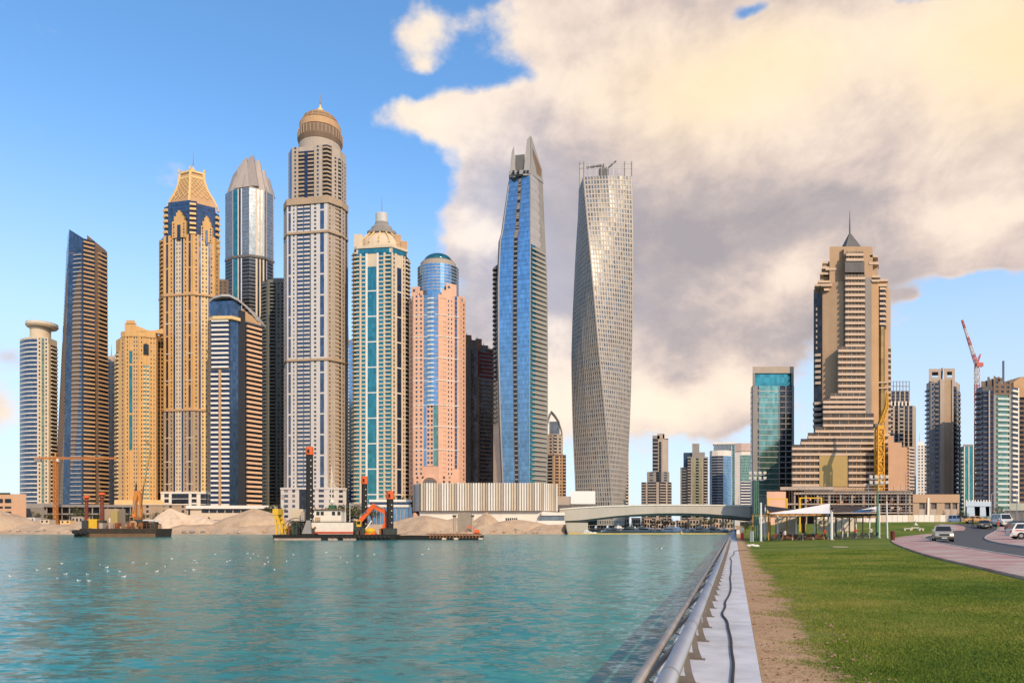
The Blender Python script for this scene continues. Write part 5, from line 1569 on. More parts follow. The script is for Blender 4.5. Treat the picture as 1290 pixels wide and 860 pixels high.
MB().prism([T.P(872, 4), T.P(881, 4), T.P(881, 20), T.P(872, 20)], T.Z(575) + 0.05, T.Z(558)).obj('roof_block', M_GREY, T.root)
MB().prism([T.P(881, 4), T.P(888, 4), T.P(888, 20), T.P(881, 20)], T.Z(575) + 0.05, T.Z(569)).obj('roof_block', M_GREY, T.root)
T.done()
T = Tower('office_tower', 'blue glass tower with rounded front and pale cornice, third of the far towers', 'tower', 1040, 911, base=0.3)
T.core([(899, 14), (926, 12), (926, 44), (899, 44)], 0, T.Z(558), G_GREY, 'wall')
T.core([(894, 12), (897, 5), (904, 1), (911, 0), (918, 2), (921, 8), (921, 30), (894, 30)], 0, T.Z(571), G_DBLUE, 'wall')
facade(T, [(894, 12), (897, 5), (904, 1), (911, 0)], 2, T.Z(574), 4.2, [(1, 's', {'frac': 0.25})], M_SILVER, G_DBLUE)
facade(T, [(911, 0), (918, 2), (921, 8)], 2, T.Z(574), 4.2, [(1, 'g', {'line': 0.3})], M_SILVER, G_BLUE)
facade(T, [(921, 12), (926, 12)], 2, T.Z(560), 4.2, [(0.4, 'w'), (1, 'g'), (0.2, 'w')], M_SILVER, G_TEAL)
MB().prism([T.P(894, 11), T.P(897, 4), T.P(904, 0), T.P(911, -1), T.P(918, 1), T.P(921, 7), T.P(921, 20), T.P(894, 20)], T.Z(574), T.Z(567)).obj('cornice', M_WHITE, T.root)
MB().prism([T.P(898, 13), T.P(927, 11), T.P(927, 30), T.P(898, 30)], T.Z(558) + 0.05, T.Z(555.6)).obj('roof_cap', M_WHITE, T.root)
T.done()
T = Tower('office_tower', 'white framed tower with green glass panel, beside the green and teal glass tower', 'tower', 960, 938, base=0.3)
T.core([(926, 4), (934, 0), (952, 0), (952, 30), (926, 30)], 0, T.Z(568), M_WHITE)
facade(T, [(933, 0), (952, 0)], T.Z(606), T.Z(573), 4, [(1, 'g', {'glz': G_GREEN, 'line': 0.25}), (0.1, 'w')], M_WHITE, G_GREEN)
facade(T, [(933, 0), (952, 0)], 2, T.Z(607), 4, [(1, 's', {'frac': 0.4}), (0.1, 'w')], M_WHITE, G_NAVY)
MB().prism([T.P(926, 3), T.P(934, -1), T.P(952, -1), T.P(952, 26), T.P(926, 26)], T.Z(568) + 0.05, T.Z(558)).obj('cornice', plain('rosy render', (0.55, 0.42, 0.37), 0.8), T.root)
T.done()

# ---- towers on the right
T = Tower('residential_tower', 'brown tower with open steel lattice on top right of the stepped hotel', 'tower', 620, 1136, base=GB)
T.core([(1118, 0), (1152, 0), (1154, 8), (1154, 36), (1118, 36)], 0, T.Z(511), M_LIME)
T.core([(1121, 3), (1146, 3), (1146, 30), (1121, 30)], T.Z(511), T.Z(492), M_GREY)
facade(T, [(1118, 0), (1152, 0)], 3, T.Z(511), 3.7, [(0.5, 'w'), (0.8, 'b'), (0.5, 'w'), (0.8, 'g', {'glz': G_DARK}), (0.4, 'w'), (1, 'b', {'bd': 0.7}), (0.3, 'w'), (0.8, 'g', {'glz': G_DARK}), (0.35, 'w'), (0.8, 'g', {'glz': G_DARK}), (0.6, 'w')], M_LIME, G_DARK, frac=0.4)
facade(T, [(1121, 3), (1146, 3)], T.Z(510), T.Z(492), 3.7, [(0.4, 'w'), (1, 'g'), (0.4, 'w'), (1, 'g'), (0.4, 'w'), (1, 'g'), (0.4, 'w'), (1, 'g'), (0.4, 'w')], M_LIME, G_DARK)
for i in range(6):
    x = 1122 + i * 4.6
    MB().prism([T.P(x, 0.8), T.P(x + 2, 0.8), T.P(x + 2, 4), T.P(x, 4)], T.Z(511), T.Z(505)).obj('pier_cap', M_WHITE, T.root)
for i in range(7):
    x = 1121.5 + i * 4
    for d in (3.5, 24):
        MB().beam((*T.P(x, d), T.Z(492)), (*T.P(x, d), T.Z(479)), 0.45).obj('lattice_post', M_GREY, T.root)
    MB().beam((*T.P(x, 3.5), T.Z(479.4)), (*T.P(x, 24), T.Z(479.4)), 0.4).obj('lattice_beam', M_GREY, T.root)
for y in (479.4, 485.5):
    for d in (3.5, 24):
        MB().beam((*T.P(1121.5, d), T.Z(y)), (*T.P(1145.5, d), T.Z(y)), 0.4).obj('lattice_beam', M_GREY, T.root)
T.done()
T = Tower('residential_tower', 'slim white tower in the gap left of the beige twin-frame tower', 'tower', 800, 1161, base=GB)
T.core([(1155, 2), (1168, 0), (1170, 24), (1155, 24)], 0, T.Z(560), M_WHITE)
facade(T, [(1155, 2), (1168, 0)], 3, T.Z(561), 3.7, [(0.4, 'w'), (1, 'p'), (0.4, 'w'), (1, 'p'), (0.4, 'w'), (1, 'p'), (0.4, 'w')], M_WHITE, G_DARK, pn=P_STD)
MB().prism([T.P(1157, 4), T.P(1163, 4), T.P(1163, 16), T.P(1157, 16)], T.Z(560) + 0.05, T.Z(555)).obj('roof_block', M_WHITE, T.root)
MB().rod((*T.P(1158.5, 8), T.Z(555)), (*T.P(1158.5, 8), T.Z(543)), 0.4, 0.1, 6).obj('mast', M_STEEL, T.root)
T.done()
T = Tower('residential_tower', 'beige slab tower with two hollow square frames on its roof', 'tower', 540, 1188, base=GB)
T.core([(1167, 10), (1172, 2), (1183, 0), (1200, 0), (1205, 3), (1209, 12), (1207, 36), (1168, 36)], 0, T.Z(480), M_LIME)
facade(T, [(1167, 10), (1172, 2)], 3, T.Z(485), 3.7, [(1, 'b', {'frac': 0.3}), (0.2, 'w')], M_GREY, G_DBLUE)
facade(T, [(1172, 2), (1183, 0)], 3, T.Z(482), 3.7, [(0.25, 'w'), (0.8, 'p'), (0.25, 'w'), (1.1, 'b'), (0.2, 'w')], M_GREY, G_NAVY, frac=0.38, pn=P_BLUE)
facade(T, [(1183, 0), (1200, 0)], 3, T.Z(478), 3.7, [(0.7, 'w', {'dep': 1.4}), (1.3, 'w', {'wall': M_BUFF, 'dep': 0.4}), (0.25, 'w', {'dep': 1.2})], M_LIME, G_GREY)
facade(T, [(1200, 0), (1205, 3)], 3, T.Z(486), 3.7, [(0.5, 'd'), (0.5, 'b')], M_GREY, G_DARK, frac=0.38)
facade(T, [(1205, 3), (1209, 12)], 3, T.Z(490), 3.7, [(1, 'b'), (0.2, 'w')], M_GREY, G_DARK, frac=0.38)
for (a, e, y) in ((1170, 1185.5, 464), (1189, 1203, 463.5)):
    for (x0, x1, y0, y1) in ((a, a + 4, 480, y), (e - 3.6, e, 480, y), (a + 4.02, e - 3.62, y + 4, y), (a + 4.02, e - 3.62, 480, 474.5)):
        MB().prism([T.P(x0, 1), T.P(x1, 1), T.P(x1, 14), T.P(x0, 14)], T.Z(y0) + 0.03, T.Z(y1)).obj('roof_frame', M_LIME, T.root)
MB().beam((*T.P(1186, 6), T.Z(478)), (*T.P(1187, 6), T.Z(461)), 0.9).obj('mast', M_GREY, T.root)
T.done()
T = Tower('residential_tower', 'low green glass tower with white vertical fins', 'tower', 650, 1220, base=GB)
T.core([(1208, 4), (1214, 0), (1232, 0), (1232, 28), (1208, 28)], 0, T.Z(562), M_GREY)
facade(T, [(1208, 4), (1214, 0)], 3, T.Z(566), 3.7, [(1, 'b', {'frac': 0.35})], M_WHITE, G_TEAL)
facade(T, [(1214, 0), (1232, 0)], 3, T.Z(562), 3.7, [(0.25, 'w'), (1, 'g', {'every': 0}), (0.25, 'w'), (1, 'g', {'every': 0}), (0.3, 'w'), (1.2, 'b', {'frac': 0.35})], M_WHITE, G_TEAL)
MB().prism([T.P(1213, 3), T.P(1226, 3), T.P(1226, 16), T.P(1213, 16)], T.Z(562) + 0.05, T.Z(559)).obj('roof_block', M_GREY, T.root)
T.done()
T = Tower('unfinished_tower', 'dark tower with teal balconies and a ragged unfinished top, near the right edge', 'tower', 480, 1258, base=GB)
mp_ = plain('plum cladding', (0.10, 0.07, 0.075), 0.8, 0.25, 0.2)
T.core([(1230, 10), (1238, 2), (1251, 0), (1273, 2), (1283, 8), (1283, 36), (1232, 36)], 0, T.Z(486), M_DGREY)
facade(T, [(1230, 10), (1238, 2)], 3, T.Z(488), 3.7, [(1, 'b', {'bal': mp_, 'frac': 0.35})], mp_, G_DARK)
facade(T, [(1238, 2), (1251, 0)], 3, T.Z(492), 3.7, [(1, 'b', {'bal': M_DGREY, 'frac': 0.3, 'bd': 0.9}), (0.25, 'w', {'wall': M_SILVER, 'dep': 1.6}), (0.7, 'b', {'bal': mp_, 'frac': 0.3})], mp_, G_NAVY)
facade(T, [(1251, 0), (1273, 2)], 3, T.Z(497), 3.7, [(0.2, 'w'), (1, 'b', {'bal': plain('pale teal render', (0.50, 0.58, 0.55), 0.6), 'frac': 0.42}), (0.15, 'w')], M_GREY, G_GREEN, bdep=1.4)
facade(T, [(1251, 0), (1273, 2)], T.Z(497), T.Z(480), 3.7, [(0.2, 'w'), (0.8, 'p'), (0.2, 'w'), (0.8, 'p'), (0.2, 'w'), (0.8, 'p'), (0.2, 'w')], M_BROWN, G_DARK, pn=P_STD)
facade(T, [(1273, 2), (1283, 8)], 3, T.Z(486), 3.7, [(1, 'b', {'bal': M_WHITE}), (0.15, 'w')], M_WHITE, G_DARK, frac=0.4)
rnd = random.Random(5)
for i in range(12):
    x = 1236 + i * 2.6
    y = 470 + abs(i - 6) * 1.0 + rnd.uniform(0, 4)
    MB().prism([T.P(x, 4 + i % 3), T.P(x + rnd.uniform(2, 4.5), 4 + i % 3), T.P(x + 3, 16), T.P(x, 16)], T.Z(486) + 0.02 * i + 0.05, T.Z(y)).obj('unfinished_slab', M_DGREY if i % 2 else M_BROWN, T.root)
MB().beam((*T.P(1264, 8), T.Z(480)), (*T.P(1264, 8), T.Z(451)), 0.9).obj('mast', M_DGREY, T.root)
T.done()
T = Tower('residential_tower', 'brown gabled tower cut by the right edge of the picture', 'tower', 520, 1296, base=GB)
T.core([(1279, 3), (1312, 0), (1330, 12), (1330, 36), (1279, 36)], 0, T.Z(500), M_BROWN)
facade(T, [(1279, 3), (1312, 0)], 3, T.Z(500), 3.7, [(0.3, 'w'), (1, 'b'), (0.3, 'w'), (1, 'b'), (0.3, 'w'), (1, 'b'), (0.3, 'w')], M_BROWN, G_DARK, frac=0.4)
b = MB()
b.slab([(*T.P(1277, 1), T.Z(500)), (*T.P(1314, -2), T.Z(500)), (*T.P(1312, -2), T.Z(476)), (*T.P(1286, 1), T.Z(474)), (*T.P(1277, 1), T.Z(481))], (0, 20, 0))
b.obj('gable', M_TAN, T.root)
T.done()
# ================================================================ far bank: hall, low buildings, bridge
T = Tower('exhibition_hall', 'white windowless hall clad in tall vertical fins above a plain white base', 'building', 445, 612)
P, Z = T.P, T.Z
fp = [(520, 16), (530, 0), (680, 0), (703, 12)]
MB().prism([P(*q) for q in fp] + [P(700, 60), P(524, 60)], Z(643.3), Z(609)).obj('wall', M_GREY, T.root)
for (q0, q1, n) in ((fp[0], fp[1], 6), (fp[1], fp[2], 46), (fp[2], fp[3], 9)):
    for j in range(n):
        f0, f1 = (j + 0.10) / n, (j + 0.74) / n
        a = (q0[0] + (q1[0] - q0[0]) * f0, q0[1] + (q1[1] - q0[1]) * f0 - 0.7)
        e = (q0[0] + (q1[0] - q0[0]) * f1, q0[1] + (q1[1] - q0[1]) * f1 - 0.7)
        pa, pe = P(*a), P(*e)
        MB().prism([pa, pe, (pe[0], pe[1] + 0.7), (pa[0], pa[1] + 0.7)], Z(643), Z(608)).obj('fin', (M_CREAM, M_WHITE, M_WHITE, M_LIME)[(j * 7 + j // 3) % 4], T.root)
MB().prism([P(529, 2.5), P(684, 2.5), P(702, 13), P(700, 58), P(526, 58)], 0, Z(643.4)).obj('base_wall', M_WHITE, T.root)
MB().prism([P(682, -3), P(711.5, -3), P(711.5, 14), P(682, 14)], Z(649), Z(645)).obj('canopy', M_WHITE, T.root)
MB().prism([P(682, -2), P(711, -2), P(711, 14), P(682, 14)], Z(655.5), Z(649) - 0.02).obj('glazing', G_GREY, T.root)
MB().prism([P(676, -3.4), P(712, -3.4), P(712, 14), P(676, 14)], 0, Z(655.5) - 0.02).obj('parapet', M_WHITE, T.root)
for i in range(6):
    MB().prism([P(637 + i * 2.6, 2.2), P(638.6 + i * 2.6, 2.2), P(638.6 + i * 2.6, 3), P(637 + i * 2.6, 3)], Z(657.2), Z(652)).obj('window', G_DARK, T.root)
T.done()

T = Tower('glass_pavilion', 'low blue glass building with white flat roofs left of the finned hall', 'building', 470, 489)
MB().prism([T.P(458, 0), T.P(519, 0), T.P(519, 40), T.P(458, 40)], 0, T.Z(638.5)).obj('glazing', G_BLUE, T.root)
MB().prism([T.P(456, -2), T.P(518, -2), T.P(518, 42), T.P(456, 42)], T.Z(638.5) + 0.02, T.Z(635.6)).obj('roof', M_WHITE, T.root)
MB().prism([T.P(466, 6), T.P(517, 6), T.P(517, 34), T.P(466, 34)], T.Z(635.6) + 0.02, T.Z(631.6)).obj('upper_glazing', G_DBLUE, T.root)
MB().prism([T.P(465, 4), T.P(519, 4), T.P(519, 38), T.P(465, 38)], T.Z(631.6) + 0.02, T.Z(628.6)).obj('upper_roof', M_WHITE, T.root)
for i in range(12):
    MB().prism([T.P(459 + i * 5, -0.4), T.P(459.7 + i * 5, -0.4), T.P(459.7 + i * 5, 0.1), T.P(459 + i * 5, 0.1)], 0, T.Z(638.6)).obj('mullion', M_SILVER, T.root)
T.done()

T = Tower('podium_building', 'long low white building with ribbon windows below the curved blue tower', 'building', 500, 290)
MB().prism([T.P(236, 0), T.P(348, 0), T.P(348, 30), T.P(236, 30)], 0, T.Z(640.5)).obj('wall', M_CREAM, T.root)
MB().prism([T.P(234, -2), T.P(348, -2), T.P(350, 30), T.P(234, 30)], T.Z(640.5) + 0.02, T.Z(636.5)).obj('roof', M_WHITE, T.root)
for i in range(9):
    MB().prism([T.P(254 + i * 10, -0.3), T.P(263 + i * 10, -0.3), T.P(263 + i * 10, 0.4), T.P(254 + i * 10, 0.4)], T.Z(645.5), T.Z(641)).obj('window', G_DARK, T.root)
MB().prism([T.P(237, -0.4), T.P(239.5, -0.4), T.P(239.5, 0.3), T.P(237, 0.3)], T.Z(652), T.Z(641)).obj('door', G_DARK, T.root)
T.done()
T = Tower('podium_building', 'brown low block with square windows below the tall golden tower', 'building', 500, 200)
facade(T, [(172, 0), (236, 0)], 0.1, T.Z(636), 4, [(0.6, 'w'), (1, 'p'), (0.6, 'w'), (1, 'p'), (3, 'w'), (1, 'p'), (0.5, 'w'), (1, 'p'), (2, 'w'), (1, 'p'), (0.5, 'w')], M_BUFF, G_DARK, pn=P_STD)
T.core([(172, 0), (236, 0), (236, 24), (172, 24)], 0, T.Z(636), M_BUFF)
MB().prism([T.P(171, -1.2), T.P(237, -1.2), T.P(237, 25), T.P(171, 25)], T.Z(636) + 0.02, T.Z(634.8)).obj('parapet', M_CREAM, T.root)
T.done()
T = Tower('unfinished_building', 'grey concrete frame of an unfinished low building below the dark leaning tower', 'building', 490, 110)
for i in range(12):
    MB().prism([T.P(58 + i * 9.6, 0), T.P(59.6 + i * 9.6, 0), T.P(59.6 + i * 9.6, 1), T.P(58 + i * 9.6, 1)], 0, T.Z(637)).obj('column', M_GREY, T.root)
for (y0, y1) in ((638.5, 635.5), (648, 646.2)):
    MB().prism([T.P(55, -1), T.P(168, -1), T.P(168, 24), T.P(55, 24)], T.Z(y0), T.Z(y1)).obj('floor_slab', M_GREY, T.root)
MB().prism([T.P(56, 6), T.P(167, 6), T.P(167, 22), T.P(56, 22)], 0, T.Z(638.6)).obj('inner_wall', M_DGREY, T.root)
MB().prism([T.P(33, 2), T.P(60, 2), T.P(60, 20), T.P(33, 20)], 0, T.Z(640)).obj('side_wall', M_GREY, T.root)
T.done()
T = Tower('low_building', 'low peach building with dark slot windows at the left edge', 'building', 455, 12)
T.core([(-40, 0), (33, 0), (33, 26), (-40, 26)], 0, T.Z(622), plain('peach render', (0.58, 0.35, 0.22), 0.8, 0.1))
for (y, hh) in ((633, 5), (640, 2.5), (646.5, 2.5)):
    for i in range(5):
        MB().prism([T.P(-36 + i * 10.5, -0.3), T.P(-28 + i * 10.5, -0.3), T.P(-28 + i * 10.5, 0.5), T.P(-36 + i * 10.5, 0.5)], T.Z(y), T.Z(y - hh)).obj('window', G_DARK, T.root)
MB().prism([T.P(-40, -0.6), T.P(13, -0.6), T.P(13, 6), T.P(-40, 6)], T.Z(622) + 0.02, T.Z(620.4)).obj('roof_planting', plain('hedge', (0.05, 0.07, 0.02)), T.root)
T.done()

# ---- bridge
def bx_(px, D=470): return wx(px, D)
br = thing('bridge', 'pale concrete arched road bridge crossing the canal mouth', 'bridge', (bx_(830), 470, WATER_Z))
bcx = bx_(830)
top = [(705, 642), (729, 640), (760, 638.4), (795, 637.2), (830, 636.6), (870, 636.6), (910, 637), (960, 638), (1010, 639.5)]
bot = [(705, 656), (729, 655), (750, 652.6), (775, 649.6), (800, 647.6), (830, 646.2), (860, 646), (890, 646.8), (920, 649), (945, 652), (1010, 658)]
def zz(py): return wz(py, 470) - WATER_Z
def itp(tab, x): return float(np.interp(x, [t_[0] for t_ in tab], [t_[1] for t_ in tab]))
g = MB(); un = MB(); par = MB()
xs_ = list(range(705, 1011, 5))
for a, e in zip(xs_[:-1], xs_[1:]):
    A, E_ = bx_(a) - bcx, bx_(e) - bcx
    ta, te, ba, be = zz(itp(top, a)), zz(itp(top, e)), zz(itp(bot, a)), zz(itp(bot, e))
    g.hexa([(A, 0, ba), (E_, 0, be), (E_, 30, be), (A, 30, ba)], [(A, 0, ta), (E_, 0, te), (E_, 30, te), (A, 30, ta)])
    un.hexa([(A, 2.5, ba - 1.4), (E_, 2.5, be - 1.4), (E_, 27, be - 1.4), (A, 27, ba - 1.4)], [(A, 2.5, ba - 0.02), (E_, 2.5, be - 0.02), (E_, 27, be - 0.02), (A, 27, ba - 0.02)])
    par.hexa([(A, -0.5, ta + 0.02), (E_, -0.5, te + 0.02), (E_, 0.1, te + 0.02), (A, 0.1, ta + 0.02)], [(A, -0.5, ta + 0.9), (E_, -0.5, te + 0.9), (E_, 0.1, te + 0.9), (A, 0.1, ta + 0.9)])
BRC = plain('bridge concrete', (0.47, 0.43, 0.38), 0.8, 0.12, 0.1)
g.obj('girder', BRC, br); un.obj('underside', M_GREY, br); par.obj('parapet', M_WHITE, br)
for (a, e) in ((704, 741), (950, 1010)):
    MB().box(bx_(a) - bcx, bx_(e) - bcx, 1.5, 29, -3, zz(itp(bot, (a + e) / 2)) - 1.45).obj('abutment', BRC, br)
for i in range(9):
    x = bx_(770 + i * 20) - bcx
    m = MB(); z0 = zz(itp(top, 770 + i * 20)) + 0.9
    m.rod((x, 0.0, z0), (x, 0.0, z0 + 5.2), 0.12, 0.08, 6)
    m.beam((x, 0.0, z0 + 5.2), (x, 1.6, z0 + 5.4), 0.12)
    if i not in (1, 4, 7): m.obj('lamp_post', M_STEEL, br)
wl = tag(MB().box(wx(703, 506), wx(726, 506), 506, 507, BANK_Z, wz(625, 506)).obj('hoarding', M_LIME), 'grey site hoarding at the left end of the bridge', 'hoarding'); recentre(wl)
bb = thing('billboard', 'blank white billboard at the foot of the twisted tower above the bridge', 'billboard', (bx_(741), 505, BANK_Z))
k_ = 505 / F
MB().box(-15.5 * k_, 15.5 * k_, 0, 0.6, wz(634.5, 505) - BANK_Z, wz(618.3, 505) - BANK_Z).obj('panel', plain('billboard white', (0.76, 0.75, 0.74), 0.6, 0.03), bb)
for x in (-13, -5, 5, 13):
    MB().beam((x * k_, 0.9, 0), (x * k_, 0.9, wz(619.5, 505) - BANK_Z), 0.4).obj('post', M_GREY, bb)
MB().box(-38 * k_, 18 * k_, 0.8, 2, 0, wz(635.5, 505) - BANK_Z).obj('base_wall', M_DGREY, bb)

# ---- sand heaps
def heap(px, D, w_, h_, label, seed, dep=0.7, mat=SAND):
    rg = random.Random(seed)
    k = D / F
    b = MB()
    n, m = 30, 9
    ph = [rg.uniform(0, 6.28) for _ in range(6)]
    for j in range(m + 1):
        f = j / m
        for i in range(n):
            a = 2 * math.pi * i / n
            wob = 1 + 0.12 * math.sin(2 * a + ph[0]) + 0.09 * math.sin(3 * a + ph[1]) + 0.06 * math.sin(5 * a + ph[2])
            r = (1 - f) * wob + 0.001
            z = h_ * k * (f ** 0.85) * (1 + 0.10 * math.sin(3 * a + ph[3]) * (1 - f)) if f < 0.86 else h_ * k * (0.88 + 0.10 * (f - 0.86) / 0.14)
            b.v.append((w_ * k / 2 * r * math.cos(a) + f * w_ * k * 0.06 * math.sin(ph[4]), w_ * k / 2 * dep * r * math.sin(a), z + rg.uniform(-0.1, 0.1) * h_ * k * 0.3 * (0 < j < m) - (0.6 if j == 0 else 0)))
    for j in range(m):
        for i in range(n):
            q = (i + 1) % n
            b.f.append((j * n + i, j * n + q, (j + 1) * n + q, (j + 1) * n + i))
    b.f.append(tuple(range(m * n, m * n + n)))
    x0_ = wx(px, D)
    b.v = [(x, y, z + bank(x0_ + x, D + y)) for x, y, z in b.v]
    o = b.obj('sand_heap', mat, smooth=False)
    o.location = (x0_, D, -0.1)
    tag(o, label, 'sand heap', 'sand heaps along the far bank')
    return o
SAND_LIT = plain('pale sand', (0.62, 0.47, 0.34), 0.95, 0.22, 0.25, streak=False)  # light falling on two of the heaps, put into a paler sand
heap(-8, 418, 96, 20, 'dark sand heap on the bank at the left edge of the picture', 1)
heap(217, 424, 66, 21, 'pale steep sand heap right of the rusty dredger', 2, mat=SAND_LIT)
heap(247, 428, 60, 14, 'pale low sand heap leaning against the steep one', 3, mat=SAND_LIT)
heap(318, 424, 96, 21, 'broad smooth sand heap beside the yellow ladder frame', 4)
heap(540, 420, 110, 12, 'long low sand heap below the finned hall', 5)
heap(613, 424, 44, 16, 'small conical sand heap right of the grey concrete block', 6)
heap(650, 420, 70, 7, 'flat sand heap at the right end of the bank', 8)
heap(575, 424, 60, 9, 'low sand heap behind the grey concrete block', 9)

# ---- site huts, containers, lorries on the bank
def cabin(px, D, w_, h_, mat, label, name='site_cabin', dep=6.0):
    k = D / F
    t = thing(name, label, 'cabin', (wx(px, D), D, BANK_Z))
    MB().box(-w_ * k / 2, w_ * k / 2, 0, dep, 0, h_ * k).obj('wall', mat, t)
    MB().box(-w_ * k / 2 - 0.2, w_ * k / 2 + 0.2, -0.3, dep + 0.3, h_ * k + 0.01, h_ * k + 0.25).obj('roof', M_GREY, t)
    n = max(2, int(w_ * k / 2.4))
    for i in range(n):
        x = -w_ * k / 2 + (i + 0.5) * w_ * k / n
        MB().box(x - 0.55, x + 0.55, -0.05, 0.05, h_ * k * 0.42, h_ * k * 0.8).obj('window' if i else 'door', G_DARK, t)
    return t
M_SITEW = plain('site white', (0.66, 0.62, 0.58), 0.7, 0.15, 0.4)
cabin(20, 440, 15, 7, M_SITEW, 'white site cabin beside the low peach building')
cabin(38, 442, 12, 9, M_SITEW, 'tall white site cabin left of the thin orange crane')
cabin(56, 440, 12, 6.5, M_CREAM, 'cream site cabin just left of the orange crane mast')
cabin(82, 440, 13, 5.5, M_GOLD2, 'yellow site cabin right of the orange crane mast')
cabin(97, 444, 14, 10, M_LIME, 'grey box cabin behind the rusty spud poles', dep=8)
cabin(282, 446, 26, 5.5, M_SITEW, 'long white site bus between the two pale sand heaps', 'site_bus')
cabin(302, 448, 12, 4.5, plain('site red', (0.35, 0.09, 0.06)), 'red site cabin behind the broad smooth heap')
cabin(514, 430, 11, 8, plain('container orange', (0.60, 0.10, 0.03), 0.6), 'orange container on the bank below the finned hall', 'container')

# ---- cranes
OR = plain('crane orange', (0.62, 0.24, 0.06), 0.6, 0.15)
t = thing('tower_crane', 'thin orange tower crane with long flat jib in front of the dark leaning tower', 'crane', (wx(70, 475), 475, BANK_Z))
k = 475 / F
zc = wz(577, 475) - BANK_Z
MB().lattice((0, 0, 0), (0, 0, zc), 2.0, 2.0, 26, 0.32).obj('mast', OR, t)
MB().lattice((-26 * k, 0, zc), (77 * k, 0, zc), 1.3, 0.9, 40, 0.24).obj('jib', OR, t)
MB().cbox(-22 * k, 0, zc - 2.6, 4, 1.6, 2.4).obj('counterweight', M_GREY, t)
MB().cbox(1.6, 0, zc - 2.4, 1.6, 1.6, 2.2).obj('cab', M_SITEW, t)
MB().beam((0, 0, zc), (0, 0, zc + 4), 0.7).obj('tower_head', OR, t)
RW1 = plain('crane red', (0.50, 0.13, 0.11), 0.6); RW2 = plain('crane white', (0.62, 0.58, 0.57), 0.6)
t = thing('tower_crane', 'red and white luffing tower crane rising behind the dark unfinished tower', 'crane', (wx(1231, 540), 540, 3))
k = 540 / F
zc = wz(462, 540) - 3
n = 9
for i in range(n):
    MB().lattice((0, 0, zc * i / n), (0, 0, zc * (i + 1) / n), 2.6, 2.6, 5, 0.4).obj('mast_section', RW1 if i < 5 or i % 2 else RW2, t)
MB().cbox(1.2, 0, zc, 4.8, 3.2, 3.2).obj('cab', RW1, t)
a, e = Vector((-1, 0, zc + 3.5)), Vector((-19 * k, 0, wz(403, 540) - 3))
for i in range(5):
    MB().lattice(a.lerp(e, i / 5), a.lerp(e, (i + 1) / 5), 1.9 - 0.22 * i, 1.7 - 0.22 * i, 4, 0.34).obj('jib_section', RW1 if i % 2 == 0 else RW2, t)
MB().beam((0.5, 0, zc + 3), (4.2 * k, 0, zc + 16 * k), 0.8).obj('a_frame', RW1, t)
MB().beam((-2.2 * k, 0, zc + 4), (4.2 * k, 0, zc + 16 * k), 0.35).obj('stay', RW1, t)
MB().cbox(3.6 * k, 0, zc + 0.2, 3.6, 2.6, 2.6).obj('counterweight', M_DGREY, t)
YC = plain('crane yellow', (0.66, 0.33, 0.03), 0.55, 0.12)
t = thing('tower_crane', 'yellow-orange tower crane standing before the stepped beige hotel', 'crane', (wx(1108, 385), 385, GB))
k = 385 / F
zc = wz(541, 385) - GB
MB().lattice((0, 0, 0), (0, 0, zc), 3.3, 3.3, 12, 0.55).obj('mast', YC, t)
MB().prism([(-0.9, -0.9), (0.9, -0.9), (0.9, 0.9), (-0.9, 0.9)], 0, zc).obj('climbing_core', YC, t)
MB().cbox(0, 0, zc + 0.02, 3.6, 3.2, 2.4).obj('slewing_cab', YC, t)
MB().lattice((0.2, 0, zc + 2.4), (9 * k, 0, wz(512, 385) - GB), 1.9, 1.4, 9, 0.4).obj('jib', YC, t)
MB().lattice((9 * k, 0, wz(512, 385) - GB), (9.6 * k, 0, wz(494, 385) - GB), 1.2, 0.6, 6, 0.3).obj('jib_head', YC, t)
MB().cbox(-3 * k, 0, zc + 1.2, 3.4, 2.2, 2.0).obj('counterweight', M_DGREY, t)

# ================================================================ dredgers
BLK = plain('black hull', (0.022, 0.021, 0.02), 0.6, 0.3, 0.4)
RUST = plain('rust', (0.26, 0.11, 0.05), 0.9, 0.35, 0.8)
ORG = plain('dredger orange', (0.72, 0.12, 0.025), 0.5, 0.15, 0.5)
YEL = plain('site yellow', (0.72, 0.42, 0.03), 0.5, 0.1, 0.5)
SHW = plain('ship white', (0.74, 0.66, 0.56), 0.55, 0.14, 0.6)
RED = plain('ship red', (0.52, 0.075, 0.04), 0.6, 0.2, 0.6)
DK = plain('machinery', (0.05, 0.055, 0.05), 0.6, 0.4, 1.5)
D1 = 215.0
K1 = D1 / F
dr = thing('dredger', 'black dredging barge with white deckhouse and three black spud poles with orange tops', 'barge', (wx(420, D1), D1, WATER_Z))
X = lambda px: (px - 420) * K1
Zd = lambda py: wz(py, D1) - WATER_Z
def dbox(name, px0, px1, d0, d1, py0, py1, mat, par=dr): return MB().box(X(px0), X(px1), d0, d1, Zd(py0), Zd(py1)).obj(name, mat, par)
hb = MB()
hb.prism([(X(345), 0), (X(497), 0), (X(497), 15), (X(345), 15)], -1.0, Zd(673.2), [(X(344), -0.4), (X(498), -0.4), (X(498), 15.4), (X(344), 15.4)])
hb.obj('hull', BLK, dr)
for (a, e) in ((346, 405), (414, 426), (433, 449)):
    MB().box(X(a), X(e), -0.75, -0.42, -0.2, Zd(677.6)).obj('fender_strip', plain('weed band', (0.42, 0.30, 0.24), 0.9, 0.3, 1.0), dr)
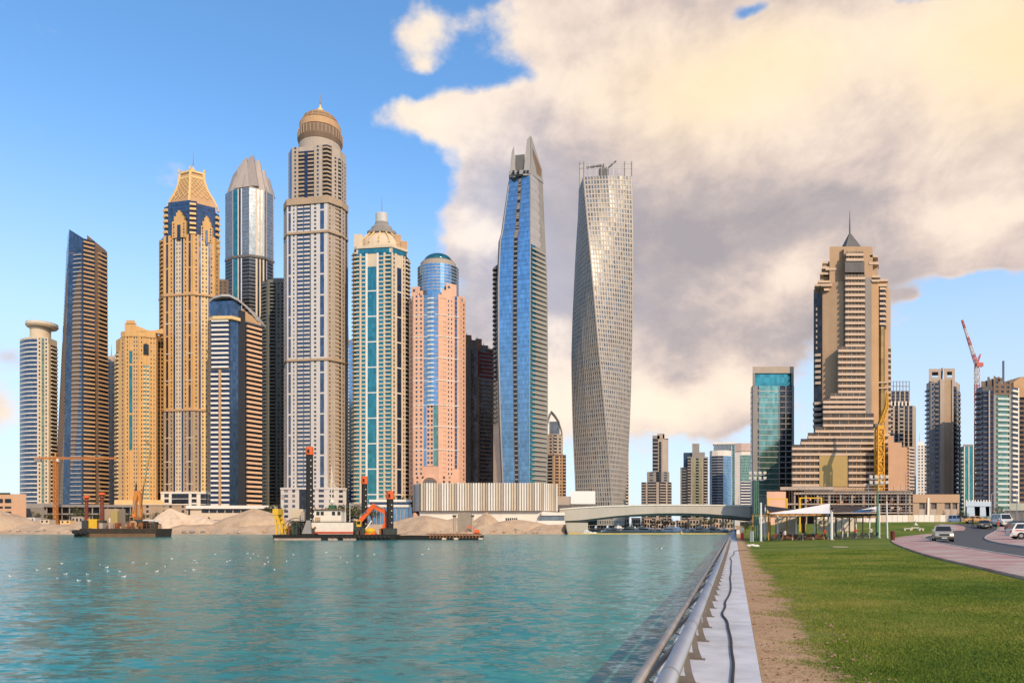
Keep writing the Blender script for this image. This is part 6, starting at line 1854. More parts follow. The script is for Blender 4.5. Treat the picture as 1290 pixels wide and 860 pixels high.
def spud(px0, px1, d, py0, py1):
    r = (X(px1) - X(px0)) / 2
    c = (X(px0) + r, d)
    s_ = MB().rod((c[0], c[1], -0.5), (c[0], c[1], Zd(py1 + 10)), r * 0.92, None, 10).obj('spud_pole', BLK, dr)
    MB().rod((c[0], c[1], Zd(py1 + 10)), (c[0], c[1], Zd(py1)), r * 1.08, r * 1.0, 10).obj('pole_cap', ORG, s_)
    MB().box(c[0] - r * 0.25, c[0] + r * 0.25, c[1] - r * 1.12, c[1] - r * 1.04, Zd(py1 + 8), Zd(py1 + 3.5)).obj('lifting_eye', BLK, s_)
    n = int((py0 - py1 - 14) / 7.5)
    for i in range(n):
        z = Zd(py1 + 18 + i * 7.5)
        MB().box(c[0] + r * 0.45, c[0] + r * 0.72, c[1] - r * 0.9, c[1] - r * 0.70, z, z + 0.32).obj('depth_mark', SHW, s_)
    MB().box(c[0] - r * 1.6, c[0] + r * 1.6, c[1] - r * 1.6, c[1] + r * 1.6, Zd(673), Zd(665)).obj('pole_guide', DK, dr)
spud(380.3, 390.2, 4, 660, 561)
spud(447.2, 455.6, 9, 668, 597)
spud(484.5, 494, 3, 668, 618)
dh = dbox('deckhouse', 389, 442, 3, 12, 671.6, 657.8, SHW)
MB().box(X(388.5), X(442.5), 2.8, 12.2, Zd(671.8), Zd(669.4)).obj('red_band', RED, dh)
MB().lathe([(0.38, 0), (0.38, 0.1)], 12).obj('life_ring', RUST, dh).matrix_local = Matrix.Translation((X(393.5), 2.95, Zd(664.5))) @ Matrix.Rotation(R(90), 4, 'X')
wh = dbox('wheelhouse', 391, 426, 4, 10.5, 656.9, 641.6, SHW)
MB().box(X(390), X(430), 3.2, 11, Zd(657.7), Zd(657.0)).obj('upper_deck', DK, dr)
MB().box(X(390), X(428), 3.4, 11, Zd(641.5), Zd(640.5)).obj('wheelhouse_roof', RUST, wh)
for px in (394, 399.5, 414, 421):
    MB().box(X(px), X(px + 4), 3.93, 4.05, Zd(648.4), Zd(643.6)).obj('window', G_DARK, wh)
MB().box(X(393), X(399), 3.6, 4.0, Zd(656), Zd(651)).obj('locker', M_TAN, wh)
rl = MB()
for (px0, px1, d) in ((390, 430, 3.3),):
    for y in (655.4, 653.6):
        MB().beam((X(px0), d, Zd(y)), (X(px1), d, Zd(y)), 0.06).obj('handrail', SHW, dr)
    for i in range(9):
        x = X(px0 + (px1 - px0) * i / 8)
        MB().beam((x, d, Zd(657)), (x, d, Zd(653.4)), 0.06).obj('stanchion', SHW, dr)
mst = MB().rod((X(410.3), 7, Zd(640.5)), (X(410.3), 7, Zd(585)), 0.22, 0.09, 6).obj('mast', SHW, dr)
for (a, e) in (((410.3, 603), (419.5, 616)), ((419.5, 616), (419.5, 628)), ((410.3, 590), (418, 640)), ((408, 616), (420, 616)), ((407, 622), (415, 640)), ((410.3, 598), (404, 640))):
    MB().beam((X(a[0]), 7, Zd(a[1])), (X(e[0]), 7, Zd(e[1])), 0.14).obj('mast_stay', SHW, dr)
MB().ball((X(411), 7, Zd(631)), 0.8, 0.8, 0.8).obj('radar_dome', SHW, dr)
dbox('deck_box', 408, 416, 5.5, 9, 640.4, 635, plain('green tarp', (0.03, 0.12, 0.06)))
for px in (393, 430, 436):
    MB().rod((X(px), 5, Zd(657)), (X(px), 5, Zd(632)), 0.12, 0.08, 6).obj('pole', SHW, dr)
dbox('container', 355.2, 372, 8, 13, 655.5, 640, M_CREAM)
dbox('container_stand', 356, 373, 8.2, 12.8, 673, 655.6, DK)
dbox('winch_house', 371.5, 378.5, 6, 11, 656, 643.5, M_LIME)
# yellow ladder frame
lf = MB()
for d in (1.5, 5.5):
    MB().beam((X(355.5), d, Zd(673)), (X(343.5), d, Zd(641)), 0.7).obj('ladder_beam', YEL, dr)
    MB().beam((X(347), d, Zd(673)), (X(344.5), d, Zd(648)), 0.5).obj('ladder_beam', YEL, dr)
for y in (667, 660, 653, 646):
    f = (673 - y) / 32
    x = 355.5 - 12 * f
    MB().beam((X(x), 1.5, Zd(y)), (X(x), 5.5, Zd(y)), 0.4).obj('ladder_rung', YEL, dr)
    MB().beam((X(x), 1.5, Zd(y)), (X(347 - 2.5 * f), 1.5, Zd(y)), 0.3).obj('ladder_rung', YEL, dr)
dbox('ladder_head', 342, 349, 1, 6, 648, 640.5, YEL)
lm = MB().rod((X(344), 9, Zd(673)), (X(344), 9, Zd(627)), 0.16, 0.1, 6).obj('lamp_pole', SHW, dr)
MB().box(X(342.4), X(345.8), 8.6, 9.4, Zd(627), Zd(621)).obj('lamp_head', M_LIME, lm)
# machinery forest on deck
rg = random.Random(11)
for i in range(26):
    px = rg.uniform(356, 387)
    w_ = rg.uniform(1.2, 4.5)
    y = rg.uniform(655, 668)
    d = rg.uniform(1.0, 9)
    MB().box(X(px), X(px + w_), d, d + rg.uniform(0.8, 2.4), Zd(673.1), Zd(y)).obj('machinery', (DK, BLK, DK, plain('green machine', (0.05, 0.09, 0.05)), RUST)[i % 5], dr)
for i in range(5):
    MB().tube([(X(356 + i * 5), 0.6, Zd(672)), (X(357 + i * 5), 0.6, Zd(660)), (X(363 + i * 4), 2, Zd(654 + i))], 0.14, 6).obj('pipe', DK, dr)
MB().tube([(X(359), 3, Zd(661)), (X(363), 3, Zd(653)), (X(371), 3, Zd(651.5)), (X(378), 3, Zd(655))], 0.22, 6).obj('pipe', M_GREY, dr)
MB().prism([(X(379), 1), (X(391), 1), (X(391), 7), (X(379), 7)], Zd(672), Zd(655), [(X(383), 2.5), (X(388), 2.5), (X(388), 5), (X(383), 5)]).obj('pole_frame', M_GREY, dr)
for i in range(7):
    px = rg.uniform(443, 482); w_ = rg.uniform(2, 6)
    MB().box(X(px), X(px + w_), 2, 6, Zd(673.1), Zd(rg.uniform(664, 669))).obj('machinery', (DK, RUST, ORG, DK)[i % 4], dr)
for i in range(14):
    x = 420 + i * 5.4
    MB().lathe([(0.25, 0), (0.45, 0.12), (0.45, 0.34), (0.25, 0.46)], 10).obj('tyre_fender', BLK, dr).matrix_local = Matrix.Translation((X(x), -0.42, Zd(676.4))) @ Matrix.Rotation(R(90), 4, 'X')

# ---- the orange excavator that works from the barge
ex = thing('excavator', 'orange excavator with long bent arm standing on the black barge', 'excavator', (wx(455, D1), D1 + 5, WATER_Z + Zd(673.1)))
EX = lambda px: (px - 455) * K1
EZ = lambda py: Zd(py) - Zd(673.1)
def plate(pts, d0, w_, name, mat):
    MB().slab([(EX(x), d0, EZ(y)) for x, y in pts], (0, w_, 0)).obj(name, mat, ex)
plate([(444, 660), (447, 655), (463, 636), (467, 633.5), (470, 637), (467, 640), (452, 657), (448, 663)], -0.6, 1.2, 'boom', ORG)
plate([(465, 633), (470, 634.5), (482, 641), (485, 648), (483, 652), (480, 646), (468, 640.5)], -0.45, 0.9, 'arm', ORG)
plate([(479.5, 650), (484, 650.5), (487, 658), (485, 667), (480, 668), (478.5, 662), (481, 657)], -0.9, 1.8, 'bucket', ORG)
MB().rod((EX(449), -0.9, EZ(650)), (EX(459), -0.9, EZ(643)), 0.2, 0.14, 6).obj('hydraulic_ram', M_STEEL, ex)
MB().rod((EX(469), -0.6, EZ(635)), (EX(480), -0.6, EZ(640)), 0.16, 0.12, 6).obj('hydraulic_ram', M_STEEL, ex)
MB().box(EX(441.5), EX(451), -1.6, 1.8, EZ(667), EZ(657)).obj('body', DK, ex)
MB().box(EX(446), EX(451.5), -1.7, -0.3, EZ(663), EZ(655)).obj('cab', YEL, ex)
MB().box(EX(446.6), EX(451), -1.76, -1.7, EZ(660), EZ(656)).obj('cab_window', G_DARK, ex)
for d in (-1.9, 1.2):
    MB().slab([(EX(441), d, 0.5), (EX(442), d, 0), (EX(452), d, 0), (EX(453), d, 0.5), (EX(452), d, 1.4), (EX(442), d, 1.4)], (0, 0.7, 0)).obj('track', BLK, ex)
hp = thing('hopper', 'yellow domed hopper on the barge deck right of the white deckhouse', 'hopper', (wx(463, D1), D1 + 4, WATER_Z + Zd(673.1)))
MB().lathe([(1.5, 0), (1.7, 0.7), (1.9, 1.1), (1.5, 1.7), (0.7, 2.1), (0.1, 2.2)], 16).obj('drum', YEL, hp)
MB().box(-1.9, 1.9, -1.5, 1.5, 0, 0.5).obj('skid', ORG, hp)
MB().beam((-1.8, -0.5, 1.0), (0.6, -0.5, 4.4), 0.4).obj('chute', SHW, hp)

# ---- flat pontoon with sand, moored to the dredger
D2 = 222.0
K2 = D2 / F
pt = thing('pontoon', 'flat black pontoon with rusty ribs carrying a low bed of sand', 'barge', (wx(552, D2), D2, WATER_Z))
X2 = lambda px: (px - 552) * K2
Z2 = lambda py: wz(py, D2) - WATER_Z
MB().prism([(X2(499), 0), (X2(606), 0), (X2(606), 14), (X2(499), 14)], -0.8, Z2(674.5), [(X2(498), -0.3), (X2(607.5), -0.3), (X2(607.5), 14.3), (X2(498), 14.3)]).obj('hull', BLK, pt)
for i in range(16):
    x = X2(541 + i * 4.1)
    MB().hexa([(x, -0.75, 0.5), (x + 0.35, -0.75, 0.5), (x + 0.35, -0.2, 0.5), (x, -0.2, 0.5)], [(x + 0.4, -0.6, Z2(673.2)), (x + 0.75, -0.6, Z2(673.2)), (x + 0.75, -0.1, Z2(673.2)), (x + 0.4, -0.1, Z2(673.2))]).obj('rib', RUST, pt)
MB().box(X2(538), X2(607), -0.72, -0.25, Z2(673.2) + 0.02, Z2(671.8)).obj('coaming', RUST, pt)
sb = MB(); rg = random.Random(4)
nx, ny = 36, 6
for j in range(ny + 1):
    for i in range(nx + 1):
        fx_, fy_ = i / nx, j / ny
        e_ = min(1, min(fx_, 1 - fx_) * 8) * min(1, min(fy_, 1 - fy_) * 4 + 0.1)
        sb.v.append((X2(499 + 106 * fx_), 0.5 + 13 * fy_, Z2(674.4) + e_ * (0.8 + 0.7 * math.sin(fx_ * 9) ** 2 + rg.uniform(-0.2, 0.3))))
for j in range(ny):
    for i in range(nx):
        a = j * (nx + 1) + i
        sb.f.append((a, a + 1, a + nx + 2, a + nx + 1))
sb.obj('sand_load', SAND, pt)
for px in (557, 572, 603):
    MB().prism([(X2(px), -0.9), (X2(px + 4.5), -0.9), (X2(px + 5.5), -0.3), (X2(px), -0.3)], 0.1, Z2(677)).obj('float', M_CREAM, pt)
gb = thing('concrete_block', 'tall grey concrete block standing on the sandy pontoon between two posts', 'concrete block', (wx(583.5, D2), D2 + 5, WATER_Z + Z2(672.5)))
MB().prism([(-8.6 * K2, 0), (8.6 * K2, 0), (8.6 * K2, 4), (-8.6 * K2, 4)], 0, Z2(645) - Z2(672.5)).obj('block', plain('grey beige concrete', (0.30, 0.25, 0.20), 0.9, 0.2, 0.6), gb)
for px in (-13, 10):
    q = MB().rod((px * K2, 1, 0), (px * K2, 1, (Z2(650) - Z2(672.5))), 0.45, 0.45, 8).obj('post', M_LIME, gb)
    MB().cbox(px * K2, 1, Z2(650) - Z2(672.5) + 0.01, 1.3, 1.3, 0.5).obj('post_cap', DK, q)
fm = thing('mini_digger', 'small orange machine at the right end of the sandy pontoon', 'digger', (wx(600, D2), D2 + 3, WATER_Z + Z2(673)))
MB().box(-0.9, 0.9, 0, 1.4, 0, 0.5).obj('track', BLK, fm)
MB().box(-0.8, 0.8, 0.1, 1.3, 0.5, 1.5).obj('body', ORG, fm)
MB().beam((-0.6, 0.6, 1.5), (-2.6, 0.6, 2.9), 0.3).obj('boom', ORG, fm)
MB().beam((-2.6, 0.6, 2.9), (-3.3, 0.6, 1.2), 0.25).obj('arm', ORG, fm)

# ---- rusty dredger at the left
D3_ = 282.0
K3 = D3_ / F
rd = thing('rusty_dredger', 'rusty brown dredging barge with two mushroom-topped poles near the left bank', 'barge', (wx(148, D3_), D3_, WATER_Z))
X = lambda px: (px - 148) * K3
Zr = lambda py: wz(py, D3_) - WATER_Z
MB().prism([(X(101), 1), (X(112), 0), (X(196), 0), (X(197), 2), (X(197), 12), (X(101), 12)], -1, Zr(665.5), [(X(98), 1), (X(110), -0.5), (X(197.5), -0.5), (X(198), 2), (X(198), 12.5), (X(98), 12.5)]).obj('hull', plain('rusty black hull', (0.055, 0.04, 0.03), 0.85, 0.4, 0.5), rd)
MB().box(X(114), X(196.5), -0.62, -0.1, 0.0, Zr(671.8)).obj('weed_band', plain('weed brown', (0.17, 0.10, 0.055), 0.95, 0.3, 0.8), rd)
for i in range(7):
    MB().lathe([(0.35, 0), (0.8, 0.15), (0.8, 0.6), (0.35, 0.75)], 12).obj('tyre_fender', BLK, rd).matrix_local = Matrix.Translation((X(93.5 + i * 2.9), 0.2 + 0.0 * i, Zr(669.5 + (i % 2) * 1.5))) @ Matrix.Rotation(R(90), 4, 'X')
MB().box(X(91.5), X(113), 0.9, 9, -0.5, Zr(667)).obj('stern', BLK, rd)
for (px, y1, y0) in ((103.4, 623.5, 657), (123, 619.5, 660)):
    s_ = MB().rod((X(px), 3, Zr(667)), (X(px), 3, Zr(y1 + 4)), 0.75, 0.62, 10).obj('spud_pole', plain('dark rust pole', (0.20, 0.05, 0.03), 0.85, 0.35, 0.8), rd)
    MB().lathe([(0.7, Zr(y1 + 7.5)), (1.15, Zr(y1 + 6.5)), (0.75, Zr(y1 + 5))], 12, X(px), 3).obj('collar', M_RUST, s_)
    MB().lathe([(0.7, Zr(y1 + 4.2)), (1.4, Zr(y1 + 3)), (1.35, Zr(y1 + 1.2)), (0.6, Zr(y1))], 12, X(px), 3).obj('pole_cap', ORG, s_)
    MB().box(X(px) - 1.3, X(px) + 1.3, 1.7, 4.3, Zr(666), Zr(655)).obj('pole_guide', DK, rd)
cb_ = MB().box(X(115), X(139), 6, 11, Zr(665), Zr(640)).obj('cabin', M_BUFF, rd)
MB().box(X(131), X(139.5), 4.8, 5.9, Zr(665), Zr(643)).obj('cabin_side', plain('olive tan', (0.40, 0.30, 0.12)), cb_)
for px in (126.5, 129):
    MB().box(X(px), X(px + 2.0), 5.9, 6.1, Zr(658), Zr(652)).obj('window', M_WHITE, cb_)
MB().box(X(106), X(118), 2.2, 5, Zr(665), Zr(653.5)).obj('generator', YEL, rd)
# worn orange excavator on its deck
e2 = thing('excavator', 'worn orange crawler crane with raised boom on the rusty barge', 'excavator', (wx(165, D3_), D3_ + 5, WATER_Z + Zr(665.4)))
Y2 = lambda px: (px - 165) * K3
Q2 = lambda py: Zr(py) - Zr(665.4)
WOR = plain('worn orange', (0.60, 0.22, 0.05), 0.7, 0.3, 1.2)
MB().slab([(Y2(x), -0.7, Q2(y)) for x, y in ((158.5, 656), (159.5, 640), (160, 628), (162, 617.5), (165, 617), (165.5, 622), (164, 632), (163.5, 644), (163, 656))], (0, 1.4, 0)).obj('boom', WOR, e2)
MB().slab([(Y2(x), -0.5, Q2(y)) for x, y in ((164.5, 618), (167.5, 617), (169.5, 624), (171, 640), (170, 651), (168, 651), (168, 640), (166.5, 627))], (0, 1.0, 0)).obj('arm', WOR, e2)
MB().slab([(Y2(x), -0.8, Q2(y)) for x, y in ((167, 651), (171, 651), (172, 657), (168, 660), (165.5, 656))], (0, 1.6, 0)).obj('bucket', RUST, e2)
MB().rod((Y2(161), -0.9, Q2(645)), (Y2(163.5), -0.9, Q2(630)), 0.25, 0.18, 6).obj('hydraulic_ram', M_STEEL, e2)
MB().box(Y2(158), Y2(163), -1.9, -0.8, Q2(659), Q2(650)).obj('cab', WOR, e2)
MB().box(Y2(158.6), Y2(162.4), -1.95, -1.9, Q2(656), Q2(651)).obj('cab_window', G_DARK, e2)
MB().rod((Y2(163), 0, Q2(618)), (Y2(163), 0, Q2(607)), 0.45, 0.2, 6).obj('boom_tip', BLK, e2)
MB().beam((Y2(170), -0.4, Q2(640)), (Y2(173.5), -0.4, Q2(610)), 0.45).obj('arm', RUST, e2)
MB().beam((Y2(173.5), -0.4, Q2(610)), (Y2(183), -0.4, Q2(560)), 0.5, 0.5).obj('lattice_boom', plain('boom tan', (0.5, 0.27, 0.1)), e2)
MB().beam((Y2(183), -0.4, Q2(560)), (Y2(174), -0.4, Q2(552)), 0.35).obj('boom_head', RUST, e2)
MB().box(Y2(157), Y2(173), -1.8, 2, Q2(663), Q2(654)).obj('body', DK, e2)
for d in (-2, 1.4):
    MB().box(Y2(157), Y2(173), d, d + 0.8, 0, Q2(663)).obj('track', BLK, e2)
MB().lathe([(1.5, 0), (1.5, 0.4)], 16).obj('cable_drum', M_TAN, e2).matrix_local = Matrix.Translation((Y2(164), -2.4, Q2(660))) @ Matrix.Rotation(R(90), 4, 'X')
rg = random.Random(3)
for i in range(30):
    px = rg.uniform(118, 192)
    MB().box(X(px), X(px + rg.uniform(1.5, 6)), 0.6 + rg.uniform(0, 3), 4 + rg.uniform(0, 3), Zr(665.4), Zr(rg.uniform(655, 663.5))).obj('deck_gear', (RUST, DK, M_TAN, M_RUST, BLK, M_LIME)[i % 6], rd)
for y in (661.5, 658.8):
    MB().beam((X(140), -0.2, Zr(y)), (X(195), -0.2, Zr(y)), 0.1).obj('handrail', RUST, rd)
for i in range(12):
    MB().beam((X(140 + i * 5), -0.2, Zr(665.4)), (X(140 + i * 5), -0.2, Zr(658.6)), 0.1).obj('stanchion', RUST, rd)
MB().prism([(X(174), 3), (X(190), 3), (X(190), 9), (X(174), 9)], Zr(655.6), Zr(654), [(X(176), 3), (X(187), 3), (X(187), 9), (X(176), 9)]).obj('awning', M_SITEW, rd)
for px in (175, 189):
    MB().beam((X(px), 3.2, Zr(665.4)), (X(px), 3.2, Zr(655.6)), 0.25).obj('awning_post', RUST, rd)

# ---- stones along the waterline
rg = random.Random(21)
for i in range(46):
    px = rg.uniform(-5, 340) if i < 30 else rg.uniform(610, 700)
    x = wx(px, 404)
    y = shore(x) + rg.uniform(1.5, 6)
    r_ = rg.uniform(0.5, 1.3)
    b = MB().ball((0, 0, r_ * 0.3), r_ * rg.uniform(0.8, 1.5), r_, r_ * 0.7, 8, 6)
    b.v = [(a + rg.uniform(-0.2, 0.2) * r_, c + rg.uniform(-0.2, 0.2) * r_, d + rg.uniform(-0.12, 0.12) * r_) for a, c, d in b.v]
    o = b.obj('boulder', (M_LIME, M_TAN, M_GREY)[i % 3])
    o.location = (x, y, -1.9 + (y - shore(x)) * 0.42)
    tag(o, 'rough boulder on the sandy slope at the waterline of the far bank', 'boulder', 'boulders along the far bank')
# ================================================================ promenade rail
RAILM = plain('brushed steel', (0.50, 0.48, 0.46), 0.36, 0.15, 1.2, metal=0.75, streak=False)  # brighter steel: the top pipe's highlight is put into the colour
RAILD = plain('weathered shaded steel', (0.24, 0.205, 0.175), 0.5, 0.3, 1.5, metal=0.5, streak=False)  # darker steel: shade on the brackets painted in; also rusty braces
gr = thing('guard_rail', 'low steel guard rail with thick pipe along the edge of the promenade', 'railing', prom(0, -0.75), -TH)
def lx(lat): return lat + 0.75
pipe = []
S0, S1 = 3.0, 118.0
MB().tube([(lx(-0.655), S0, 0.62), (lx(-0.655), S1, 0.62)], 0.10, 20).obj('top_pipe', RAILM, gr, smooth=True)
MB().tube([(lx(-1.02), S0, 0.47), (lx(-1.02), S1, 0.47)], 0.062, 14).obj('lower_pipe', plain('dull steel', (0.38, 0.35, 0.32), 0.42, 0.25, 1.5, metal=0.6, streak=False), gr, smooth=True)
sj = 7.4
while sj < 60:
    MB().tube([(lx(-0.655), sj, 0.62), (lx(-0.655), sj + 0.02, 0.62)], 0.104, 20).obj('pipe_joint', RAILD, gr)
    sj += 3.8
# curved bracket plates with a slot, one every 1.9 m
s_ = 4.2
first = None
while s_ < S1 - 1:
    outer = [(-0.50, 0.0), (-0.535, 0.08), (-0.565, 0.17), (-0.585, 0.28), (-0.60, 0.40), (-0.61, 0.53)]
    inner = [(-0.60, 0.0), (-0.645, 0.08), (-0.668, 0.16), (-0.675, 0.28), (-0.676, 0.40), (-0.675, 0.53)]
    left_o = [(-0.94, 0.0), (-0.86, 0.10), (-0.79, 0.22), (-0.75, 0.36), (-0.72, 0.53)]
    left_i = [(-0.84, 0.0), (-0.775, 0.10), (-0.735, 0.22), (-0.712, 0.36), (-0.69, 0.53)]
    if first is None:
        b = MB()
        t_ = 0.016
        def strip(A, B, z_off=0):
            for (a0, b0, a1, b1) in zip(A[:-1], B[:-1], A[1:], B[1:]):
                b.hexa([(lx(a0[0]), 0, a0[1]), (lx(b0[0]), 0, b0[1]), (lx(b0[0]), t_, b0[1]), (lx(a0[0]), t_, a0[1])],
                       [(lx(a1[0]), 0, a1[1]), (lx(b1[0]), 0, b1[1]), (lx(b1[0]), t_, b1[1]), (lx(a1[0]), t_, a1[1])])
        strip(inner, outer)
        strip(left_o, left_i)
        b.hexa([(lx(-0.845), 0.001, 0.0), (lx(-0.598), 0.001, 0.0), (lx(-0.598), t_ - 0.001, 0.0), (lx(-0.845), t_ - 0.001, 0.0)],
               [(lx(-0.77), 0.001, 0.11), (lx(-0.65), 0.001, 0.11), (lx(-0.65), t_ - 0.001, 0.11), (lx(-0.77), t_ - 0.001, 0.11)])
        b.box(lx(-0.98), lx(-0.46), -0.06, 0.07, -0.002, 0.014)
        b.hexa([(lx(-0.76), 0.002, 0.36), (lx(-0.72), 0.002, 0.30), (lx(-0.72), t_ - 0.002, 0.30), (lx(-0.76), t_ - 0.002, 0.36)],
               [(lx(-1.03), 0.002, 0.47), (lx(-0.99), 0.002, 0.43), (lx(-0.99), t_ - 0.002, 0.43), (lx(-1.03), t_ - 0.002, 0.47)])
        first = b.obj('bracket', RAILD, gr)
        first.location = (0, s_, 0)
    else:
        o = first.copy(); COL.objects.link(o); o.parent = gr; o.location = (0, s_, 0)
    s_ += 1.9
s_ = 4.0
k = 0
while s_ < 90:
    MB().tube([(lx(-0.70), s_ + 3.2, 0.55), (lx(-1.0), s_, 0.44)], 0.040, 8).obj('brace', RAILD, gr, smooth=True)
    MB().tube([(lx(-0.86), s_ + 2.6, 0.40), (lx(-1.03), s_ + 0.4, 0.42)], 0.03, 8).obj('brace', RAILM, gr, smooth=True)
    s_ += 3.8
    k += 1

# hose on the walkway
hp_ = [(923, 866), (922.5, 860), (924.7, 835.7), (921.5, 821), (921.5, 806), (917.4, 791.5), (916.7, 782.7), (908.5, 774), (914.5, 765), (913, 759), (919.6, 748.8), (921.4, 739.5), (919.5, 726.7), (921.4, 723), (920.7, 714), (922, 705.5), (918.8, 703), (926, 697.5), (923.6, 694.2), (931, 693.4), (942, 692.6)]
pts = []
for px, py in hp_:
    D = EYE * F / (py - 664)
    pts.append((wx(px, D), D, 0.022))
pts = [tuple(p) for p in smooth_path(pts, 3)]
hose = MB().tube(pts, 0.023, 8).obj('hose', plain('black rubber', (0.02, 0.02, 0.022), 0.55, 0.2, 2.0, streak=False), None, smooth=True)
tag(hose, 'black rubber hose snaking along the pale walkway', 'hose'); recentre(hose)

# barrel barrier and small posts at the end of the walkway
def gpt(px, py): return onland(px, py, 6, 300)
x, y, z = gpt(935, 679.5)
k = y / F
cn = thing('barrier_post', 'red and white plastic barrier post at the end of the walkway', 'barrier', (x, y, z))
MB().lathe([(2.9 * k, 0), (2.9 * k, 0.06), (2.3 * k, 0.1), (1.9 * k, 7.5 * k), (1.7 * k, 8.5 * k)], 14).obj('red_base', plain('traffic red', (0.72, 0.045, 0.03), 0.5), cn)
MB().lathe([(1.5 * k, 8.5 * k), (1.35 * k, 15 * k), (0.9 * k, 15.6 * k)], 14).obj('white_post', M_WHITE, cn)
for px, py, h in ((947, 682, 13.5), (929.5, 672.5, 5)):
    x, y, z = gpt(px, py)
    k = y / F
    o = MB().prism([(-1.9 * k, -1.5 * k), (1.9 * k, -1.5 * k), (1.9 * k, 1.5 * k), (-1.9 * k, 1.5 * k)], 0, h * k, [(-1.7 * k, -1.3 * k), (1.7 * k, -1.3 * k), (1.7 * k, 1.3 * k), (-1.7 * k, 1.3 * k)]).obj('bollard', M_WHITE)
    o.location = (x, y, z)
    tag(o, 'short square white post at the corner of the lawn' if h > 6 else 'small white post at the far end of the guard rail', 'bollard')
rg = random.Random(2)
for i, (px, py) in enumerate(((943, 688), (948, 687.6), (952, 688.3))):
    x, y, z = gpt(px, py)
    b = MB().ball((0, 0, 0.08), 0.28 + 0.08 * i, 0.2, 0.16, 9, 6)
    b.v = [(a + rg.uniform(-0.04, 0.04), c + rg.uniform(-0.04, 0.04), d + rg.uniform(-0.02, 0.03)) for a, c, d in b.v]
    o = b.obj('stone', M_WHITE)
    o.location = (x, y, z)
    tag(o, 'white stone lying on the sand near the end of the walkway', 'stone', 'white stones near the walkway')

# ================================================================ shade sails and pavilion
DT = 105.0
KT = DT / F
def tz(py, D=DT): return wz(py, D)
POLEW = plain('white painted pole', (0.72, 0.70, 0.67), 0.5, 0.08, 1.0)
def sail(corners, sagc, mat, label):
    """stretched cloth between three or four corners (px, py, depth)"""
    P3 = [Vector((wx(px, D), D, wz(py, D))) for px, py, D in corners]
    if len(P3) == 3: P3.append(P3[2].lerp(P3[0], 0.02))
    b = MB(); n = 10
    for top in (0.0, -0.012):
        for i in range(n + 1):
            for j in range(n + 1):
                u, v = i / n, j / n
                p = P3[0].lerp(P3[1], u).lerp(P3[3].lerp(P3[2], u), v)
                p.z -= sagc * (1 - (2 * u - 1) ** 2) * (1 - (2 * v - 1) ** 2) - top
                c = (P3[0] + P3[1] + P3[2] + P3[3]) / 4
                pull = 0.06 * ((1 - (2 * u - 1) ** 2) * abs(2 * v - 1) + (1 - (2 * v - 1) ** 2) * abs(2 * u - 1))
                p = p.lerp(c, pull)
                b.v.append(tuple(p))
    N = (n + 1) * (n + 1)
    for o_ in (0, N):
        for i in range(n):
            for j in range(n):
                a = o_ + i * (n + 1) + j
                b.f.append((a, a + 1, a + n + 2, a + n + 1))
    o = b.obj('shade_sail', mat, None, smooth=True)
    tag(o, label, 'shade sail', 'shade sails over the seating area'); recentre(o)
    return o
CLW = plain('white canvas', (0.70, 0.68, 0.67), 0.8, 0.06, 0.5)
CLB = plain('black canvas', (0.022, 0.022, 0.026), 0.85, 0.1)
CLN = plain('brown canvas', (0.050, 0.033, 0.026), 0.85, 0.15)
CLU = plain('blue canvas', (0.04, 0.14, 0.30), 0.8, 0.1)
sail([(966, 647, 104), (1046, 633.6, 103), (1046.5, 646.5, 101)], 0.25, CLW, 'large white shade sail rising to the middle mast')
sail([(962, 636, 108), (1003, 641, 112), (969, 645.5, 103)], 0.2, CLB, 'black shade sail at the left pole')
sail([(1047, 636, 106), (1092, 637.5, 112), (1104, 642.5, 104), (1050, 645.4, 100)], 0.3, CLN, 'dark brown shade sail right of the middle mast')
sail([(1072, 645.6, 101), (1083, 641.6, 104), (1101, 644, 103)], 0.1, CLU, 'small blue shade sail under the brown one')
sail([(1083, 641.8, 107), (1107, 636.8, 107), (1109, 644.5, 105)], 0.15, CLW, 'small white shade sail at the right poles')
sail([(968, 650, 110), (1040, 647, 116), (1044, 648.6, 106), (968, 651.6, 104)], 0.2, plain('tan canvas', (0.38, 0.27, 0.17)), 'tan awning cloth below the large white sail')
def pole(px, pyt, pyb, D, wpx, label, mat=POLEW, lean=0.0):
    x, y = wx(px, D), D
    z0 = gz(x, y)
    h = wz(pyt, D) - z0
    k = D / F
    t = thing('sail_pole', label, 'pole', (x, y, z0), 0, 'poles of the shade sails')
    MB().rod((0, 0, 0), (lean, 0, h), wpx * k / 2, wpx * k / 2 * 0.85, 12).obj('post', mat, t)
    MB().cbox(0, 0, 0, wpx * k * 1.5, wpx * k * 1.5, 0.12).obj('base_plate', M_GREY, t)
    MB().lathe([(wpx * k * 0.5, h), (wpx * k * 0.55, h + 0.06), (0.04, h + 0.16)], 10, lean).obj('cap', mat, t)
pole(958.5, 634, 678, 102, 2.8, 'thick white pole left of the black sail')
pole(964, 637, 678, 110, 1.8, 'thinner white pole just right of the leftmost thick pole')
pole(1047.6, 645, 680, 100, 3.4, 'thick white middle mast under the large white sail')
pole(1043.0, 646, 676, 108, 1.5, 'thin white pole left of the middle mast')
pole(1108, 636, 678, 104, 1.6, 'white pole left of the green floodlight mast on the right')
pole(1118, 633, 681, 100, 1.9, 'white pole beside the brown litter bin', lean=-0.12)
b = MB()
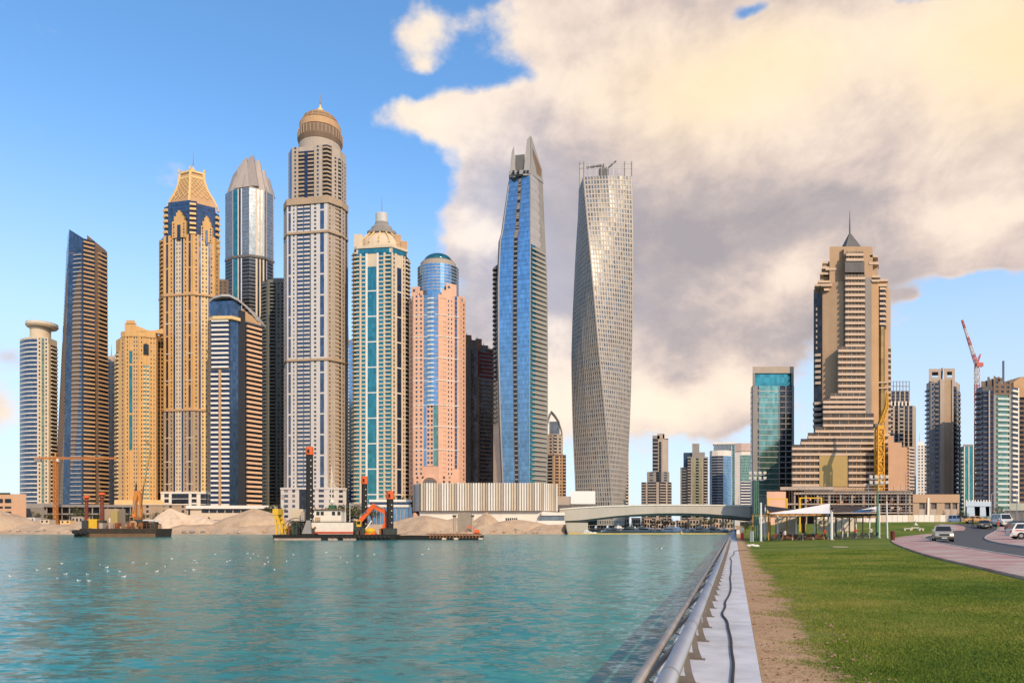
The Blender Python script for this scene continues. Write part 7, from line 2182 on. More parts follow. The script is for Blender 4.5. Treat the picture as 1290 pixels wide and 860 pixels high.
# pergola frame
WOOD = plain('yellow timber', (0.46, 0.25, 0.075), 0.75, 0.2, 1.0)
PANEL = plain('lit panel', (0.60, 0.53, 0.44), 0.8, 0.1, 0.6)
def pergola(px0, px1, D, pyt, label, mat, posts, back=5.0):
    x0, x1 = wx(px0, D), wx(px1, D)
    z0 = gz((x0 + x1) / 2, D + back / 2)
    t = thing('pergola', label, 'pergola', ((x0 + x1) / 2, D, z0))
    h = wz(pyt, D) - z0
    L = (x1 - x0) / 2
    for d in (0, back):
        for i in range(posts):
            x = -L + 2 * L * i / (posts - 1)
            MB().box(x - 0.08, x + 0.08, d - 0.08, d + 0.08, 0, h).obj('post', mat if i % 2 == 0 else POLEW, t)
        MB().box(-L - 0.2, L + 0.2, d - 0.11, d + 0.11, h + 0.004, h + 0.22).obj('beam', mat, t)
    for i in range(9):
        x = -L + 2 * L * i / 8
        MB().box(x - 0.05, x + 0.05, -0.4, back + 0.4, h + 0.23, h + 0.38).obj('rafter', mat, t)
    return t, L, h
t, L, h = pergola(968, 1038, 107, 649, 'yellow timber pergola under the large white sail', WOOD, 7, 7)
for i, x in enumerate((-L + 0.8, -L + 3.6, L * 0.25)):
    MB().box(x, x + 1.9, 6.6, 6.72, 0.75, h - 0.1).obj('back_panel', PANEL if i != 1 else M_CREAM, t)
MB().box(L * 0.56, L * 0.62, 3.0, 3.6, 0, h - 0.2).obj('door', DK, t)
BRN = plain('brown bench wood', (0.16, 0.06, 0.03), 0.7, 0.25, 1.5)
for i in range(5):
    x = -L + 0.5 + i * 1.62
    MB().box(x, x + 1.35, -0.45, -0.35, 0.25, 0.95).obj('low_panel', BRN, t)
    MB().box(x + 1.37, x + 1.57, -0.5, -0.3, 0, 1.05).obj('low_post', M_LIME, t)
t, L, h = pergola(1053, 1104, 107, 650, 'grey framed pergola under the brown sail', plain('dark frame', (0.07, 0.06, 0.055)), 7, 7)
for i in range(3):
    x = -L + 0.3 + i * 2.1
    MB().box(x, x + 1.7, 6.7, 6.8, 1.1, h - 0.3).obj('back_panel', PANEL, t)
MB().box(-L, L, -0.2, 0.0, h - 0.28, h - 0.01).obj('fascia', plain('tan fascia', (0.40, 0.24, 0.12)), t)
# tables, stools
TEAL = plain('teal table', (0.02, 0.20, 0.17), 0.5, 0.15, 1.5)
def table(px, py, D, mat, label, w_=2.2):
    x = wx(px, D); z = gz(x, D)
    t = thing('table', label, 'table', (x, D, z), 0, 'tables under the sails')
    MB().box(-w_ / 2, w_ / 2, -0.45, 0.45, 0.70, 0.76).obj('table_top', mat, t)
    for sx in (-1, 1):
        for sy in (-1, 1):
            MB().beam((sx * (w_ / 2 - 0.15), sy * 0.35, 0), (sx * (w_ / 2 - 0.15), sy * 0.35, 0.70), 0.07).obj('leg', M_DGREY, t)
table(1066, 671, 101, TEAL, 'teal topped table under the brown sail, left one')
table(1080, 671, 103, TEAL, 'teal topped table under the brown sail, between two others')
table(1093, 671, 101, TEAL, 'teal topped table under the brown sail, right one', 1.6)
table(1000, 671, 109, BRN, 'brown table under the large white sail')
def chair(px, D, mat, rz, label):
    x = wx(px, D); z = gz(x, D)
    t = thing('chair', label, 'chair', (x, D, z), rz, 'dark chairs under the sails')
    MB().box(-0.24, 0.24, -0.24, 0.24, 0.42, 0.48).obj('seat', mat, t)
    MB().hexa([(-0.24, 0.20, 0.485), (0.24, 0.20, 0.485), (0.24, 0.24, 0.485), (-0.24, 0.24, 0.485)], [(-0.24, 0.27, 0.95), (0.24, 0.27, 0.95), (0.24, 0.31, 0.95), (-0.24, 0.31, 0.95)]).obj('backrest', mat, t)
    for sx in (-0.2, 0.2):
        for sy in (-0.2, 0.2):
            MB().beam((sx, sy, 0), (sx, sy, 0.42), 0.04).obj('leg', M_DGREY, t)
    return t
c0 = chair(1060, 99.6, DK, 0.4, 'dark chair at the left end of the teal tables')
for i, (px, D, rz) in enumerate(((1064, 99.8, 2.9), (1070, 99.6, 3.3), (1076, 100.5, 2.8), (1084, 101, 3.4), (1090, 99.7, 3.0), (1097, 99.7, 3.3), (1101, 102, 1.6), (1103, 100, 4.7), (975, 104, 0.4), (981, 104.5, 2.9), (1006, 105, 3.1), (1015, 105, 0.2), (1026, 105, 2.2), (1056, 101.5, 1.5))):
    x = wx(px, D)
    tt = dup(c0, (x, D, gz(x, D)), rz, 'dark chair standing before the teal tables under the brown sail' if px > 1050 else 'dark chair standing before the pergola under the large white sail')
c0['label'] = 'dark chair standing before the teal tables under the brown sail'
# litter bin
x, y, z = gpt(1124.8, 681)
k = y / F
bn = thing('litter_bin', 'brown litter bin beside the right white pole where the pink path turns', 'bin', (x, y, z))
MB().lathe([(2.4 * k, 0.05), (2.7 * k, 10.5 * k), (2.8 * k, 10.8 * k)], 14).obj('body', plain('bin brown', (0.13, 0.035, 0.025), 0.7), bn)
MB().lathe([(2.9 * k, 10.8 * k), (2.9 * k, 12 * k), (1.2 * k, 12.6 * k)], 14).obj('lid', plain('bin brown', (0.13, 0.035, 0.025), 0.7), bn)
# floodlight masts
GRN = plain('green steel', (0.10, 0.24, 0.15), 0.5, 0.15, 0.8)
def floodmast(px, D, pyt, label, triple):
    x = wx(px, D); z = gz(x, D)
    t = thing('floodlight_mast', label, 'floodlight', (x, D, z), 0, 'green floodlight masts')
    h = wz(pyt, D) - z
    if triple:
        for dx_ in (-0.42, 0.0, 0.42):
            MB().rod((dx_, 0.2 * abs(dx_), 0), (dx_ * 0.6, 0, h), 0.085, 0.06, 8).obj('post', GRN, t)
        for i in range(7):
            MB().beam((-0.4, 0, 1 + i * h / 8), (0.4, 0, 1.4 + i * h / 8), 0.05).obj('brace', GRN, t)
    else:
        MB().rod((0, 0, 0), (0, 0, h), 0.19, 0.10, 10).obj('post', GRN, t)
    for z_ in (h - 0.05, h - 0.9):
        MB().box(-1.3, 1.3, -0.06, 0.06, z_, z_ + 0.12).obj('crossarm', M_STEEL, t)
        for i in range(4):
            MB().hexa([(-1.35 + i * 0.8, -0.35, z_ + 0.15), (-0.95 + i * 0.8, -0.35, z_ + 0.15), (-0.95 + i * 0.8, -0.05, z_ + 0.14), (-1.35 + i * 0.8, -0.05, z_ + 0.14)],
                      [(-1.4 + i * 0.8, -0.45, z_ + 0.55), (-0.9 + i * 0.8, -0.45, z_ + 0.55), (-0.95 + i * 0.8, -0.08, z_ + 0.62), (-1.35 + i * 0.8, -0.08, z_ + 0.62)]).obj('lamp_head', M_SITEW, t)
floodmast(953, 112, 598, 'green three-legged floodlight mast left of the shade sails', True)
floodmast(1105.5, 104, 603, 'green single floodlight mast right of the shade sails', False)
# yellow portal frames behind
for (a, e, yt, yb, lab) in ((967, 991, 628.5, 645, 'yellow steel portal frame behind the black sail'), (1007.5, 1034.5, 627.5, 645, 'yellow steel portal frame behind the large white sail')):
    D = 128
    x0, x1 = wx(a, D), wx(e, D); z = gz((x0 + x1) / 2, D)
    t = thing('portal_frame', lab, 'frame', ((x0 + x1) / 2, D, z))
    w_ = (x1 - x0) / 2; h = wz(yt, D) - z
    for s in (-1, 1):
        MB().box(s * w_ - 0.13, s * w_ + 0.13, -0.13, 0.13, 0, h - 0.02).obj('post', YEL, t)
    MB().box(-w_ - 0.13, w_ + 0.13, -0.12, 0.12, h - 0.015, h + 0.18).obj('beam', YEL, t)

# ---- unfinished low building with scaffolding behind the sails
T = Tower('unfinished_building', 'long unfinished concrete frame with dark openings and scaffolding behind the shade sails', 'building', 235, 1068, base=GB)
P, Z = T.P, T.Z
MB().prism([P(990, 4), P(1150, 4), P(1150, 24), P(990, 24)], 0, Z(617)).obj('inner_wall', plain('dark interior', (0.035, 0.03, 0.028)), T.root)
for (y0, y1, a, e) in ((617, 613, 983, 1050), (622.5, 620, 1000, 1150), (635.6, 633.8, 990, 1150), (646.5, 644.5, 1040, 1150)):
    MB().prism([P(a, -0.5), P(e, -0.5), P(e, 25), P(a, 25)], Z(y0), Z(y1)).obj('floor_slab', M_LIME, T.root)
for i in range(11):
    x = 1000 + i * 14.5
    MB().prism([P(x, 0), P(x + 2.2, 0), P(x + 2.2, 2), P(x, 2)], 0, Z(622.6)).obj('column', M_LIME, T.root)
MB().prism([P(1090, -1), P(1150, -1), P(1150, 3), P(1090, 3)], 0, Z(650)).obj('low_wall', M_GREY, T.root)
rg = random.Random(8)
for i in range(40):
    x = 994 + i * 4
    MB().beam((*P(x, -1.6), Z(rg.uniform(640, 650))), (*P(x + rg.uniform(-0.5, 0.5), -1.6), Z(rg.uniform(611, 620))), 0.09).obj('scaffold_tube', M_GREY if i % 3 else RUST, T.root)
for y in (615, 619, 625.5, 629.5, 638.5, 642):
    MB().beam((*P(1000 + (y * 7) % 30, -1.7), Z(y)), (*P(1150, -1.7), Z(y)), 0.10).obj('scaffold_rail', M_SILVER, T.root)
for i in range(44):
    x = rg.uniform(996, 1146); y = rg.uniform(622, 645); w_ = rg.uniform(1, 4)
    MB().prism([P(x, 0.4), P(x + w_, 0.4), P(x + w_, 2.5), P(x, 2.5)], Z(y + rg.uniform(1, 3.5)), Z(y)).obj('building_material', (M_BROWN, M_GREY, M_TAN, M_PINK, M_DGREY, M_RUST)[i % 6], T.root)
MB().prism([P(966, -3), P(990, -3), P(990, 14), P(966, 14)], 0, Z(619.5)).obj('end_block', M_PINK, T.root)
MB().prism([P(955, 2), P(968, -2), P(968, 14), P(955, 14)], 0, Z(626)).obj('end_block', M_DGREY, T.root)
T.done()

# ---- low buildings further right
T = Tower('podium_building', 'beige podium building with dark square openings below the twin-frame tower', 'building', 300, 1180, base=GB)
P, Z = T.P, T.Z
T.core([(1148, 0), (1208, 0), (1208, 30), (1148, 30)], 0, Z(633), M_DGREY)
MB().prism([P(1146, -1), P(1209, -1), P(1209, 31), P(1146, 31)], Z(633) + 0.02, Z(622.5)).obj('parapet', plain('sandstone panel', (0.46, 0.31, 0.20), 0.85, 0.12), T.root)
for (a, e) in ((1147, 1158), (1165, 1173), (1180, 1190), (1197.5, 1200), (1206, 1208.5)):
    MB().prism([P(a, -0.6), P(e, -0.6), P(e, 2), P(a, 2)], 0, Z(633)).obj('pier', M_BUFF, T.root)
MB().prism([P(1147, -0.5), P(1208, -0.5), P(1208, 2), P(1147, 2)], 0, Z(641)).obj('base_wall', M_LIME, T.root)
for i in range(5):
    MB().prism([P(1168.2 + 0.1 * i, -1.4), P(1171 - 0.1 * i, -1.4), P(1171, -0.9), P(1168.2, -0.9)], Z(652 - i * 5), Z(647 - i * 5)).obj('banner', M_WHITE, T.root)
T.done()
T = Tower('entrance_canopy', 'pale blue canopy wall on splayed legs beyond the road', 'canopy', 205, 1232, base=GB)
P, Z = T.P, T.Z
PB = plain('pale blue panel', (0.46, 0.55, 0.66), 0.6, 0.06, 0.3)
MB().prism([P(1216.5, 0), P(1249, 0), P(1249, 8), P(1216.5, 8)], Z(637.5), Z(631.5)).obj('fascia', PB, T.root)
for (a, e) in ((1218, 1229), (1234.5, 1243), (1246.5, 1249)):
    MB().prism([P(a - 0.0, 0.2), P(e, 0.2), P(e, 6), P(a, 6)], 0, Z(637.5) - 0.02, [P(a, 0.2), P(e - 1.5, 0.2), P(e - 1.5, 6), P(a, 6)]).obj('leg_wall', PB, T.root)
MB().prism([P(1217, 5), P(1248.8, 5), P(1248.8, 7.8), P(1217, 7.8)], 0.02, Z(637.6)).obj('back_wall', M_DGREY, T.root)
MB().prism([P(1220, -2), P(1262, -2), P(1262, -1.2), P(1220, -1.2)], 0, Z(650)).obj('low_hedge_wall', plain('grey green', (0.22, 0.27, 0.25)), T.root)
for i in range(9):
    MB().prism([P(1217 + i * 3.6, 0.5), P(1218.6 + i * 3.6, 0.5), P(1218.6 + i * 3.6, 2), P(1217 + i * 3.6, 2)], Z(631.5) + 0.01, Z(629.6)).obj('roof_unit', M_WHITE, T.root)
T.done()
T = Tower('garden_wall', 'long cream boundary wall at the right edge beyond the parked cars', 'wall', 195, 1300, base=GB)
P, Z = T.P, T.Z
MB().prism([P(1265, 0), P(1340, -10), P(1340, -8), P(1265, 2)], 0, Z(643)).obj('wall', M_CREAM, T.root)
MB().prism([P(1264, -0.4), P(1340, -10.4), P(1340, -7.6), P(1264, 2.4)], Z(643) + 0.01, Z(642.2)).obj('coping', M_WHITE, T.root)
for i in range(6):
    MB().prism([P(1268 + i * 7, -0.6 - i), P(1269.5 + i * 7, -0.8 - i), P(1269.5 + i * 7, 1 - i), P(1268 + i * 7, 1 - i)], 0, Z(643.4)).obj('pier', M_LIME, T.root)
T.done()
T = Tower('hoarding', 'grey-green hoarding above the cream boundary wall at the right edge', 'hoarding', 215, 1300, base=GB)
P, Z = T.P, T.Z
MB().prism([P(1272, 0), P(1340, 0), P(1340, 0.6), P(1272, 0.6)], Z(643.5), Z(633.5)).obj('panel', plain('hoarding grey green', (0.36, 0.38, 0.32), 0.7), T.root)
for i in range(4):
    MB().prism([P(1275 + i * 18, 0.7), P(1276 + i * 18, 0.7), P(1276 + i * 18, 1.2), P(1275 + i * 18, 1.2)], 0, Z(634)).obj('post', M_GREY, T.root)
T.done()

# ---- white site fence across the lawn
fd = 154.0
fx0, fx1 = wx(1030, fd), wx(1191, fd)
fz = gz((fx0 + fx1) / 2, fd)
fe = thing('site_fence', 'long white panel fence across the far edge of the lawn', 'fence', ((fx0 + fx1) / 2, fd, fz))
n = 24
for i in range(n):
    a = fx0 + (fx1 - fx0) * i / n - (fx0 + fx1) / 2
    w_ = (fx1 - fx0) / n
    MB().box(a + 0.03, a + w_ - 0.03, 0, 0.06, 0.02, wz(648.3, fd) - fz).obj('panel', M_CREAM if i % 5 == 2 else M_WHITE, fe)
    MB().box(a - 0.04, a + 0.04, 0.07, 0.16, 0, wz(648, fd) - fz).obj('post', M_GREY, fe)

# benches and a small white fountain on the far lawn, a pale cover in the grass
for i, (px, py, w_) in enumerate(((1143, 668.4, 10), (1152, 667.2, 10), (1160, 668.5, 6))):
    x, y, z = gpt(px, py)
    k = y / F
    t = thing('bench', ('low white stone bench on the far lawn, longest one at left', 'low white stone bench on the far lawn, behind the other two', 'short white stone bench on the far lawn, right one')[i], 'bench', (x, y, z), 0, 'white benches on the far lawn')
    MB().box(-w_ * k / 2, w_ * k / 2, -0.25, 0.25, 0.32, 0.44).obj('seat', M_WHITE, t)
    for s in (-1, 1):
        MB().box(s * w_ * k * 0.36 - 0.12, s * w_ * k * 0.36 + 0.12, -0.2, 0.2, 0, 0.318).obj('leg', M_CREAM, t)
x, y, z = gpt(1153.5, 661.5)
k = y / F
t = thing('fountain', 'small white pedestal fountain on the far lawn before the white fence', 'fountain', (x, y, z))
MB().lathe([(2.6 * k, 0), (2.8 * k, 1.2 * k), (1.0 * k, 1.6 * k), (0.7 * k, 4 * k)], 14).obj('base', M_WHITE, t)
MB().lathe([(0.7 * k, 4 * k), (1.9 * k, 4.6 * k), (2.0 * k, 5.0 * k), (0.5 * k, 5.2 * k), (0.4 * k, 7 * k)], 14).obj('bowl', M_WHITE, t)
x, y, z = gpt(1056, 688.7)
o = MB().box(-0.75, 0.75, -0.5, 0.5, 0, 0.05).obj('access_cover', M_LIME); o.location = (x, y, z)
tag(o, 'pale flat cover lying in the grass before the shade sails', 'access cover')
# ================================================================ vehicles
TYRE = plain('tyre', (0.018, 0.018, 0.019), 0.8, 0.2, 3.0, streak=False)
RIM = plain('rim', (0.40, 0.40, 0.41), 0.35, 0.1, 3.0, metal=0.8, streak=False)
CARG = glass('car glass', (0.03, 0.04, 0.05), 0.5, 0.08, (9, 9, 9), 0.1, tilt=0.0)
def paint(name, c, rough=0.3, metal=0.0):
    key = ('paint', name)
    if key in MATS: return MATS[key]
    m, t, p = newmat('paint ' + name)
    co = t.node('ShaderNodeTexCoord').outputs['Object']
    x, y, z = t.sep(co)
    dust = t.m('MULTIPLY', t.m('SUBTRACT', 1.0, t.smooth(z, 0.2, 1.0)), t.noise(co, 3.0, 4.0, 0.6))
    t.l.new(t.mix(t.m('MULTIPLY', dust, 0.5), c, (0.25, 0.20, 0.15)), p.inputs['Base Color'])
    p.inputs['Roughness'].default_value = rough
    p.inputs['Metallic'].default_value = metal
    p.inputs['Coat Weight'].default_value = 0.5
    MATS[key] = m
    return m
def lampmat():
    key = ('lamp',)
    if key in MATS: return MATS[key]
    m, t, p = newmat('headlight')
    p.inputs['Base Color'].default_value = (0.9, 0.85, 0.7, 1)
    p.inputs['Emission Color'].default_value = (1.0, 0.62, 0.22, 1)
    p.inputs['Emission Strength'].default_value = 2.2
    MATS[key] = m
    return m
HEADOFF = plain('headlamp glass', (0.6, 0.6, 0.6), 0.15, 0.02, metal=0.5)
TAIL = plain('tail lamp', (0.40, 0.02, 0.015), 0.3)
PLATE = plain('number plate', (0.7, 0.7, 0.68), 0.5, 0.02)
def car(name, label, loc, rz, kind, pm, lit=False, group=None, stripe=None):
    """front of the car looks along local -Y; profile is (y, half width, z) stations"""
    t = thing(name, label, {'pickup': 'pickup truck', 'van': 'van', 'suv': 'car', 'sedan': 'car'}[kind], loc, rz, group)
    if kind == 'pickup': L, W_, H, hood, r = 5.2, 0.93, 1.82, 1.10, 0.39
    elif kind == 'van': L, W_, H, hood, r = 5.3, 0.98, 2.35, 1.15, 0.36
    elif kind == 'suv': L, W_, H, hood, r = 4.7, 0.94, 1.80, 1.05, 0.38
    else: L, W_, H, hood, r = 4.5, 0.88, 1.45, 0.92, 0.33
    y0 = -L / 2
    belt = hood + 0.04
    # lower body: rounded sections along the length
    secs = [(y0, 0.88, 0.45, hood * 0.72), (y0 + 0.12, 0.97, 0.32, hood * 0.86), (y0 + 0.5, 1.0, 0.28, hood * 0.95), (y0 + 1.25, 1.0, 0.26, hood), (0, 1.0, 0.26, belt), (-y0 - 0.6, 1.0, 0.28, belt), (-y0 - 0.12, 0.97, 0.34, belt * 0.98), (-y0, 0.9, 0.45, belt * 0.9)]
    b = MB()
    ring = 10
    for (y, f, zl, zh) in secs:
        w_ = W_ * f
        for (x, z) in ((-w_ * 0.86, zl), (w_ * 0.86, zl), (w_, zl + 0.12), (w_ * 1.0, zl + (zh - zl) * 0.6), (w_ * 0.955, zh - 0.06), (w_ * 0.86, zh), (-w_ * 0.86, zh), (-w_ * 0.955, zh - 0.06), (-w_, zl + (zh - zl) * 0.6), (-w_, zl + 0.12)):
            b.v.append((x, y, z))
    for i in range(len(secs) - 1):
        for k in range(ring):
            q = (k + 1) % ring
            b.f.append((i * ring + k, i * ring + q, (i + 1) * ring + q, (i + 1) * ring + k))
    b.f.append(tuple(range(ring))); b.f.append(tuple(range((len(secs) - 1) * ring, len(secs) * ring))[::-1])
    body = b.obj('body', pm, t)
    # cabin
    if kind == 'pickup': ys = (y0 + 1.15, y0 + 1.75, y0 + 3.15, y0 + 3.35)
    elif kind == 'van': ys = (y0 + 0.55, y0 + 1.15, -y0 - 0.15, -y0 - 0.05)
    elif kind == 'suv': ys = (y0 + 1.15, y0 + 1.8, -y0 - 0.55, -y0 - 0.12)
    else: ys = (y0 + 1.15, y0 + 1.95, -y0 - 1.35, -y0 - 0.55)
    z0 = belt - 0.05
    wb, wt = W_ * 0.94, W_ * 0.76
    MB().hexa([(-wb, ys[0], z0), (wb, ys[0], z0), (wb, ys[3], z0), (-wb, ys[3], z0)], [(-wt, ys[1], H - 0.06), (wt, ys[1], H - 0.06), (wt, ys[2], H - 0.06), (-wt, ys[2], H - 0.06)]).obj('cabin', pm, t)
    MB().hexa([(-wt * 0.99, ys[1] + 0.05, H - 0.055), (wt * 0.99, ys[1] + 0.05, H - 0.055), (wt * 0.99, ys[2] - 0.05, H - 0.055), (-wt * 0.99, ys[2] - 0.05, H - 0.055)], [(-wt * 0.85, ys[1] + 0.2, H), (wt * 0.85, ys[1] + 0.2, H), (wt * 0.85, ys[2] - 0.15, H), (-wt * 0.85, ys[2] - 0.15, H)]).obj('roof', pm, t)
    def lerp4(f): return z0 + (H - 0.06 - z0) * f
    def wat(f): return wb + (wt - wb) * f
    for (nm, ya, yb, s) in (('windscreen', ys[0], ys[1], -1), ('rear_window', ys[3], ys[2], 1)):
        f0, f1 = 0.14, 0.92
        yA, yB = ya + (yb - ya) * f0, ya + (yb - ya) * f1
        n = 0.02 * s
        MB().hexa([(-wat(f0) * 0.9, yA + n, lerp4(f0)), (wat(f0) * 0.9, yA + n, lerp4(f0)), (wat(f0) * 0.9, yA - n, lerp4(f0)), (-wat(f0) * 0.9, yA - n, lerp4(f0))],
                  [(-wat(f1) * 0.9, yB + n, lerp4(f1)), (wat(f1) * 0.9, yB + n, lerp4(f1)), (wat(f1) * 0.9, yB - n, lerp4(f1)), (-wat(f1) * 0.9, yB - n, lerp4(f1))]).obj(nm, CARG, t)
    for s in (-1, 1):
        nwin = 2 if kind in ('pickup', 'sedan') else 3
        for i in range(nwin):
            fa, fb = (i + 0.08) / nwin, (i + 0.94) / nwin
            p = []
            for (f, zf) in ((fa, 0.16), (fb, 0.16), (fb, 0.9), (fa, 0.9)):
                yl = ys[0] + (ys[3] - ys[0]) * (0.06 + 0.9 * f); yh = ys[1] + (ys[2] - ys[1]) * (0.04 + 0.92 * f)
                p.append((s * (wat(zf) + 0.012), yl + (yh - yl) * zf, lerp4(zf)))
            MB().slab(p, (-s * 0.03, 0, 0)).obj('side_window', CARG, t)
        MB().box(min(s * W_ * 0.98, s * (W_ + 0.17)), max(s * W_ * 0.98, s * (W_ + 0.17)), ys[0] + 0.35, ys[0] + 0.45, belt + 0.08, belt + 0.26).obj('mirror', pm, t)
        for yy in (y0 + 0.95, -y0 - 0.95):
            w0 = MB().rod((s * (W_ - 0.2), yy, r), (s * (W_ + 0.015), yy, r), r, None, 18).obj('wheel', TYRE, t)
            MB().rod((s * (W_ - 0.02), yy, r), (s * (W_ + 0.03), yy, r), r * 0.62, r * 0.5, 12).obj('rim', RIM, w0)
        MB().box(min(s * W_ * 0.56, s * W_ * 0.92), max(s * W_ * 0.56, s * W_ * 0.92), y0 - 0.02, y0 + 0.2, hood * 0.62, hood * 0.80).obj('headlight', lampmat() if (lit and s > 0) else HEADOFF, t)
        MB().box(min(s * W_ * 0.72, s * W_ * 0.93), max(s * W_ * 0.72, s * W_ * 0.93), -y0 - 0.15, -y0 + 0.015, belt * 0.62, belt * 0.9).obj('tail_light', TAIL, t)
    MB().box(-W_ * 0.5, W_ * 0.5, y0 - 0.015, y0 + 0.1, hood * 0.62, hood * 0.80).obj('grille', DK, t)
    MB().box(-W_ * 0.95, W_ * 0.95, y0 - 0.1, y0 + 0.15, 0.32, 0.55).obj('bumper', DK if kind == 'pickup' else pm, t)
    MB().box(-W_ * 0.95, W_ * 0.95, -y0 - 0.15, -y0 + 0.08, 0.32, 0.55).obj('bumper', DK if kind == 'pickup' else pm, t)
    MB().box(-0.26, 0.26, y0 - 0.13, y0 - 0.101, 0.38, 0.5).obj('number_plate', PLATE, t)
    if kind == 'pickup':
        MB().box(-W_ * 0.9, W_ * 0.9, ys[3] + 0.08, -y0 - 0.1, belt + 0.001, belt + 0.05).obj('load_bed', DK, t)
    if stripe:
        for s in (-1, 1):
            MB().slab([(s * (W_ + 0.006), -1.6, 0.78), (s * (W_ + 0.006), 1.9, 0.92), (s * (W_ + 0.006), 1.9, 1.02), (s * (W_ + 0.006), -1.6, 0.84)], (-s * 0.02, 0, 0)).obj('side_stripe', stripe, t)
    return t
SILV = paint('silver', (0.45, 0.42, 0.38), 0.3, 0.5)
WHT = paint('white', (0.72, 0.71, 0.70))
BLKP = paint('black', (0.02, 0.02, 0.022))
GRYP = paint('grey', (0.30, 0.31, 0.33), 0.3, 0.3)
x, y, z = onland(1187.5, 682)
car('pickup_truck', 'silver pickup truck with one lit headlight driving towards the lawn', (x, y, z + 0.02), -0.50, 'pickup', SILV, True)
x, y, z = onland(1240, 665.3)
car('car', 'small dark car coming along the road beyond the pickup', (x, y, z + 0.02), -0.45, 'sedan', BLKP)
x, y, z = onland(1250, 662.0)
car('taxi', 'orange-yellow taxi behind the small dark car', (x + 1, y + 6, gz(x + 1, y + 6) + 0.02), 1.2, 'sedan', paint('taxi', (0.62, 0.32, 0.08)))
x, y, z = onland(1262, 662.6)
car('minibus', 'white minibus standing beyond the parking island', (x, y, z + 0.02), -0.25, 'van', WHT)
x, y, z = onland(1206, 660.2)
x, y = wx(1207, 195), 195
car('van', 'small blue and white van near the white fence', (x, y, gz(x, y) + 0.02), 0.25, 'van', paint('blue van', (0.55, 0.62, 0.70)))
pk = 'cars parked on the island at the right edge'
x, y, z = onland(1291, 679.8)
car('parked_car', 'white parked car with red side stripe, nearest at the right edge', (x + 0.9, y, z + 0.1), 1.25, 'suv', WHT, False, pk, paint('red stripe', (0.5, 0.04, 0.04)))
x, y, z = onland(1288, 674.4)
car('parked_car', 'pale silver parked car behind the red-striped one', (x + 0.6, y, z + 0.1), 1.25, 'sedan', paint('pale silver', (0.55, 0.57, 0.60), 0.3, 0.3), False, pk)
x, y, z = onland(1284, 669.6)
car('parked_car', 'black parked car, farthest of the row at the right edge', (x + 0.6, y, z + 0.1), 1.25, 'suv', BLKP, False, pk)

# street lamps along the road
def lamp(px, D, pyt, arm, label):
    x = wx(px, D); z = gz(x, D)
    h = wz(pyt, D) - z
    t = thing('street_lamp', label, 'street lamp', (x, D, z), 0, 'street lamps along the road')
    MB().rod((0, 0, 0), (0, 0, h), 0.11, 0.07, 8).obj('post', M_STEEL, t)
    MB().tube([(0, 0, h - 0.1), (arm * 0.4, 0, h + 0.35), (arm, 0, h + 0.5)], 0.05, 6).obj('arm', M_STEEL, t)
    MB().hexa([(arm - 0.1, -0.16, h + 0.42), (arm + 0.75, -0.13, h + 0.5), (arm + 0.75, 0.13, h + 0.5), (arm - 0.1, 0.16, h + 0.42)], [(arm - 0.1, -0.13, h + 0.58), (arm + 0.7, -0.1, h + 0.6), (arm + 0.7, 0.1, h + 0.6), (arm - 0.1, 0.13, h + 0.58)]).obj('lamp_head', M_SITEW, t)
lamp(1249, 165, 622, 1.4, 'street lamp before the pale blue canopy, its arm pointing right')
lamp(1141, 175, 596, 1.4, 'tall street lamp rising before the blank terracotta wing')
lamp(1094, 170, 612, -1.2, 'street lamp behind the small white shade sail, its arm pointing left')
lamp(1281, 175, 618, -1.3, 'street lamp above the cream boundary wall at the right edge')
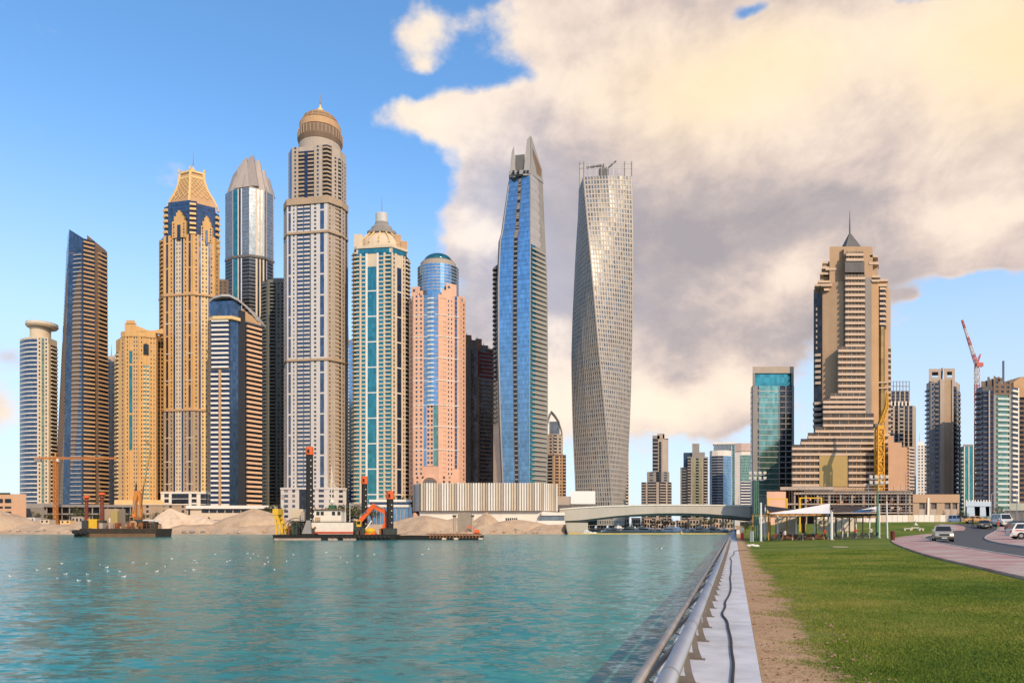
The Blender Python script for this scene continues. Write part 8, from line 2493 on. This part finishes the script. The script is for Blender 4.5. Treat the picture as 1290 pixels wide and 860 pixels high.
# ================================================================ people
SKIN = plain('skin', (0.36, 0.20, 0.13), 0.6, 0.08, 3.0, streak=False)
HAIR = plain('hair', (0.02, 0.015, 0.012), 0.7)
def person(label, loc, rz, top, legs, pose='stand', group=None):
    """one continuous skinned body; clothes are its material zones, hair is a child"""
    J = {}
    if pose == 'stand':
        J = dict(pel=(0, 0, .93), wai=(0, .01, 1.08), che=(0, .0, 1.30), nek=(0, .01, 1.47), hdb=(0, -.01, 1.56), hdt=(0, -.01, 1.70),
                 hl=(.09, 0, .90), kl=(.11, -.03, .50), al=(.12, .03, .09), fl=(.13, -.13, .04), hr=(-.09, 0, .90), kr=(-.10, .05, .50), ar=(-.11, .14, .10), fr=(-.12, -.02, .04),
                 sl=(.19, .01, 1.40), el=(.25, .04, 1.14), wl=(.24, -.08, .92), pl=(.235, -.12, .84), sr=(-.19, .01, 1.40), er=(-.25, .06, 1.14), wr=(-.25, -.04, .90), pr=(-.245, -.07, .82))
    else:
        J = dict(pel=(0, 0, .50), wai=(0, .03, .64), che=(0, .02, .86), nek=(0, -.01, 1.02), hdb=(0, -.04, 1.11), hdt=(0, -.05, 1.25),
                 hl=(.09, -.02, .49), kl=(.13, -.44, .50), al=(.13, -.42, .09), fl=(.14, -.56, .04), hr=(-.09, -.02, .49), kr=(-.13, -.44, .50), ar=(-.13, -.38, .09), fr=(-.14, -.52, .04),
                 sl=(.19, .0, .95), el=(.25, -.10, .72), wl=(.16, -.30, .72), pl=(.12, -.36, .73), sr=(-.19, .0, .95), er=(-.25, -.10, .72), wr=(-.16, -.28, .66), pr=(-.13, -.35, .64))
    rad = dict(pel=.135, wai=.125, che=.15, nek=.058, hdb=.082, hdt=.075, hl=.095, kl=.062, al=.046, fl=.035, hr=.095, kr=.062, ar=.046, fr=.035, sl=.065, el=.046, wl=.034, pl=.036, sr=.065, er=.046, wr=.034, pr=.036)
    names = list(J)
    E = [('pel', 'wai'), ('wai', 'che'), ('che', 'nek'), ('nek', 'hdb'), ('hdb', 'hdt'), ('pel', 'hl'), ('hl', 'kl'), ('kl', 'al'), ('al', 'fl'), ('pel', 'hr'), ('hr', 'kr'), ('kr', 'ar'), ('ar', 'fr'), ('che', 'sl'), ('sl', 'el'), ('el', 'wl'), ('wl', 'pl'), ('che', 'sr'), ('sr', 'er'), ('er', 'wr'), ('wr', 'pr')]
    me = bpy.data.meshes.new('person_frame')
    me.from_pydata([J[n] for n in names], [(names.index(a), names.index(b)) for a, b in E], [])
    o = bpy.data.objects.new('person_frame', me)
    COL.objects.link(o)
    o.modifiers.new('skin', 'SKIN')
    for i, n in enumerate(names):
        v = me.skin_vertices[0].data[i]
        v.radius = (rad[n], rad[n] * (0.78 if n in ('pel', 'wai', 'che') else 1.0))
        v.use_root = n == 'pel'
    sb = o.modifiers.new('sub', 'SUBSURF'); sb.levels = 2; sb.render_levels = 2
    dg = bpy.context.evaluated_depsgraph_get()
    ev = bpy.data.meshes.new_from_object(o.evaluated_get(dg))
    COL.objects.unlink(o); bpy.data.objects.remove(o)
    ev.name = 'person'
    for m_ in (SKIN, top, legs, DK): ev.materials.append(m_)
    nz, wz_, pz = J['nek'][2], J['wl'][2], J['pel'][2]
    for p in ev.polygons:
        c = p.center
        if c.z > nz + 0.02: k = 0
        elif c.z < 0.075 and True: k = 3
        elif pose == 'stand': k = 1 if (c.z > pz - 0.02 and abs(c.x) < 0.2) or (c.z > 1.1) else (0 if abs(c.x) > 0.2 else 2)
        else: k = 1 if (c.z > .56 and c.y > -.16) else (0 if (c.z > .58 and abs(c.x) < 0.3) else 2)
        p.material_index = k
        p.use_smooth = True
    b = bpy.data.objects.new('person', ev)
    COL.objects.link(b)
    b.location = loc; b.rotation_euler = (0, 0, rz)
    tag(b, label, 'person', group)
    hz = J['hdt']
    h = MB().ball((hz[0], hz[1] + .018, hz[2] + .005), .088, .098, .085, 10, 8)
    h.obj('hair', HAIR, b)
    MB().ball((hz[0], hz[1] - .088, hz[2] - .075), .016, .022, .026, 6, 5).obj('nose', SKIN, b)
    for s in (-1, 1):
        MB().ball((s * .031, hz[1] - .078, hz[2] - .045), .012, .008, .009, 6, 5).obj('eye', DK, b)
    return b
SH_W = plain('white shirt', (0.66, 0.63, 0.60), 0.8, 0.06); SH_R = plain('red shirt', (0.42, 0.07, 0.04), 0.8); SH_D = plain('dark shirt', (0.04, 0.04, 0.05), 0.8)
SH_B = plain('blue shirt', (0.09, 0.14, 0.28), 0.8); TR_D = plain('dark trousers', (0.03, 0.03, 0.035), 0.85); TR_B = plain('jeans', (0.06, 0.08, 0.14), 0.85); TR_K = plain('khaki trousers', (0.25, 0.19, 0.12), 0.85)
def pp(px, D): x = wx(px, D); return (x, D, gz(x, D))
person('standing person in a white shirt and dark trousers under the large white sail', pp(989, 105), 0.5, SH_W, TR_D)
person('standing person in a dark shirt beside the white-shirted one', pp(984.5, 106), -0.8, SH_D, TR_D)
person('standing person in a red top left of the thick middle mast', pp(1039, 104), 0.2, SH_R, TR_D)
person('standing person in a dark top near the left end of the teal tables', pp(1063.5, 103), 1.2, SH_D, TR_B)
person('standing person in a reddish top behind the middle teal table', pp(1078, 105), 0.1, SH_R, TR_B)
person('standing person in white shirt and khaki trousers right of the teal tables', pp(1097, 104.5), -0.6, SH_W, TR_K)
x, y, z = onland(1225.5, 663.5)
person('person in dark clothes walking on the road before the pale blue canopy', (x, y, z + 0.02), 0.3, SH_D, TR_D)
x, y, z = onland(1257.5, 667.5)
person('person in a red shirt standing at the parking island', (x, y, z + 0.09), 0.3, SH_R, TR_K)
# person seated on a bench of the pergola
pq = pp(1013, 107.2)
person('seated person in a blue shirt under the large white sail', pq, 0.3, SH_B, TR_B, 'sit')
st = thing('stool', 'low brown stool under the seated person', 'stool', pq)
MB().box(-0.2, 0.2, -0.18, 0.2, 0.34, 0.39).obj('seat', BRN, st)
for sx in (-.16, .16):
    for sy in (-.14, .16): MB().beam((sx, sy, 0), (sx, sy, .339), .04).obj('leg', BRN, st)

# ================================================================ trees
def leaf_mat(name, c):
    key = ('leaf', name)
    if key in MATS: return MATS[key]
    m, t, p = newmat('leaf ' + name)
    isl = t.node('ShaderNodeNewGeometry').outputs['Random Per Island']
    col = t.ramp(isl, [(0.0, mul(c, 0.55)), (0.6, c), (1.0, mul(c, 1.7))])
    t.l.new(col, p.inputs['Base Color'])
    p.inputs['Roughness'].default_value = 0.7
    MATS[key] = m
    return m
BARK = plain('bark', (0.12, 0.085, 0.06), 0.9, 0.25, 2.0)
def tree(h, w_, seed, mat, label, loc, group, n=420):
    rg = random.Random(seed)
    t = thing('tree', label, 'tree', loc, rg.uniform(0, 6), group)
    tr = MB().tube([(0, 0, -0.3), (0.05 * h * rg.uniform(-1, 1), 0, h * 0.3), (0.04 * h * rg.uniform(-1, 1), 0.02 * h, h * 0.6)], [h * 0.035, h * 0.026, h * 0.014], 7)
    cl = []
    for i in range(9):
        a = rg.uniform(0, 6.28); rr = rg.uniform(0.1, 0.36) * w_; z = rg.uniform(0.42, 0.86) * h
        c = Vector((rr * math.cos(a), rr * math.sin(a), z)); cl.append((c, rg.uniform(0.12, 0.24) * w_))
        tr.tube([(0, 0, h * rg.uniform(0.28, 0.45)), tuple(c * 0.6 + Vector((0, 0, z * 0.3))), tuple(c)], [h * 0.014, h * 0.009, h * 0.004], 5)
    tr.obj('trunk', BARK, t)
    b = MB()
    for i in range(n):
        c, r = cl[i % len(cl)]
        d = Vector((rg.gauss(0, 1), rg.gauss(0, 1), rg.gauss(0, 0.8))).normalized() * r * rg.uniform(0.35, 1.15) ** 0.6
        p = c + d
        s = rg.uniform(0.025, 0.05) * w_ * (420 / n) ** 0.4
        u = Vector((rg.uniform(-1, 1), rg.uniform(-1, 1), rg.uniform(-1, 1))).normalized(); v = u.cross(Vector((rg.uniform(-1, 1), rg.uniform(-1, 1), rg.uniform(-1, 1)))).normalized()
        k = len(b.v)
        b.v += [tuple(p - u * s), tuple(p + v * s * 0.55), tuple(p + u * s), tuple(p - v * s * 0.55)]
        b.f.append((k, k + 1, k + 2, k + 3))
    b.obj('crown', mat, t)
    return t
LF = leaf_mat('dark', (0.045, 0.062, 0.022)); LF2 = leaf_mat('olive', (0.075, 0.085, 0.032)); LF3 = leaf_mat('palm', (0.06, 0.085, 0.03))
tg = 'trees along the foot of the far towers'
for i, (px, D, py) in enumerate(((432, 470, 628), (441, 474, 630), (452, 468, 632), (503, 500, 621), (510, 502, 619), (518, 500, 622), (346, 486, 630), (338, 484, 634), (96, 470, 634), (106, 474, 636), (30, 462, 641), (44, 466, 640), (62, 464, 643), (128, 470, 641), (140, 468, 643), (158, 472, 641), (178, 470, 642), (196, 474, 640), (262, 470, 646), (300, 474, 645), (330, 470, 641), (404, 480, 632), (468, 462, 634), (420, 476, 633))):
    tree((657 - py) * D / F, (657 - py) * D / F * 1.0, 20 + i, LF if i % 2 else LF2, 'dark round tree at the foot of the towers on the far bank', (wx(px, D), D, BANK_Z), tg, 260)
for i, (px, D, py, pw_) in enumerate(((1210, 190, 635, 12), (1217, 188, 640, 9), (1256, 200, 632, 10), (1265, 206, 634, 11), (1272, 204, 636, 9), (1188, 245, 637, 6))):
    tree((658 - py) * D / F, pw_ * D / F * 1.2, 60 + i, LF if i < 2 else LF2, ('tall dark tree left of the pale blue canopy', 'smaller dark tree touching the pale blue canopy', 'olive tree right of the pale blue canopy', 'olive tree above the white minibus', 'olive tree beside the grey-green hoarding', 'small tree before the beige podium building')[i], (wx(px, D), D, GB), 'trees beyond the road', 700)
x, y, z = onland(938.5, 673)
tree(2.6, 2.4, 77, LF2, 'small bush-like tree behind the red and white barrier post', (wx(939.5, 128), 128, gz(wx(939.5, 128), 128)), None, 500)

# ================================================================ marina under the bridge
def boat_mesh(root, L, s=1.0):
    k = L / 14.0
    b = MB(); n = 9
    st = []
    for i in range(n + 1):
        f = i / n
        w_ = 1.9 * k * (1 - max(0, (f - 0.45) / 0.55) ** 2.2)
        st.append((-7 * k + 14 * k * f, w_, 1.1 * k + 0.7 * k * f ** 2))
    for (x, w_, z) in st:
        b.v += [(x, -w_ * 0.7, -0.4 * k), (x, w_ * 0.7, -0.4 * k), (x, w_, z), (x, -w_, z)]
    for i in range(n):
        for j in range(4):
            q = (j + 1) % 4
            b.f.append((i * 4 + j, i * 4 + q, (i + 1) * 4 + q, (i + 1) * 4 + j))
    b.f += [(0, 1, 2, 3), tuple(n * 4 + j for j in (3, 2, 1, 0))]
    b.obj('hull', BOATW, root)
    MB().hexa([(-5 * k, -1.4 * k, 1.15 * k), (3 * k, -1.2 * k, 1.3 * k), (3 * k, 1.2 * k, 1.3 * k), (-5 * k, 1.4 * k, 1.15 * k)], [(-4.6 * k, -1.2 * k, 2.6 * k), (1.2 * k, -1.0 * k, 2.6 * k), (1.2 * k, 1.0 * k, 2.6 * k), (-4.6 * k, 1.2 * k, 2.6 * k)]).obj('cabin', BOATW, root)
    for s_ in (-1, 1):
        MB().hexa([(-4.2 * k, s_ * 1.36 * k - 0.03, 1.75 * k), (1.6 * k, s_ * 1.2 * k - 0.03, 1.75 * k), (1.6 * k, s_ * 1.2 * k + 0.05, 1.75 * k), (-4.2 * k, s_ * 1.36 * k + 0.05, 1.75 * k)], [(-4.1 * k, s_ * 1.3 * k - 0.03, 2.3 * k), (1.1 * k, s_ * 1.12 * k - 0.03, 2.3 * k), (1.1 * k, s_ * 1.12 * k + 0.05, 2.3 * k), (-4.1 * k, s_ * 1.3 * k + 0.05, 2.3 * k)]).obj('cabin_window', G_DARK, root)
    MB().hexa([(-4 * k, -1.0 * k, 2.62 * k), (0, -0.9 * k, 2.62 * k), (0, 0.9 * k, 2.62 * k), (-4 * k, 1.0 * k, 2.62 * k)], [(-3.8 * k, -0.9 * k, 3.5 * k), (-0.8 * k, -0.8 * k, 3.5 * k), (-0.8 * k, 0.8 * k, 3.5 * k), (-3.8 * k, 0.9 * k, 3.5 * k)]).obj('flybridge', BOATW, root)
    MB().rod((-2 * k, 0, 3.5 * k), (-2.4 * k, 0, 5.4 * k), 0.1 * k, 0.04 * k, 5).obj('mast', BOATW, root)
BOATW = plain('boat white', (0.72, 0.72, 0.72), 0.4, 0.05, 0.5)
bt = thing('motor_yacht', 'white motor yacht moored in the marina beyond the bridge', 'boat', (wx(770, 520), 520, WATER_Z), 0.1, 'yachts moored beyond the bridge')
boat_mesh(bt, 15)
rg = random.Random(9)
for i in range(26):
    D = rg.choice((500, 530, 560, 590, 615)) + rg.uniform(-6, 6)
    px = 766 + 150 * (i + rg.uniform(-0.3, 0.3)) / 25
    dup(bt, (wx(px, D), D, WATER_Z), rg.choice((0.1, 3.0, 1.4, -1.3, 0.4, 2.6)) + rg.uniform(-.2, .2), scale=rg.uniform(0.75, 1.35))
M_PALEP = plain('pale peach villa', (0.50, 0.38, 0.30), 0.8, 0.15)
for i in range(13):
    D = 668 + rg.uniform(0, 30)
    px = 744 + i * 14.5
    k = D / F
    t = thing('villa', 'low peach waterfront villa in the row behind the moored yachts', 'house', (wx(px, D), D, 0.3), 0, 'villas behind the marina')
    w_ = rg.uniform(9, 13) * k; h = rg.uniform(9, 15) * k
    MB().box(-w_ / 2, w_ / 2, 0, 8, 0, h).obj('wall', M_PALEP if i % 3 else M_LIME, t)
    MB().box(-w_ / 2 - 0.4, w_ / 2 + 0.4, -0.5, 8.4, h + 0.02, h + 0.7).obj('roof', M_BROWN if i % 2 else M_CREAM, t)
    for r_ in range(2):
        for c in range(3):
            x = -w_ / 2 + w_ * (c + 0.5) / 3
            MB().box(x - 0.9, x + 0.9, -0.06, 0.04, h * (0.15 + 0.45 * r_), h * (0.42 + 0.45 * r_)).obj('window', G_DARK, t)
tg = 'trees along the marina quay'
for i in range(26):
    D = 657 + rg.uniform(0, 8)
    px = 742 + i * 7.2 + rg.uniform(-2, 2)
    h = rg.uniform(9, 17) * D / F
    tree(h, h * 0.85, 100 + i, LF if i % 3 else LF2, 'dark quay tree behind the moored yachts', (wx(px, D), D, 0.3), tg, 170)
# quay pontoon with a white bus-like launch at the left foot of the bridge
lz = thing('launch', 'white water taxi with dark windows at the left foot of the bridge', 'boat', (wx(742, 430), 430, WATER_Z), 0.05)
boat_mesh(lz, 9)
o = MB().box(-9, 9, 0, 5, 0, 0.9).obj('jetty', M_TAN); o.location = (wx(735, 436), 436, WATER_Z - 0.1)
tag(o, 'low tan jetty behind the white water taxi', 'jetty')
# floating boom
bm_ = thing('floating_boom', 'long yellow floating boom across the canal mouth below the bridge', 'boom', (wx(810, 412), 412, WATER_Z))
xs0, xs1 = wx(716, 412), wx(922, 409)
n = 60
YB = plain('boom yellow', (0.72, 0.50, 0.08), 0.6, 0.15, 0.3)
c0x = wx(810, 412)
for i in range(n):
    a = xs0 + (xs1 - xs0) * i / n - c0x; e = xs0 + (xs1 - xs0) * (i + 0.93) / n - c0x
    MB().rod((a, 0.6 * math.sin(i * 0.4), 0.12), (e, 0.6 * math.sin(i * 0.4 + 0.37), 0.12), 0.38, 0.38, 7).obj('float', YB, bm_)
by = thing('buoy', 'yellow buoy standing up from the floating boom', 'buoy', (wx(858.5, 405), 405, WATER_Z))
MB().lathe([(0.3, -0.3), (1.0, 0.1), (1.0, 0.7), (0.4, 1.0)], 12).obj('float', YB, by)
MB().rod((0, 0, 0.9), (0, 0, 2.6), 0.3, 0.12, 8).obj('top_mark', YB, by)

# ================================================================ gulls
GW = plain('gull white', (0.78, 0.77, 0.75), 0.8, 0.05)
GG = plain('gull grey', (0.40, 0.41, 0.43), 0.8, 0.05)
def gull_float():
    t = thing('gull', 'white gull sitting on the blue-green water', 'gull', (0, 0, 0), 0, 'gulls sitting on the water')
    b = MB().ball((0, 0, 0.05), 0.075, 0.17, 0.07, 10, 7)
    b.ball((0, -0.16, 0.15), 0.042, 0.05, 0.045, 8, 6)
    b.tube([(0, -0.12, 0.07), (0, -0.155, 0.13)], [0.045, 0.035], 7)
    b.v += [(-0.03, 0.14, 0.08), (0.03, 0.14, 0.08), (0.02, 0.27, 0.09), (-0.02, 0.27, 0.09), (0, 0.2, 0.05)]
    k = len(b.v) - 5
    b.f += [(k, k + 1, k + 2, k + 3), (k, k + 4, k + 1), (k + 3, k + 2, k + 4)]
    b.obj('body', GW, t)
    for s in (-1, 1):
        MB().ball((s * 0.055, 0.06, 0.085), 0.028, 0.16, 0.045, 8, 6).obj('wing', GG, t)
    MB().rod((0, -0.2, 0.145), (0, -0.25, 0.135), 0.012, 0.004, 5).obj('bill', plain('bill', (0.6, 0.3, 0.05)), t)
    return t
g0 = gull_float()
gl = [(28, 133), (124, 113), (146, 138), (95, 117), (200, 143), (227, 144), (166, 127), (222, 128), (254, 103), (271, 110), (275, 120), (314, 134), (305, 120), (337, 98), (372, 100), (398, 120), (419, 109), (471, 119), (495, 92), (499, 99), (547, 77), (577, 95), (583, 92), (628, 75), (643, 76), (636, 87), (656, 81), (679, 85), (681, 96), (673, 101), (728, 94), (697, 116), (745, 77), (828, 72), (908, 80), (865, 85), (881, 97), (950, 77), (1072, 77), (437, 88), (158, 100), (493, 116)]
rg = random.Random(6)
for i, (cx_, cy_) in enumerate(gl):
    px, py = cx_ / 2.0156, 660 + cy_ / 2.0156
    D = (EYE - WATER_Z) * F / (py - 664)
    loc = (wx(px, D), D, WATER_Z - 0.02)
    sc_ = rg.uniform(0.55, 0.85)
    if i == 0:
        g0.location = loc; g0.scale = (sc_,) * 3; g0.rotation_euler = (0, 0, rg.uniform(0, 6))
    else: dup(g0, loc, rg.uniform(0, 6.28), scale=sc_)
def gull_fly(label, px, py, D, rz, bank, span=1.1):
    t = thing('gull', label, 'gull', (wx(px, D), D, wz(py, D)), rz)
    MB().ball((0, 0, 0), 0.07, 0.22, 0.07, 8, 6).obj('body', GW, t)
    for s in (-1, 1):
        pts = [(0.03 * s, -0.10, 0.02), (0.28 * s, -0.16, 0.16 + bank * s), (0.55 * s, 0.06, 0.06 + bank * 2 * s), (0.28 * s, 0.02, 0.13 + bank * s), (0.03 * s, 0.10, 0.02)]
        MB().slab([(x * span / 1.1, y, z) for x, y, z in pts], (0, 0, 0.02)).obj('wing', GG, t)
gull_fly('grey and white gull gliding low over the water left of the guard rail', 832, 691, 60, 0.6, 0.05)
gull_fly('white gull flying in front of the pontoon bow', 538.5, 691, 75, 1.2, -0.05)
gull_fly('white gull soaring with raised wings beside the orange crane jib', 124, 574, 80, 0.4, 0.12, 1.6)
